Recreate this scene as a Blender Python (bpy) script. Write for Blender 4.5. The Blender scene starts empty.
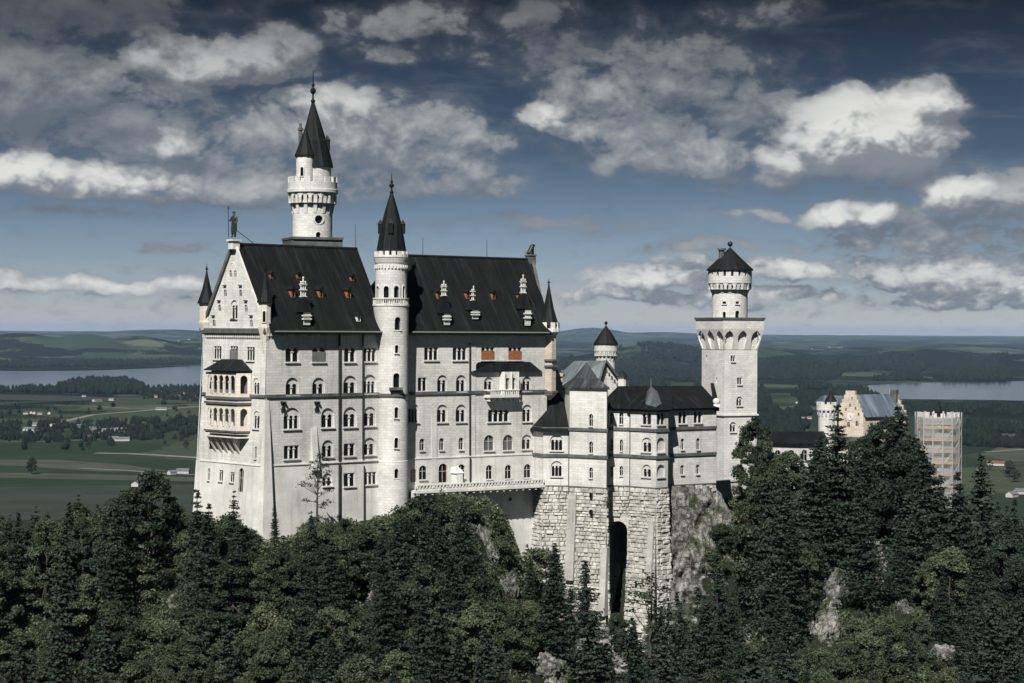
import bpy, bmesh, math, random
from mathutils import Vector, Matrix, noise
from mathutils.geometry import tessellate_polygon
R = math.radians
SC = bpy.context.scene
COL = SC.collection

# ------------------------------------------------------------------ camera
HC, F = 190.0, 2000.0            # eye height above the valley floor, focal length in pixels
EYE_Y, ROLL = 331.0, R(0.30)
PITCH = math.atan((341.5 - EYE_Y) / F)
CAM = Vector((0, 0, HC))
c_f = Vector((0, math.cos(PITCH), -math.sin(PITCH)))
_r0 = Vector((1, 0, 0)); _u0 = Vector((0, math.sin(PITCH), math.cos(PITCH)))
c_r = _r0 * math.cos(ROLL) + _u0 * math.sin(ROLL)
c_u = _u0 * math.cos(ROLL) - _r0 * math.sin(ROLL)
cd = bpy.data.cameras.new('camera'); cam = bpy.data.objects.new('camera', cd); COL.objects.link(cam)
m = Matrix.Identity(4)
for i in range(3):
    m[i][0] = c_r[i]; m[i][1] = c_u[i]; m[i][2] = -c_f[i]; m[i][3] = CAM[i]
cam.matrix_world = m
cd.sensor_width = 36.0; cd.lens = F / 1024 * 36.0
cd.clip_start = 1.0; cd.clip_end = 120000.0
SC.camera = cam

# ------------------------------------------------------------------ sun, sky
SUN_AZ, SUN_EL = R(15), R(47)    # azimuth measured from behind the camera towards the left
s_dir = Vector((-math.sin(SUN_AZ) * math.cos(SUN_EL), -math.cos(SUN_AZ) * math.cos(SUN_EL), math.sin(SUN_EL)))
sl = bpy.data.lights.new('sun', 'SUN'); sl.energy = 5.0; sl.angle = R(0.5); sl.color = (1.0, 0.962, 0.895)
so = bpy.data.objects.new('sun', sl); COL.objects.link(so)
so.rotation_euler = s_dir.to_track_quat('Z', 'Y').to_euler()
SC.view_settings.view_transform = 'Standard'; SC.view_settings.look = 'None'
SC.view_settings.exposure = 0.52; SC.view_settings.gamma = 1.0
SC.view_settings.use_curve_mapping = False
SC.cycles.max_bounces = 5; SC.cycles.diffuse_bounces = 2; SC.cycles.glossy_bounces = 2
SC.cycles.transmission_bounces = 2; SC.cycles.transparent_max_bounces = 8; SC.cycles.volume_bounces = 0
SC.cycles.use_denoising = True
HAZE = 1.35e-5

class NT:
    """small helper for writing node trees"""
    def __init__(s, tree): s.t = tree
    def n(s, typ, **kw):
        nd = s.t.nodes.new(typ)
        for k, v in kw.items(): setattr(nd, k, v)
        return nd
    def put(s, sock, v):
        if hasattr(v, 'is_linked') or hasattr(v, 'node'): s.t.links.new(v, sock)
        elif v is not None: sock.default_value = v
    def m(s, op, a, b=None, c=None, clamp=False):
        nd = s.n('ShaderNodeMath', operation=op, use_clamp=clamp)
        for i, v in enumerate((a, b, c)):
            if v is not None: s.put(nd.inputs[i], v)
        return nd.outputs[0]
    def vm(s, op, a, b=None):
        nd = s.n('ShaderNodeVectorMath', operation=op)
        s.put(nd.inputs[0], a)
        if b is not None: s.put(nd.inputs[1], b)
        return nd.outputs['Value'] if op in ('LENGTH', 'DOT_PRODUCT', 'DISTANCE') else nd.outputs[0]
    def mix(s, f, a, b, mode='MIX'):
        nd = s.n('ShaderNodeMix', data_type='RGBA', blend_type=mode, clamp_factor=True)
        s.put(nd.inputs[0], f); s.put(nd.inputs[6], a); s.put(nd.inputs[7], b)
        return nd.outputs[2]
    def noise(s, vec, scale, detail=4, rough=0.55, dist=0.0, dims='3D'):
        nd = s.n('ShaderNodeTexNoise', noise_dimensions=dims)
        if vec is not None: s.put(nd.inputs['Vector'], vec)
        nd.inputs['Scale'].default_value = scale; nd.inputs['Detail'].default_value = detail
        nd.inputs['Roughness'].default_value = rough; nd.inputs['Distortion'].default_value = dist
        return nd.outputs[0]
    def ramp(s, f, stops, interp='LINEAR'):
        nd = s.n('ShaderNodeValToRGB'); cr = nd.color_ramp; cr.interpolation = interp
        while len(cr.elements) < len(stops): cr.elements.new(0.5)
        for e, (p, c) in zip(cr.elements, stops):
            e.position = p; e.color = (c, c, c, 1) if not hasattr(c, '__len__') else tuple(c) + (1,)
        s.put(nd.inputs[0], f)
        return nd.outputs[0]
    def smooth(s, v, a, b, lo=0.0, hi=1.0):
        nd = s.n('ShaderNodeMapRange', interpolation_type='SMOOTHSTEP')
        s.put(nd.inputs[0], v)
        for i, q in zip((1, 2, 3, 4), (a, b, lo, hi)): nd.inputs[i].default_value = q
        return nd.outputs[0]
    def xyz(s, x=0.0, y=0.0, z=0.0):
        nd = s.n('ShaderNodeCombineXYZ')
        for i, v in enumerate((x, y, z)): s.put(nd.inputs[i], v)
        return nd.outputs[0]

W = bpy.data.worlds.new('World'); SC.world = W; W.use_nodes = True
W.node_tree.nodes.clear()
# clouds: centre x, centre y, half width, half height (hundredths of a degree-ish sky units), weight
CLOUDS = [(862, 136, 88, 42, 1.55, 1.0), (905, 110, 54, 24, 1.1, 1.0), (800, 158, 64, 24, .85, .85), (690, 155, 120, 24, .75, .5), (600, 95, 62, 34, .68, .48), (546, 118, 26, 18, .95, .95), (590, 127, 74, 18, .68, .58), (668, 70, 74, 40, .56, .36),
          (740, 80, 64, 34, .5, .35), (650, 130, 140, 34, .58, .3), (90, 184, 115, 20, 1.0, .92), (30, 178, 54, 20, .95, .95), (240, 190, 160, 20, .72, .45), (350, 135, 150, 42, .78, .55), (455, 150, 60, 42, .62, .5), (330, 112, 64, 22, .85, .75),
          (215, 68, 104, 28, .82, .62), (275, 55, 54, 22, .75, .55), (160, 95, 80, 16, .62, .5), (410, 28, 104, 20, .55, .5), (410, 55, 94, 14, .45, .4), (30, 95, 120, 48, .78, .22), (180, 147, 34, 12, .8, .75), (60, 22, 190, 44, .55, .10), (140, 130, 150, 40, .55, .2), (300, 172, 200, 34, .55, .25), (600, 60, 110, 50, .5, .3), (720, 120, 130, 60, .5, .25), (930, 225, 130, 50, .5, .25), (620, 292, 110, 10, .6, .75), (760, 296, 120, 10, .6, .75), (950, 300, 110, 10, .65, .7), (330, 300, 160, 8, .5, .6), (720, 246, 90, 8, .5, .35), (500, 20, 120, 20, .42, .25), (760, 20, 60, 20, .4, .3), (900, 182, 170, 14, .5, .15), (760, 182, 120, 12, .45, .25),
          (640, 277, 80, 15, .8, .9), (700, 262, 50, 9, .6, .8), (795, 268, 64, 14, .8, .9), (828, 216, 40, 11, .9, .95), (868, 212, 22, 11, .9, .95), (944, 196, 38, 16, 1.0, 1.0), (1010, 196, 66, 22, .75, .5), (930, 272, 110, 20, .82, .75), (1015, 285, 84, 20, .88, .85),
          (880, 242, 100, 14, .55, .45), (100, 290, 110, 9, .75, .85), (185, 284, 34, 10, .7, .9), (12, 286, 24, 9, .75, .9), (470, 185, 70, 14, .52, .4), (560, 222, 120, 10, .42, .25), (750, 215, 40, 8, .52, .5), (180, 248, 40, 6, .5, .2), (90, 216, 90, 8, .45, .3)]
def cloud_group():
    g = bpy.data.node_groups.new('cloud_density', 'ShaderNodeTree')
    g.interface.new_socket('P', in_out='INPUT', socket_type='NodeSocketVector')
    g.interface.new_socket('D', in_out='OUTPUT', socket_type='NodeSocketFloat'); g.interface.new_socket('B', in_out='OUTPUT', socket_type='NodeSocketFloat')
    t = NT(g); gi = t.n('NodeGroupInput'); go = t.n('NodeGroupOutput'); P = gi.outputs[0]
    sp = t.n('ShaderNodeSeparateXYZ'); t.put(sp.inputs[0], P)
    k = t.smooth(sp.outputs[1], 0.5, 1.6)
    st = t.vm('MULTIPLY', P, (1.0, 1.45, 1.0))
    n1 = t.noise(st, 1.75, 10, 0.62, 0.3); nb = t.noise(t.vm('MULTIPLY', P, (1.0, 1.9, 1.0)), 4.2, 8, 0.6, 0.3)
    n1 = t.m('ADD', t.m('MULTIPLY', n1, k), t.m('MULTIPLY', nb, t.m('SUBTRACT', 1.0, k)))
    n0 = t.noise(st, 0.62, 2, 0.5)
    wob = t.n('ShaderNodeTexNoise'); t.put(wob.inputs['Vector'], st); wob.inputs['Scale'].default_value = 1.5; wob.inputs['Detail'].default_value = 3
    off = t.vm('MULTIPLY', t.vm('SUBTRACT', wob.outputs['Color'], (.5, .5, .5)), (.62, .34, 0))
    Q = t.vm('ADD', P, off)
    tot = bri = None
    for (x, y, rx, ry, w, bb) in CLOUDS:
        c = ((x - 512) / 100, (331 - y) / 100, 0)
        d = t.vm('MULTIPLY', t.vm('SUBTRACT', Q, c), (100 / (rx * 1.25), 100 / (ry * 1.35), 0))
        l = t.vm('DOT_PRODUCT', d, d)
        u = t.m('MULTIPLY_ADD', l, -1.0, 1.0, clamp=True); v = t.m('MULTIPLY', u, w)
        tot = v if tot is None else t.m('MAXIMUM', tot, v)
        ub = t.m('MULTIPLY', t.m('SQRT', u), bb); bri = ub if bri is None else t.m('MAXIMUM', bri, ub)
    pw = t.vm('ADD', t.vm('MULTIPLY', P, (1.0, 1.25, 1.0)), t.vm('MULTIPLY', t.vm('SUBTRACT', wob.outputs['Color'], (.5, .5, .5)), (.5, .5, 0)))
    bil = None
    for sc_, am in ((2.6, .5), (5.6, .32), (12.0, .2)):
        vo = t.n('ShaderNodeTexVoronoi', feature='SMOOTH_F1', voronoi_dimensions='2D'); vo.inputs['Scale'].default_value = sc_; vo.inputs['Smoothness'].default_value = .25; t.put(vo.inputs['Vector'], pw)
        a = t.m('MULTIPLY', t.m('SUBTRACT', .42, vo.outputs['Distance']), am * 1.9); bil = a if bil is None else t.m('ADD', bil, a)
    bil = t.m('MULTIPLY', bil, t.m('MULTIPLY', bri, .52))
    amp = t.m('MULTIPLY_ADD', bri, -.48, 1.42)
    base = t.m('ADD', t.m('ADD', t.m('MULTIPLY', tot, 0.95), bil), t.m('MULTIPLY', t.m('SUBTRACT', n1, 0.5), amp))
    base = t.m('ADD', base, t.m('MULTIPLY', t.m('SUBTRACT', n0, 0.5), 0.35))
    t.put(go.inputs[0], base); t.put(go.inputs[1], bri)
    return g
def build_world():
    t = NT(W.node_tree)
    out = t.n('ShaderNodeOutputWorld'); bg = t.n('ShaderNodeBackground')
    sky = t.n('ShaderNodeTexSky', sky_type='NISHITA', sun_disc=False)
    sky.sun_elevation = SUN_EL; sky.sun_rotation = math.pi + SUN_AZ
    sky.altitude = 1000; sky.air_density = 1.0; sky.dust_density = 0.4; sky.ozone_density = 2.0
    tc = t.n('ShaderNodeTexCoord'); sx = t.n('ShaderNodeSeparateXYZ'); t.put(sx.inputs[0], tc.outputs['Generated'])
    az = t.m('ARCTAN2', sx.outputs[0], sx.outputs[1]); el = t.m('ARCSINE', sx.outputs[2])
    P = t.xyz(t.m('MULTIPLY', az, 20.0), t.m('MULTIPLY', el, 20.0), 0.0)   # 1 unit = 0.05 rad
    g = cloud_group()
    g1 = t.n('ShaderNodeGroup'); g1.node_tree = g; t.put(g1.inputs[0], P)
    g2 = t.n('ShaderNodeGroup'); g2.node_tree = g; t.put(g2.inputs[0], t.vm('ADD', P, (-0.08, 0.19, 0)))
    d1, d2 = g1.outputs[0], g2.outputs[0]
    cov = t.m('MAXIMUM', t.smooth(d1, 0.23, 0.46), t.m('MULTIPLY', t.smooth(d1, -.02, .6), .65))
    lit = t.smooth(t.m('SUBTRACT', d1, d2), -0.30, 0.46)
    thick = t.smooth(d1, 0.25, 0.95)
    lum = t.m('MULTIPLY', t.m('MULTIPLY', t.m('MULTIPLY_ADD', lit, .82, .18), t.m('MULTIPLY_ADD', thick, 0.5, 0.5)), t.m('MULTIPLY_ADD', g1.outputs[1], 1.05, .06))
    e20 = t.m('MULTIPLY', el, 20.0)
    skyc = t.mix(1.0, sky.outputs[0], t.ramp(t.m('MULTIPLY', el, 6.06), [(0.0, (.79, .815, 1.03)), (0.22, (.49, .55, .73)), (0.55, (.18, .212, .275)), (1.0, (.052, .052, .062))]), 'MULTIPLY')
    hi = t.smooth(e20, 1.6, 3.3)
    shade = t.mix(hi, (1.7, 2.1, 2.7, 1), (.68, .82, 1.06, 1))
    bright = t.mix(hi, (11.0, 11.0, 10.6, 1), (11.2, 11.2, 10.8, 1))
    topdim = t.smooth(e20, 2.2, 3.3, 1.0, 0.62)
    cl = t.mix(t.m('MULTIPLY', lum, topdim), shade, bright)
    col = t.mix(t.m('MULTIPLY', cov, 0.93), skyc, cl)
    wn = t.noise(t.vm('MULTIPLY', P, (.55, 2.2, 1)), 1.3, 6, .6, .4)
    wisp = t.m('MULTIPLY', t.smooth(wn, .50, .78), t.m('MULTIPLY', t.smooth(e20, .1, .6), .42))
    col = t.mix(wisp, col, t.mix(hi, (3.6, 4.0, 4.6, 1), (1.3, 1.5, 1.9, 1)))
    # overhead and far to the sides (outside the picture): sky dimmed to cut fill light
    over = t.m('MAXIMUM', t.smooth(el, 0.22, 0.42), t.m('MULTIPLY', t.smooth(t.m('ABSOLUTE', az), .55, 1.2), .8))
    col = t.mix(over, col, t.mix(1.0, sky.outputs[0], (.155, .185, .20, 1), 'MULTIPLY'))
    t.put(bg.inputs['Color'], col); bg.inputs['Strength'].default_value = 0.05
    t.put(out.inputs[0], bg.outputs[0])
build_world()

# ------------------------------------------------------------------ picture geometry helpers
def ray(px, py): return c_f + c_r * ((px - 512) / F) + c_u * ((341.5 - py) / F)
def at(px, py, Y):
    d = ray(px, py); return CAM + d * (Y / d.y)
def zat(px, py, Y): return at(px, py, Y).z
def plan(px, Y, py=400): p = at(px, py, Y); return Vector((p.x, p.y, 0))
def proj(p):
    d = p - CAM; k = d.dot(c_f)
    return 512 + F * d.dot(c_r) / k, 341.5 - F * d.dot(c_u) / k

# ------------------------------------------------------------------ materials
def pbsdf(name):
    mt = bpy.data.materials.new(name); mt.use_nodes = True
    t = NT(mt.node_tree); b = mt.node_tree.nodes['Principled BSDF']
    return mt, t, b
def simple(name, col, rough=.7, metal=0.0, spec=.3, var=.0, vs=.6, bump=0, bs=3.0):
    mt, t, b = pbsdf(name)
    b.inputs['Roughness'].default_value = rough; b.inputs['Metallic'].default_value = metal
    b.inputs['Specular IOR Level'].default_value = spec
    c = tuple(col) + (1,)
    g = t.n('ShaderNodeNewGeometry')
    if var:
        n = t.noise(g.outputs['Position'], vs, 5, .6)
        lo = tuple(x * (1 - var) for x in col) + (1,); hi = tuple(min(1, x * (1 + var)) for x in col) + (1,)
        t.put(b.inputs['Base Color'], t.mix(t.smooth(n, .3, .7), lo, hi))
    else: b.inputs['Base Color'].default_value = c
    if bump:
        bp = t.n('ShaderNodeBump'); bp.inputs['Strength'].default_value = bump; bp.inputs['Distance'].default_value = .1
        t.put(bp.inputs['Height'], t.noise(g.outputs['Position'], bs, 5, .6)); t.put(b.inputs['Normal'], bp.outputs[0])
    return mt
def masonry(name, col, bw=1.15, bh=.42, mortar=.018, contrast=.12, stain=.16, bump=.35, streak=.12):
    mt, t, b = pbsdf(name)
    uv = t.n('ShaderNodeUVMap').outputs[0]; g = t.n('ShaderNodeNewGeometry').outputs['Position']
    br = t.n('ShaderNodeTexBrick'); t.put(br.inputs['Vector'], uv)
    br.inputs['Scale'].default_value = 1; br.inputs['Brick Width'].default_value = bw; br.inputs['Row Height'].default_value = bh
    br.inputs['Mortar Size'].default_value = mortar; br.inputs['Mortar Smooth'].default_value = .3; br.inputs['Bias'].default_value = 0
    k = contrast
    br.inputs['Color1'].default_value = tuple(x * (1 - k) for x in col) + (1,)
    br.inputs['Color2'].default_value = tuple(x * (1 + k * .7) for x in col) + (1,)
    br.inputs['Mortar'].default_value = tuple(x * .72 for x in col) + (1,)
    n1 = t.smooth(t.noise(g, .16, 6, .62), .28, .72, 1 - stain, 1 + stain * .45)
    sv = t.vm('MULTIPLY', g, (1.3, 1.3, .09))
    n2 = t.smooth(t.noise(sv, 1.0, 4, .6), .45, .8, 1.0, 1 - streak)
    n3 = t.smooth(t.noise(g, 3.0, 5, .7), .25, .75, .93, 1.05)
    tot = t.m('MULTIPLY', t.m('MULTIPLY', n1, n2), n3)
    cc = t.n('ShaderNodeCombineColor')
    for i, w in enumerate((1.0, 1.0, 1.0)): t.put(cc.inputs[i], t.m('MULTIPLY', tot, w))
    t.put(b.inputs['Base Color'], t.mix(1.0, br.outputs['Color'], cc.outputs[0], 'MULTIPLY'))
    b.inputs['Roughness'].default_value = .85; b.inputs['Specular IOR Level'].default_value = .2
    bp = t.n('ShaderNodeBump'); bp.inputs['Strength'].default_value = bump; bp.inputs['Distance'].default_value = .06
    h = t.m('SUBTRACT', t.m('MULTIPLY', t.noise(g, 2.2, 6, .7), .9), br.outputs['Fac'])
    t.put(bp.inputs['Height'], h); t.put(b.inputs['Normal'], bp.outputs[0])
    return mt
def seam_roof(name, col, rough=.5, pitch=.7, streak=.5, light=(.16, .18, .19), lightamt=.0, spec=.35):
    mt, t, b = pbsdf(name)
    uv = t.n('ShaderNodeUVMap').outputs[0]
    s = t.n('ShaderNodeSeparateXYZ'); t.put(s.inputs[0], uv)
    saw = t.m('FRACT', t.m('DIVIDE', s.outputs[0], pitch))
    rib = t.smooth(t.m('ABSOLUTE', t.m('SUBTRACT', saw, .5)), .40, .5)
    n = t.noise(t.vm('MULTIPLY', uv, (1.2, .10, 1)), 1.0, 5, .65)
    n2 = t.noise(uv, .35, 4, .6)
    f = t.smooth(t.m('ADD', t.m('MULTIPLY', n, .7), t.m('MULTIPLY', n2, .3)), .32, .70)
    c = t.mix(f, tuple(x * (1 - streak) for x in col) + (1,), tuple(x * (1 + streak) for x in col) + (1,))
    if lightamt: c = t.mix(t.m('MULTIPLY', t.smooth(n, .52, .75), lightamt), c, tuple(light) + (1,))
    c = t.mix(t.m('MULTIPLY', rib, .55), c, tuple(x * .45 for x in col) + (1,))
    t.put(b.inputs['Base Color'], c); b.inputs['Roughness'].default_value = rough; b.inputs['Specular IOR Level'].default_value = spec
    bp = t.n('ShaderNodeBump'); bp.inputs['Strength'].default_value = .5; bp.inputs['Distance'].default_value = .06
    t.put(bp.inputs['Height'], rib); t.put(b.inputs['Normal'], bp.outputs[0])
    return mt
M = {}
M['stone'] = masonry('limestone_ashlar', (.60, .595, .575), contrast=.10, stain=.18, streak=.27)
M['plinth'] = masonry('limestone_render', (.61, .605, .585), bw=2.4, bh=1.2, mortar=.006, contrast=.05, stain=.22, bump=.2, streak=.24)
M['tower_stone'] = masonry('tower_ashlar', (.60, .595, .58), bw=.95, bh=.42, contrast=.10, bump=.5)
M['pier'] = masonry('weathered_pier_stone', (.40, .395, .375), bw=1.8, bh=.6, mortar=.012, contrast=.10, stain=.25, bump=.4, streak=.3)
M['warm'] = masonry('warm_sandstone', (.52, .455, .385), contrast=.14)
M['loggia'] = masonry('loggia_sandstone', (.66, .61, .54), contrast=.08)
M['trim'] = simple('trim_stone', (.58, .575, .55), .8, var=.14, vs=.8)
M['cornice'] = simple('weathered_cornice', (.085, .09, .09), .85, var=.3, vs=.7)  # one dark grey for cornices, string courses and copings
M['rustic'] = simple('rough_block_stone', (.40, .392, .365), .9, var=.34, vs=.8, bump=.9, bs=2.6)
M['mortar'] = simple('block_joint', (.20, .20, .185), .95, var=.2)
M['roof'] = seam_roof('dark_sheet_roof', (.0075, .0088, .0092), .7, .72, .45, light=(.032, .036, .038), lightamt=.45, spec=.14)
M['spire'] = seam_roof('dark_spire_sheet', (.009, .011, .0115), .62, .45, .4, light=(.05, .055, .058), lightamt=.35, spec=.14)
M['dull_roof'] = seam_roof('dull_sheet_roof', (.028, .032, .035), .5, .7, .4, light=(.15, .165, .175), lightamt=.6)
M['metal_roof'] = seam_roof('pale_sheet_roof', (.105, .125, .135), .42, .8, .4, light=(.24, .26, .27), lightamt=.5)
M['slate_blue'] = seam_roof('blue_sheet_roof', (.09, .115, .15), .4, .7, .35, light=(.26, .3, .34), lightamt=.6)
M['iron'] = simple('dark_iron', (.02, .024, .024), .5, .6, .4, var=.3)
M['bronze'] = simple('patinated_bronze', (.035, .045, .042), .5, .5, .4, var=.35, vs=3)
M['pipe'] = simple('drain_pipe_paint', (.022, .026, .027), .5, .2)
M['gutter'] = simple('zinc_gutter', (.22, .22, .21), .5, .3)
M['wood'] = simple('orange_shutter_wood', (.25, .10, .048), .6, var=.35, vs=4)
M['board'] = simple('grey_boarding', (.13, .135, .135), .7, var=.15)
M['glass_grey'] = simple('lit_glass', (.10, .105, .105), .25, spec=.5)  # evenly grey panes, paler than the other window glass
def glassmat():
    mt, t, b = pbsdf('window_glass')
    b.inputs['Base Color'].default_value = (.006, .0075, .009, 1); b.inputs['Roughness'].default_value = .12
    b.inputs['Specular IOR Level'].default_value = .35
    g = t.n('ShaderNodeNewGeometry')
    bp = t.n('ShaderNodeBump'); bp.inputs['Strength'].default_value = .25; bp.inputs['Distance'].default_value = .1
    t.put(bp.inputs['Height'], t.noise(g.outputs['Position'], 1.3, 2)); t.put(b.inputs['Normal'], bp.outputs[0])
    return mt
M['glass'] = glassmat()
M['gold'] = simple('gilt_copper', (.05, .055, .05), .4, .7)

# ------------------------------------------------------------------ mesh builder and objects
ORG = {}
class MB:
    def __init__(s): s.bm = bmesh.new(); s.uv = s.bm.loops.layers.uv.new('UVMap'); s.mi = 0
    def face(s, pts, uvs=None, smooth=False):
        pts = [Vector(p) for p in pts]
        vs = [s.bm.verts.new(p) for p in pts]
        f = s.bm.faces.new(vs); f.material_index = s.mi; f.smooth = smooth
        if uvs is None:
            n = Vector((0, 0, 0))
            for i in range(len(pts)):
                a, b = pts[i], pts[(i + 1) % len(pts)]
                n += a.cross(b)
            if n.length < 1e-9: n = Vector((0, 0, 1))
            n.normalize()
            h = Vector((0, 0, 1)).cross(n)
            h = Vector((1, 0, 0)) if h.length < .05 else h.normalized()
            v = n.cross(h); uvs = [(p.dot(h), p.dot(v)) for p in pts]
        for l, q in zip(f.loops, uvs): l[s.uv].uv = q
        return f
    def hexa(s, b, t):
        """solid between 4 bottom points (ccw from above) and 4 top points"""
        s.face(b[::-1]); s.face(t)
        for i in range(4):
            j = (i + 1) % 4; s.face([b[i], b[j], t[j], t[i]])
    def cheeks(s, b, t):
        """solid whose first side keeps material 0 and whose other sides are clad in material 1"""
        s.face([b[0], b[1], t[1], t[0]]); s.face(t); s.mi = 1
        for i in (1, 2, 3): j = (i + 1) % 4; s.face([b[i], b[j], t[j], t[i]])
        s.mi = 0
    def box(s, o, ex, ey, ez):
        """o = corner, three edge vectors"""
        o, ex, ey, ez = map(Vector, (o, ex, ey, ez))
        if ex.cross(ey).dot(ez) < 0: ex, ey = ey, ex
        b = [o, o + ex, o + ex + ey, o + ey]
        s.hexa(b, [p + ez for p in b])
    def cbox(s, c, sx, sy, sz, rz=0.0):
        a = Vector((math.cos(rz), math.sin(rz), 0)); b = Vector((-a.y, a.x, 0))
        s.box(Vector(c) - a * sx / 2 - b * sy / 2 - Vector((0, 0, sz / 2)), a * sx, b * sy, Vector((0, 0, sz)))
    def prism(s, pts, z0, z1, cap=True, grow=0.0):
        """vertical prism on a plan polygon (ccw from above)"""
        n = len(pts); c = sum((Vector(p) for p in pts), Vector((0, 0, 0))) / n
        lo = [Vector((p[0], p[1], z0)) for p in pts]
        hi = [Vector((p[0], p[1], z1)) + (Vector((p[0] - c.x, p[1] - c.y, 0)) * grow) for p in pts]
        for i in range(n):
            j = (i + 1) % n; s.face([lo[i], lo[j], hi[j], hi[i]])
        if cap: s.face(hi); s.face(lo[::-1])
    def lathe(s, c, prof, n=32, cap=True, smooth=False, a0=0.0, centres=None, weld=True):
        """prof: list of (radius, z) from bottom to top"""
        rings = []
        for k, (r, z) in enumerate(prof):
            cc = centres[k] if centres else c
            rings.append([s.bm.verts.new((cc[0] + r * math.cos(a0 + 2 * math.pi * i / n), cc[1] + r * math.sin(a0 + 2 * math.pi * i / n), z)) for i in range(n)])
        rm = max(p[0] for p in prof)
        for k in range(len(prof) - 1):
            for i in range(n):
                j = (i + 1) % n
                f = s.bm.faces.new((rings[k][i], rings[k][j], rings[k + 1][j], rings[k + 1][i]))
                f.material_index = s.mi; f.smooth = smooth
                du = 2 * math.pi * rm / n
                zz0 = prof[k][1]; zz1 = prof[k + 1][1]
                if abs(zz1 - zz0) < .05: zz1 = zz0 + abs(prof[k][0] - prof[k + 1][0])
                for l, q in zip(f.loops, ((i * du, zz0), ((i + 1) * du, zz0), ((i + 1) * du, zz1), (i * du, zz1))): l[s.uv].uv = q
        if cap:
            for rg in (rings[0][::-1], rings[-1]):
                f = s.bm.faces.new(rg); f.material_index = s.mi
                for l in f.loops: l[s.uv].uv = (l.vert.co.x, l.vert.co.y)
    def tube(s, p, q, r0, r1=None, n=7):
        p, q = Vector(p), Vector(q); r1 = r0 if r1 is None else r1
        d = (q - p).normalized(); a = d.orthogonal().normalized(); b = d.cross(a)
        A = [p + (a * math.cos(2 * math.pi * i / n) + b * math.sin(2 * math.pi * i / n)) * r0 for i in range(n)]
        B = [q + (a * math.cos(2 * math.pi * i / n) + b * math.sin(2 * math.pi * i / n)) * r1 for i in range(n)]
        for i in range(n):
            j = (i + 1) % n; s.face([A[i], A[j], B[j], B[i]], smooth=True)
        s.face(A[::-1]); s.face(B)
    def ball(s, c, r, n=10, sz=1.0):
        prof = [(max(r * math.sin(math.pi * k / 8), .002), c[2] - r * sz * math.cos(math.pi * k / 8)) for k in range(9)]
        s.lathe(c, prof, n, cap=True)
    def build(s, name, mats, parent=None, org=None):
        me = bpy.data.meshes.new(name)
        if org is None: org = ORG[parent.name] if parent is not None else Vector((0, 0, 0))
        org = Vector(org)
        for v in s.bm.verts: v.co -= org
        s.bm.to_mesh(me); s.bm.free()
        for mt in (mats if isinstance(mats, (list, tuple)) else [mats]): me.materials.append(mt if not isinstance(mt, str) else M[mt])
        o = bpy.data.objects.new(name, me); COL.objects.link(o)
        if parent is not None: o.parent = parent
        else: o.location = org
        ORG[o.name] = org
        return o
def tag(o, label=None, cat=None, group=None, kind=None):
    for k, v in (('label', label), ('category', cat), ('group', group), ('kind', kind)):
        if v: o[k] = v
    return o
def thing(name, loc, label, cat, group=None):
    o = bpy.data.objects.new(name, None); COL.objects.link(o); o.location = loc; o.empty_display_size = .5
    ORG[o.name] = Vector(loc); return tag(o, label, cat, group)

class Pl:
    """wall plane seen from outside: bottom left, bottom right, top left corner"""
    def __init__(s, bl, br, tl):
        s.o = Vector(bl); s.ex = (Vector(br) - s.o).normalized()
        u = Vector(tl) - s.o; u -= s.ex * u.dot(s.ex); s.up = u.normalized(); s.n = s.ex.cross(s.up)
    def P(s, a, b, d=0.0): return s.o + s.ex * a + s.up * b - s.n * d
    def loc(s, p): d = Vector(p) - s.o; return d.dot(s.ex), d.dot(s.up)
    def uv(s, px, py):
        d = ray(px, py); k = (s.o - CAM).dot(s.n) / d.dot(s.n); return s.loc(CAM + d * k)
def arch(cx, v0, w, h, n=8, pointed=False):
    h = max(h, w * .55); sp = v0 + h - (w / 2 if not pointed else w * .85)
    pts = [(cx - w / 2, v0), (cx + w / 2, v0)]
    if pointed:
        for k in range(n + 1):
            a = k / n * (R(58)); pts.append((cx - w / 2 + w * math.cos(a) * 1.0, sp + w * math.sin(a)))
        top = sp + w * math.sin(R(60)); pts = [p for p in pts if p[0] >= cx - 1e-6 or p[1] == v0]
        pts.append((cx, top))
        right = [p for p in pts[2:-1]]
        for p in right[::-1]: pts.append((2 * cx - p[0], p[1]))
    else:
        for k in range(n + 1):
            a = math.pi * k / n; pts.append((cx + w / 2 * math.cos(a), sp + w / 2 * math.sin(a)))
    out = []
    for p in pts:
        if not out or (abs(p[0] - out[-1][0]) + abs(p[1] - out[-1][1])) > 1e-4: out.append(p)
    if abs(out[0][0] - out[-1][0]) + abs(out[0][1] - out[-1][1]) < 1e-4: out.pop()
    return out
def rect(cx, v0, w, h): return [(cx - w / 2, v0), (cx + w / 2, v0), (cx + w / 2, v0 + h), (cx - w / 2, v0 + h)]
def holed(mb, pl, outline, holes, depth=0.0):
    polys = [[Vector((a, b, 0)) for a, b in outline]] + [[Vector((a, b, 0)) for a, b in h] for h in holes]
    flat = [p for q in polys for p in q]
    for tri in tessellate_polygon(polys):
        q = [flat[i] for i in tri]
        ar = (q[1] - q[0]).cross(q[2] - q[0]).z
        if abs(ar) < 1e-7: continue
        if ar < 0: q = q[::-1]
        mb.face([pl.P(v.x, v.y, depth) for v in q], [(v.x, v.y) for v in q])
def reveal(mb, pl, poly, d0, d1):
    n = len(poly)
    for i in range(n):
        a, b = poly[i], poly[(i + 1) % n]
        mb.face([pl.P(a[0], a[1], d0), pl.P(a[0], a[1], d1), pl.P(b[0], b[1], d1), pl.P(b[0], b[1], d0)])
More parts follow.
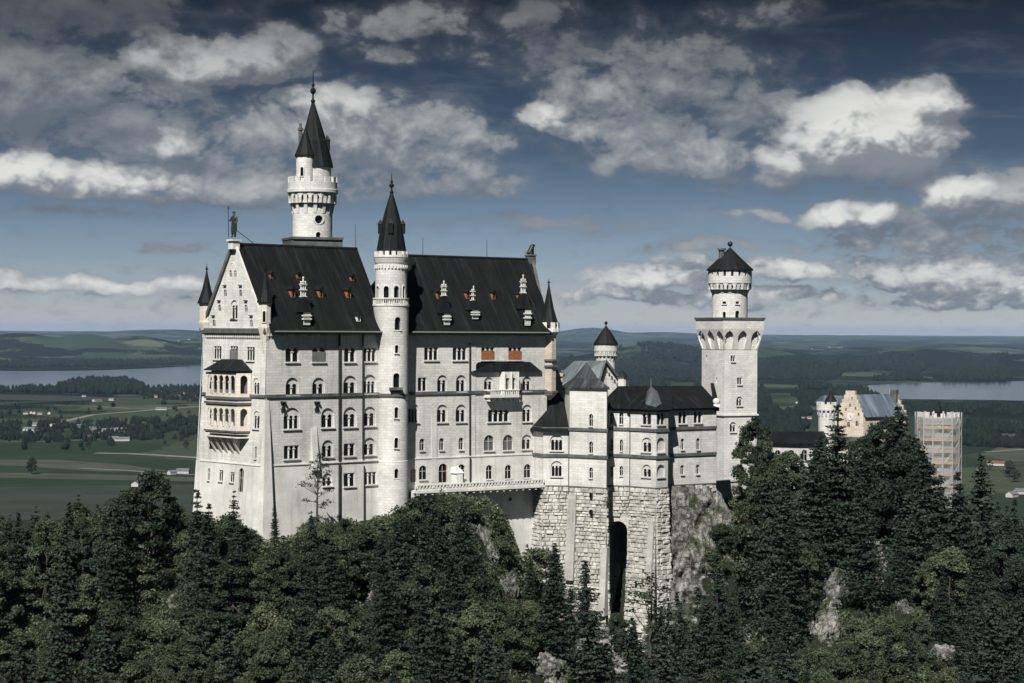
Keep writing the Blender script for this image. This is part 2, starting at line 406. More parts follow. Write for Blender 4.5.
def window(pl, holes, parent, px, yt, yb, wpx, lights=2, kind='arch', mat='stone', pane='glass', panel=None, sill=True, metric=False, gap=.20, name='window', deep=None):
    """cuts a hole and fills it: kind arch (lights under a relieving arch), group (lights in a shallow square recess), single, blind, door"""
    if metric: a0, b0, w, h = px, yt, wpx, yb
    else:
        a0, b0 = pl.uv(px, yb); _, b1 = pl.uv(px, yt); h = b1 - b0
        w = pl.uv(px + wpx / 2, (yt + yb) / 2)[0] - pl.uv(px - wpx / 2, (yt + yb) / 2)[0]
    fr = MB(); pn = MB(); d1 = .22 if deep is None else deep; dd = .15 if deep is None else .05; ds = .30 if deep is None else deep + .06
    if kind == 'blind':
        out = arch(a0, b0, w, h); holes.append(out); reveal(fr, pl, out, 0, .3)
        holed(fr, pl, out, [], .3)
        if sill: fr.box(pl.P(a0 - w * .55, b0 - .22, 0), pl.ex * w * 1.1, pl.n * .2, pl.up * .2)
        return fr.build(name, mat, parent)
    if kind in ('single', 'door'):
        out = arch(a0, b0, w, h); holes.append(out); reveal(fr, pl, out, 0, ds)
        holed(pn, pl, out, [], ds)
        fr.box(pl.P(a0 - .035, b0, ds - .05), pl.ex * .07, pl.n * .05, pl.up * (h - .1))
        fr.box(pl.P(a0 - w / 2, b0 + h * .58, ds - .05), pl.ex * w, pl.n * .04, pl.up * .06)
    else:
        if kind == 'arch': out = arch(a0, b0, w, h); lh = (h - w * .36) * .93; lo = .055 * w; rec = d1
        else: out = rect(a0, b0, w, h); lh = h * .97; lo = .02; rec = .10
        holes.append(out); reveal(fr, pl, out, 0, rec)
        lw = (w - lo * 2) / lights; lights_p = [arch(a0 - w / 2 + lo + lw * (k + .5), b0 + .03, lw * (1 - gap), lh, 6) for k in range(lights)]
        holed(fr, pl, out, lights_p, rec)
        for q in lights_p: reveal(fr, pl, q, rec, rec + dd); holed(pn, pl, q, [], rec + dd)
        for k in range(1, lights):     # little columns with capitals
            x = a0 - w / 2 + lo + lw * k
            fr.tube(pl.P(x, b0 + .05, rec - .02), pl.P(x, b0 + lh - lw * .5, rec - .02), lw * gap * .42, n=6)
            fr.box(pl.P(x - lw * .2, b0 + lh - lw * .55, rec + .05), pl.ex * lw * .4, pl.n * .2, pl.up * .14)
        if panel:   # boarded lower half
            fr2 = MB(); fr2.box(pl.P(a0 - w / 2 + .02, b0 + .02, -.01), pl.ex * (w - .04), pl.n * .05, pl.up * h * .70)
    if sill: fr.box(pl.P(a0 - w * .56, b0 - .18, .02), pl.ex * w * 1.12, pl.n * .24, pl.up * .18)
    o = fr.build(name, mat, parent)
    pn.build('door_leaf' if kind == 'door' else 'pane', pane, o)
    if kind not in ('single', 'door', 'blind') and panel: fr2.build('shutter', panel, o)
    return o
def band(mb, pl, pts, proud, h):
    """moulding along points of a plane given in pixels or metres: straight run"""
    (a0, b0), (a1, b1) = pts
    e = pl.P(a1, b1) - pl.P(a0, b0)
    mb.box(pl.P(a0, b0, .04), e, pl.n * (proud + .04), Vector((0, 0, h)))
def carve(ob, cutter_mb):
    c = cutter_mb.build('cutter', 'glass', None, org=(0, 0, 0))
    c.location = -ORG[ob.name] if ob.parent is not None else (0, 0, 0)
    c.parent = ob.parent
    bpy.context.view_layer.update()
    md = ob.modifiers.new('cut', 'BOOLEAN'); md.object = c; md.solver = 'EXACT'; md.operation = 'DIFFERENCE'
    dg = bpy.context.evaluated_depsgraph_get()
    me = bpy.data.meshes.new_from_object(ob.evaluated_get(dg))
    ob.modifiers.clear(); ob.data = me
    me.polygons.foreach_set('use_smooth', [False] * len(me.polygons))
    bpy.data.objects.remove(c)
def round_windows(ob, parent, c, r, specs, Y, mat='trim'):
    """specs: px, y top, y bottom, width in pixels, arched -- on a round wall of centre c, radius r"""
    cut = MB(); frames = []
    for sp in specs:
        px, yt, yb, w = sp[:4]; Yd = Y - r * .8
        z0, z1 = zat(px, yb, Yd), zat(px, yt, Yd); wd = w * Yd / F
        dx = at(px, (yt + yb) / 2, Yd).x - c[0]; dx = max(-r * .93, min(r * .93, dx)); ang = -math.acos(dx / r)
        out = Vector((math.cos(ang), math.sin(ang), 0)); ex = Vector((-out.y, out.x, 0))
        pl = Pl(Vector((c[0], c[1], z0)) + out * r, Vector((c[0], c[1], z0)) + out * r + ex, Vector((c[0], c[1], z0 + 1)) + out * r)
        sh = sp[4] if len(sp) > 4 else 'arch'
        q = arch(0, 0, wd, z1 - z0) if sh == 'arch' else (rect(0, 0, wd, z1 - z0) if sh == 'rect' else [(wd / 2 * math.cos(2 * math.pi * k / 14), (z1 - z0) / 2 + wd / 2 * math.sin(2 * math.pi * k / 14)) for k in range(14)])
        a = [pl.P(x, y, -.6) for x, y in q]; b = [pl.P(x, y, .55) for x, y in q]
        vs = [cut.bm.verts.new(p) for p in a]; ws = [cut.bm.verts.new(p) for p in b]
        cut.bm.faces.new(vs); cut.bm.faces.new(ws[::-1])
        for i in range(len(q)): j = (i + 1) % len(q); cut.bm.faces.new((vs[j], vs[i], ws[i], ws[j]))
        frames.append((pl, q, wd, z1 - z0, sh))
    carve(ob, cut)
    for pl, q, wd, h, sh in frames:
        fr = MB(); big = [((x) * 1.30, (y - h / 2) * 1.22 + h / 2) for x, y in q]
        n = len(q)
        for i in range(n):    # raised surround
            j = (i + 1) % n
            if sh != 'round' and i == 0: continue
            fr.face([pl.P(*q[i], -.06), pl.P(*big[i], -.06), pl.P(*big[j], -.06), pl.P(*q[j], -.06)][::-1])
            fr.face([pl.P(*big[i], -.06), pl.P(*big[i], .15), pl.P(*big[j], .15), pl.P(*big[j], -.06)][::-1])
        if sh != 'round': fr.box(pl.P(-wd * .7, -.15, .1), pl.ex * wd * 1.4, pl.n * .3, pl.up * .15)
        o = fr.build('window', mat, parent)
        pn = MB(); holed(pn, pl, q, [], .50); pn.build('pane', 'glass', o)
def finial(mb, c, z0, z1, r):
    h = z1 - z0
    mb.lathe(c, [(r * 1.0, z0), (r * 1.3, z0 + h * .05), (r * .5, z0 + h * .12), (r * .45, z0 + h * .25), (r * 1.5, z0 + h * .33), (r * 1.5, z0 + h * .40), (r * .4, z0 + h * .48), (r * .9, z0 + h * .55), (r * .35, z0 + h * .62), (r * .12, z1)], 8)
def crenels(mb, c, r, th, z0, z1, n, fill=.55, a0=0.0):
    for k in range(n):
        a = a0 + 2 * math.pi * k / n; da = math.pi / n * fill
        q = []
        for rr, aa in ((r - th, a - da), (r, a - da), (r, a + da), (r - th, a + da)):
            q.append(Vector((c[0] + rr * math.cos(aa), c[1] + rr * math.sin(aa), z0)))
        mb.hexa(q, [p + Vector((0, 0, z1 - z0)) for p in q])
def corbels(mb, c, r0, r1, z0, z1, n, fill=.5, a0=0.0):
    """radial brackets that grow from radius r0 at z0 to r1 at z1"""
    for k in range(n):
        a = a0 + 2 * math.pi * k / n; da = math.pi / n * fill
        def ring(ri, ro, z): return [Vector((c[0] + rr * math.cos(aa), c[1] + rr * math.sin(aa), z)) for rr, aa in ((ri, a - da), (ro, a - da), (ro, a + da), (ri, a + da))]
        zm = z0 + (z1 - z0) * .55
        mb.hexa(ring(r0 - .25, r0 + .08, z0), ring(r0 - .25, r0 + (r1 - r0) * .75, zm)); mb.hexa(ring(r0 - .25, r0 + (r1 - r0) * .75, zm), ring(r0 - .25, r1, z1))
def arcade_ring(mb, c, r, z0, z1, n, th=.35, w=.62, a0=0.0):
    """a ring of small round arches (flat panels with arched holes)"""
    L = 2 * r * math.sin(math.pi / n)
    for k in range(n):
        a = a0 + 2 * math.pi * (k - .5) / n; b = a0 + 2 * math.pi * (k + .5) / n
        p = Vector((c[0] + r * math.cos(a), c[1] + r * math.sin(a), z0)); q = Vector((c[0] + r * math.cos(b), c[1] + r * math.sin(b), z0))
        pl = Pl(p, q, p + Vector((0, 0, 1)))
        hl = arch(L / 2, .01, L * w, (z1 - z0) * .86, 6)
        holed(mb, pl, [(0, 0), (L, 0), (L, z1 - z0), (0, z1 - z0)], [hl]); reveal(mb, pl, hl, 0, th)
# ------------------------------------------------------------------ palace
def Z(rel): return HC + rel
V3 = Vector
A0 = plan(266, 300.0)
tL, tR = R(42), R(36)
dL = V3((math.cos(tL), math.sin(tL), 0)); nL = V3((dL.y, -dL.x, 0))
dG = V3((-dL.y, dL.x, 0)); nG = -dL                # gable runs back-left from the corner
WG = 17.05
J0 = A0 + dL * 24.3
dR = V3((math.cos(tR), math.sin(tR), 0)); nR = V3((dR.y, -dR.x, 0))
B0 = J0 + dR * 30.5
BK = A0 + dG * WG
ZE, ZS, ZB = Z(-.3), Z(-20.4), Z(-34)
pal = thing('palace', (J0.x, J0.y, ZB), 'huge white palace with steep dark roof, tall gable front and rows of arched windows', 'palace')
def cor(p, g=0.0, f=0.0, z=0.0): q = p + nG * g + nL * f; return V3((q.x, q.y, z))
# --- long left facade
f1 = Pl(cor(A0, z=ZS), V3((J0.x, J0.y, ZS)), cor(A0, z=ZE)); L1 = (J0 - A0).length
H1 = ZE - ZS
hol = []
def win(pl, h, *a, **k): return window(pl, h, pal, *a, **k)
for px, yt, yb, w, n, kd in [(292.2, 347.5, 362, 13.5, 2, 'group'), (349.8, 347.5, 362, 11.5, 2, 'group'), (369.6, 347.5, 361.5, 13, 3, 'group'),
        (292.2, 377.5, 395, 13, 2, 'arch'), (318.5, 377.5, 394.5, 12.5, 2, 'arch'), (350, 375.5, 394, 13.5, 2, 'arch'), (369.6, 374.5, 393.5, 13.5, 3, 'arch'),
        (291.8, 407.5, 429, 16.5, 3, 'arch'), (327.6, 408, 427.5, 13, 2, 'arch'), (350, 407, 427, 13.5, 2, 'arch'), (369.5, 406.5, 426, 12.8, 2, 'arch'),
        (291.6, 445.5, 459, 15.5, 3, 'group'), (327.6, 440, 457, 11.5, 2, 'arch'), (349.4, 443.5, 456, 11.5, 2, 'group'), (369.2, 437.5, 455, 12.5, 2, 'arch')]:
    win(f1, hol, px, yt, yb, w, n, kd)
win(f1, hol, 318.8, 347.5, 362, 13.5, 2, 'group', panel='board')
wall = MB(); holed(wall, f1, [(0, 0), (L1, 0), (L1, H1), (0, H1)], hol)
f2b = [cor(A0, 1.0, .75, ZB), V3((J0.x, J0.y, ZB)) + nL * .6, cor(A0, .14, .14, ZS)]
f2 = Pl(*f2b); hol = []
for px, yt, yb, w, n, kd in [(349.5, 473, 486.5, 11.5, 2, 'group'), (370.5, 472, 484.5, 12.5, 3, 'group'), (327.5, 473, 486, 10, 2, 'arch')]:
    win(f2, hol, px, yt, yb, w, n, kd, mat='plinth')
pl2 = MB()
out = [f2.loc(p) for p in (cor(A0, 1.0, .75, ZB), V3((J0.x, J0.y, ZB)) + nL * .6, V3((J0.x, J0.y, ZS)) + nL * .14, cor(A0, .14, .14, ZS))]
holed(pl2, f2, out, hol)
# --- right facade
f3 = Pl(V3((J0.x, J0.y, ZS)), V3((B0.x, B0.y, ZS)), V3((J0.x, J0.y, ZE))); L3 = 30.5; hol = []
for px, yt, yb, w, n, kd in [(431.2, 347.2, 360.2, 14, 3, 'group'), (459.7, 347.2, 360.2, 14, 3, 'group'),
        (422.3, 377.5, 391.2, 9, 2, 'group'), (442.2, 375, 391.5, 10, 2, 'arch'), (461, 375, 391.5, 10, 2, 'arch'), (488.5, 377, 391, 9, 2, 'arch'), (526.8, 376.5, 391, 9, 2, 'arch'),
        (413.5, 403.5, 422.5, 10.5, 3, 'arch'), (442.2, 404.5, 422.2, 10.5, 2, 'arch'), (461, 404.5, 422, 10.5, 2, 'arch'), (498.5, 409.5, 421.8, 21, 4, 'group'), (527, 404.5, 421.6, 9.5, 2, 'arch'),
        (526.7, 434.5, 449.2, 9.8, 2, 'arch')]:
    win(f3, hol, px, yt, yb, w, n, kd)
for px in (487.8, 515.0): win(f3, hol, px, 347.2, 360.0, 13.2, 3, 'group', panel='wood')
for px, yt, yb, w in [(422, 438.5, 450.5, 5), (441.6, 438, 450, 4.7), (461, 437.5, 449.6, 4.7)]: win(f3, hol, px, yt, yb, w, 1, 'single')
for px, yt, yb, w in [(489, 435, 450.6, 10), (508, 434.8, 450.2, 10)]: win(f3, hol, px, yt, yb, w, 1, 'single', pane='glass_grey')
holed(wall, f3, [(-.02, 0), (L3, 0), (L3, H1), (-.02, H1)], hol)
p3 = [V3((J0.x, J0.y, ZB)) + nR * .4, V3((B0.x, B0.y, ZB)) + nR * .4, V3((J0.x, J0.y, ZS)) + nR * .14]
f4 = Pl(*p3); hol = []
for px, yt, yb, w in [(423, 465.5, 479.5, 8), (461.5, 464.3, 478, 7.2), (489.3, 465, 479, 6.4), (508.3, 464.8, 478.6, 6.6), (527.5, 464, 477.6, 7), (536.3, 468.5, 474.5, 2.4)]:
    win(f4, hol, px, yt, yb, w, 1, 'single', mat='plinth')
win(f4, hol, 443, 463.5, 482.5, 8.6, 1, 'door', mat='warm', name='doorway', sill=False)
win(f4, hol, 413.5, 468.5, 482, 6, 1, 'door', mat='plinth', pane='board', name='doorway', sill=False)
holed(pl2, f4, [f4.loc(p) for p in (p3[0], p3[1], V3((B0.x, B0.y, ZS)) + nR * .14, p3[2])], hol)
# --- gable side: three panels with growing batter
GZ = [(ZB, 1.0, .75, .9), (ZS, .55, .14, .55), (Z(-9.9), .12, 0, .1), (ZE, 0, 0, 0)]   # z, gable offset, facade offset, rear offset
def gp(p, k, side):
    z, g, f, b = GZ[k]; return cor(A0, g if k else g, f, z) if side else cor(BK, g, -b, z)
hg = []
g1 = Pl(gp(0, 2, 0), gp(0, 2, 1), gp(0, 3, 0)); w1 = []
for px, yt, yb, w in [(217.4, 346, 359, 7.6), (250.5, 347, 360.5, 8)]: win(g1, w1, px, yt, yb, w, 3, 'group', deep=.12, gap=.2)
win(g1, w1, 233.8, 346, 360, 8, 3, 'group', panel='board', deep=.12)
win(g1, w1, 256, 378, 394.2, 6.2, 2, 'arch', deep=.14)
holed(wall, g1, [g1.loc(gp(0, 2, 0)), g1.loc(gp(0, 2, 1)), g1.loc(gp(0, 3, 1)), g1.loc(gp(0, 3, 0))], w1)
g2 = Pl(gp(0, 1, 0), gp(0, 1, 1), gp(0, 2, 0)); w2 = []
win(g2, w2, 256, 411, 428.5, 6.2, 2, 'arch', deep=.14); win(g2, w2, 255.6, 446.5, 458.5, 2.2, 1, 'single', deep=.12)
holed(wall, g2, [g2.loc(gp(0, 1, 0)), g2.loc(gp(0, 1, 1)), g2.loc(gp(0, 2, 1)), g2.loc(gp(0, 2, 0))], w2)
e0, e1 = cor(BK, .75, -.75, ZS), cor(A0, .75, .14, ZS)
g3 = Pl(gp(0, 0, 0) + nG * .6, gp(0, 0, 1) + nG * .6, e0); w3 = []
for px, yt, yb, w, n in [(208.6, 468, 480, 2.4, 1), (220.6, 470, 481, 4.2, 2), (231.8, 472, 482, 4.2, 2)]: win(g3, w3, px, yt, yb, w, n, 'group' if n > 1 else 'single', mat='plinth', deep=.12)
win(g3, w3, 240.4, 468, 492, 4.6, 1, 'door', mat='warm', name='doorway', sill=False)
holed(pl2, g3, [g3.loc(gp(0, 0, 0) + nG * .6), g3.loc(gp(0, 0, 1) + nG * .6), g3.loc(e1), g3.loc(e0)], w3)
# step at the ledge, hidden back and end walls
pl2.face([e0, e1, cor(A0, .5, .0, ZS), cor(BK, .5, 0, ZS)])
pl2.face([f2b[2], V3((J0.x, J0.y, ZS)) + nL * .14, V3((J0.x, J0.y, ZS)) - nL * .1, cor(A0, 0, -.1, ZS)])
pl2.face([p3[2], V3((B0.x, B0.y, ZS)) + nR * .14, V3((B0.x, B0.y, ZS)) - nR * .1, V3((J0.x, J0.y, ZS)) - nR * .1])
pl2.face([f2b[0], gp(0, 0, 1) + nG * .6, e1, f2b[2]])
END = V3((-.30, .954, 0)).normalized()
B1 = B0 + END * 16.5; J1 = J0 + dG * WG; J2 = J0 - nR * 16.2
def v(p, z): return V3((p.x, p.y, z))
for a, b in ((B0, B1), (B1, J2), (J2, J1), (J1, BK)):
    wall.face([v(a, ZB), v(b, ZB), v(b, ZE), v(a, ZE)])
wall.face([gp(0, 3, 0), gp(0, 0, 0), gp(0, 0, 0) + nL * -.5, v(BK, ZE) + nL * -.05])
wall.face([v(BK, ZE), v(BK, ZB) - nL * .9, cor(BK, 1.6, -.9, ZB), cor(BK, .55, -.55, ZS), cor(BK, .1, -.1, Z(-9.9))])
# gable triangles
RL, RR = Z(13.2), Z(12.35)
gt = Pl(gp(0, 3, 0), gp(0, 3, 1), gp(0, 3, 0) + V3((0, 0, 1))); wt = []
for px, yt, yb, w in [(230.6, 270, 276.5, 2.6), (235.2, 270, 276.5, 2.6), (225.2, 289.5, 296, 3), (240.6, 289.5, 296, 3), (219.6, 304.5, 311, 3), (246, 304.5, 311.5, 3), (213.9, 319.5, 326, 3), (251.3, 319.5, 326.5, 3)]:
    win(gt, wt, px, yt, yb, w, 1, 'single', sill=False, deep=.1)
win(gt, wt, 234, 300, 318.5, 6.8, 2, 'arch', deep=.2)
holed(wall, gt, [(0, 0), (WG, 0), (WG / 2, RL - ZE - .2)], wt)
o_wall = wall.build('wall', 'stone', pal)
pl2.build('plinth_wall', 'plinth', pal)
# lintel blocks over the gable loopholes, blind arch hood
hd = MB()
for px, py, w in [(225.2, 286, 5), (240.8, 286, 5), (219.4, 301.2, 5), (246.2, 301.2, 5), (213.6, 316.2, 5), (251.6, 316.2, 5), (234, 319.4, 8)]:
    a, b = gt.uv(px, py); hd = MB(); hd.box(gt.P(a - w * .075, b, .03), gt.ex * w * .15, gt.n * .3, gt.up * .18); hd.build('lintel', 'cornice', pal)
a, b = gt.uv(232.6, 268); hd = MB()
for k in range(10):
    t0, t1 = math.pi * k / 10, math.pi * (k + 1) / 10; r = .78
    p, q = gt.P(a + r * math.cos(t0), b + r * math.sin(t0), .03), gt.P(a + r * math.cos(t1), b + r * math.sin(t1), .03)
    hd.tube(p, q, .10, n=5)
hd.build('gable_moulding', 'trim', pal)
# cornices and string courses
cn = MB()
def run(mb, p, q, n, z, proud, h, ext=0.0):
    p, q = v(p, z), v(q, z); d = (q - p).normalized(); p = p - d * ext; q = q + d * ext
    mb.box(p - n * .06, q - p, n * (proud + .06), V3((0, 0, h)))
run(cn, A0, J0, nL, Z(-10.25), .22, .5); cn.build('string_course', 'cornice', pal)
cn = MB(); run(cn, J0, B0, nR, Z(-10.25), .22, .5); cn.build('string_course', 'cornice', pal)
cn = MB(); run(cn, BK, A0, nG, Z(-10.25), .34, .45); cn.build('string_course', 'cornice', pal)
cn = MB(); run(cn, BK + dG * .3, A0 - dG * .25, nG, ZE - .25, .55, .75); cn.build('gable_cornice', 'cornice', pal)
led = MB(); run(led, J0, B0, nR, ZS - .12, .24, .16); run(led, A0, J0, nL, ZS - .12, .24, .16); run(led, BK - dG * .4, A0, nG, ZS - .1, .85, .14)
led.build('ledge', 'trim', pal)
fz = MB()
for k in range(34): c = BK + (A0 - BK) * ((k + .5) / 34); fz.cbox(v(c + nG * .14, ZE - .62), .24, .3, .55, tL)
for k in range(60):
    c = J0 + (B0 - J0) * ((k + .5) / 60); fz.cbox(v(c + nR * .12, ZE - .45), .26, .26, .4, tR)
for k in range(46):
    c = A0 + (J0 - A0) * ((k + .5) / 46); fz.cbox(v(c + nL * .12, ZE - .45), .26, .26, .4, tL)
fz.build('corbel_frieze', 'trim', pal)
# corner pier, wall piers
pr = MB()
def pier(mb, pl, px, yt, yb, w, top, bot):
    a, b1 = pl.uv(px, yt); _, b0 = pl.uv(px, yb); wm = w * .152
    p = [pl.P(a - wm / 2, b0, .05), pl.P(a + wm / 2, b0, .05)]; q = [pl.P(a - wm / 2, b1, .05), pl.P(a + wm / 2, b1, .05)]
    lo = [p[0] + pl.n * bot, p[1] + pl.n * bot, p[1], p[0]]; hi = [q[0] + pl.n * top, q[1] + pl.n * top, q[1], q[0]]
    mb.hexa(lo, hi)
pier(pr, f1, 313.6, 427.5, 470, 7, .15, .95); pr.build('buttress', 'plinth', pal)
pr = MB(); pier(pr, f3, 434, 415, 482, 6.5, .10, .30); pr.build('buttress', 'plinth', pal)
pr = MB(); pier(pr, f3, 473.2, 345, 482, 6.5, .12, .16); pr.build('pilaster', 'stone', pal)
pr = MB()
# the corner pier grows out of the wall towards the ground
a = cor(A0, .02, 0, Z(-10.6)); bq = cor(A0, .9, 1.7, ZB)
pr.hexa([cor(A0, 1.75, 1.7, ZB), cor(A0, 1.75, 1.7, ZB) + dL * 2.35, cor(A0, 0, -.2, ZB) + dL * 1.0, cor(A0, 1.75, -.2, ZB)],
        [cor(A0, .14, .06, Z(-10.6)), cor(A0, 0, .06, Z(-10.6)) + dL * .55, cor(A0, 0, -.3, Z(-10.6)) + dL * .5, cor(A0, .14, -.3, Z(-10.6))])
pr.build('buttress', 'plinth', pal)
# drain pipes, gutter, wall anchors
def pipe(pl, px, y0, y1, r=.16, lean=None):
    a, b0 = pl.uv(px, y1); a1, b1 = pl.uv(px, y0); mb = MB(); mb.tube(pl.P(a, b0, -.2), pl.P(a1, b1, -.2), r); mb.build('drain_pipe', 'pipe', pal)
pipe(f1, 338.8, 334, 461, .19); pipe(f2, 338.8, 463, 520, .19); pipe(f1, 362.3, 334, 459, .14); pipe(f2, 363.5, 466, 520, .12); pipe(f3, 469.3, 343, 455, .14); pipe(f4, 469.6, 457, 483, .14)
for px, py in ((282.6, 405.5), (316.3, 405.5)):
    a, b = f1.uv(px, py); mb = MB()
    mb.tube(f1.P(a - .45, b + .5, -.2), f1.P(a + .45, b + .42, -.2), .17); mb.tube(f1.P(a, b + .6, -.2), f1.P(a, b - .75, -.2), .12)
    mb.tube(f1.P(a, b + .1, -.2), f1.P(a - .42, b - .7, -.2), .1); mb.tube(f1.P(a, b + .1, -.2), f1.P(a + .4, b - .7, -.2), .1)
    mb.ball(f1.P(a - .3, b + .45, -.25), .24, 7); mb.ball(f1.P(a + .32, b + .42, -.25), .24, 7)
    mb.build('wall_anchor', 'iron', pal)
gm = MB()
OV = 1.3
gm.tube(v(A0 + nL * OV + dL * .7, ZE + .02), v(A0 + nL * OV + dL * 22.2, ZE + .02), .14); gm.build('gutter', 'gutter', pal)
gm = MB(); gm.tube(v(J0 + nR * OV + dR * 2.6, ZE + .02), v(B0 + nR * OV - dR * .6, ZE + .02), .14); gm.build('gutter', 'gutter', pal)
# roofs
def roofslab(mb, e0, e1, r1, r0, th=.3):
    n = (V3(e1) - V3(e0)).cross(V3(r0) - V3(e0)).normalized()
    ex = (V3(e1) - V3(e0)).normalized(); up = n.cross(ex)
    def uvq(p): d = V3(p) - V3(e0); return (d.dot(ex), d.dot(up))
    q = [V3(e0), V3(e1), V3(r1), V3(r0)]
    mb.face([p for p in q], [uvq(p) for p in q])
    lo = [p - n * th for p in q]; mb.face(lo[::-1])
    for i in range(4): j = (i + 1) % 4; mb.face([q[i], lo[i], lo[j], q[j]])
rf = MB()
ra, rb = A0 + dG * WG / 2, A0 + dG * WG / 2 + dL * 23.6
sl_l = (RL - ZE) / (WG / 2)
ea = v(A0 + nL * OV, ZE - OV * sl_l * 0 - .15); eb = v(A0 + dL * 22.3 + nL * OV, ZE - .15)
roofslab(rf, ea + dL * .25, eb, v(rb, RL), v(ra + dL * .25, RL))
bk0, bk1 = v(BK - nL * .6, ZE), v(BK - nL * .6 + dL * 23.6, ZE)
roofslab(rf, bk1, bk0 + dL * .25, v(ra + dL * .25, RL), v(rb, RL))
rf.face([eb, v(BK - nL * .6 + dL * 23.2, ZE), v(rb, RL)])
r2 = B0 + V3((-.30, .954, 0)).normalized() * 8.45; r1_ = r2 - dR * 27.5
e2a, e2b = v(J0 + nR * OV - dR * 1.5, ZE - .15), v(B0 + nR * OV + dR * .2, ZE - .15)
roofslab(rf, e2a, e2b, v(r2, RR), v(r1_, RR))
bkb, bka = v(B1, ZE), v(J2 - dR * 1.5, ZE)
roofslab(rf, bkb, bka, v(r1_, RR), v(r2, RR))
roof = rf.build('roof', 'roof', pal)
eg = MB(); eg.face([e2b, v(B1, ZE), v(r2, RR)]); eg.build('end_gable', 'stone', pal)
# ridge, gable coping
cp = MB()
def bar(mb, p, q, w, h, side):
    p, q = V3(p), V3(q); d = q - p; sd = V3(side).normalized() * w; up = d.cross(sd).normalized() * h
    if up.z < 0: up = -up
    mb.box(p - sd / 2 - up * .3, d, sd, up)
bar(cp, cor(A0, .0, .15, ZE + .1), v(ra, RL + .1), .34, .3, nG); cp.build('gable_coping', 'trim', pal); cp = MB(); bar(cp, cor(BK, .05, -.15, ZE + .1), v(ra, RL + .1), .7, .55, nG)
cp.build('gable_coping', 'cornice', pal); cp = MB(); bar(cp, v(B0 + nR * .2, ZE + .1), v(r2, RR + .1), .5, .45, END.cross(V3((0, 0, 1))))
cp.build('gable_coping', 'cornice', pal)
rg = MB(); rg.tube(v(ra, RL), v(rb, RL), .14); rg.tube(v(r1_, RR), v(r2, RR), .14); rg.build('ridge_cap', 'pipe', pal)
pd = MB(); c = v(ra + nG * .1, RL); pd.cbox(c + V3((0, 0, -.25)), 1.2, 1.3, 1.3, tL); pd.cbox(c + V3((0, 0, .46)), 1.7, 1.7, .25, tL)
pd.build('statue_pedestal', 'trim', pal)
pd = MB(); c2 = v(r2 - dR * .3, RR); pd.cbox(c2 + V3((0, 0, -.3)), 1.3, 1.3, 1.6, tR); pd.cbox(c2 + V3((0, 0, .6)), 1.5, 1.5, .25, tR); pd.build('statue_pedestal', 'cornice', pal)
# roof planes for dormers
rp1 = Pl(ea, eb, v(ra, RL)); rp2 = Pl(e2a, e2b, v(r1_, RR))
def dormer(rp, px, py, w=.62, h=1.1, mat='wood'):
    a, b = rp.uv(px, py + 4.5); p = rp.P(a, b)
    ex = rp.ex; out = V3((ex.y, -ex.x, 0)); dep = h / max(rp.up.z, .3) * .75 + .4
    f = p + out * .12
    mb = MB(); mb.box(f - ex * w / 2 - out * dep, ex * w, out * dep, V3((0, 0, h)))
    o = mb.build('dormer', mat, pal)
    rm = MB(); t = f + V3((0, 0, h)) + out * .25
    L, Rr, T = t - ex * w * .75, t + ex * w * .75, t + V3((0, 0, w * .8))
    k = -out * (dep + .6)
    rm.face([L, T, T + k, L + k][::-1]); rm.face([T, Rr, Rr + k, T + k][::-1]); rm.face([L, Rr, T]); rm.face([L + k, L, Rr, Rr + k])
    rm.build('dormer_roof', 'roof', o)
    op = MB(); op.box(f - ex * w * .2 + out * .003 + V3((0, 0, .15)), ex * w * .4, out * .04, V3((0, 0, h * .7))); op.build('hatch', 'glass', o)
for px, py in [(271.5, 274), (298.5, 274), (352, 276.5), (292.8, 293), (320.8, 293), (348.6, 293.5)]: dormer(rp1, px, py, *( (.75, 1.2) if py > 285 else (.6, .75)))
dormer(rp1, 358.5, 317, .7, .9, 'trim')
for px, py in [(438.6, 294.5), (467.5, 294.3), (493.5, 294.8), (519.5, 296)]: dormer(rp2, px, py)
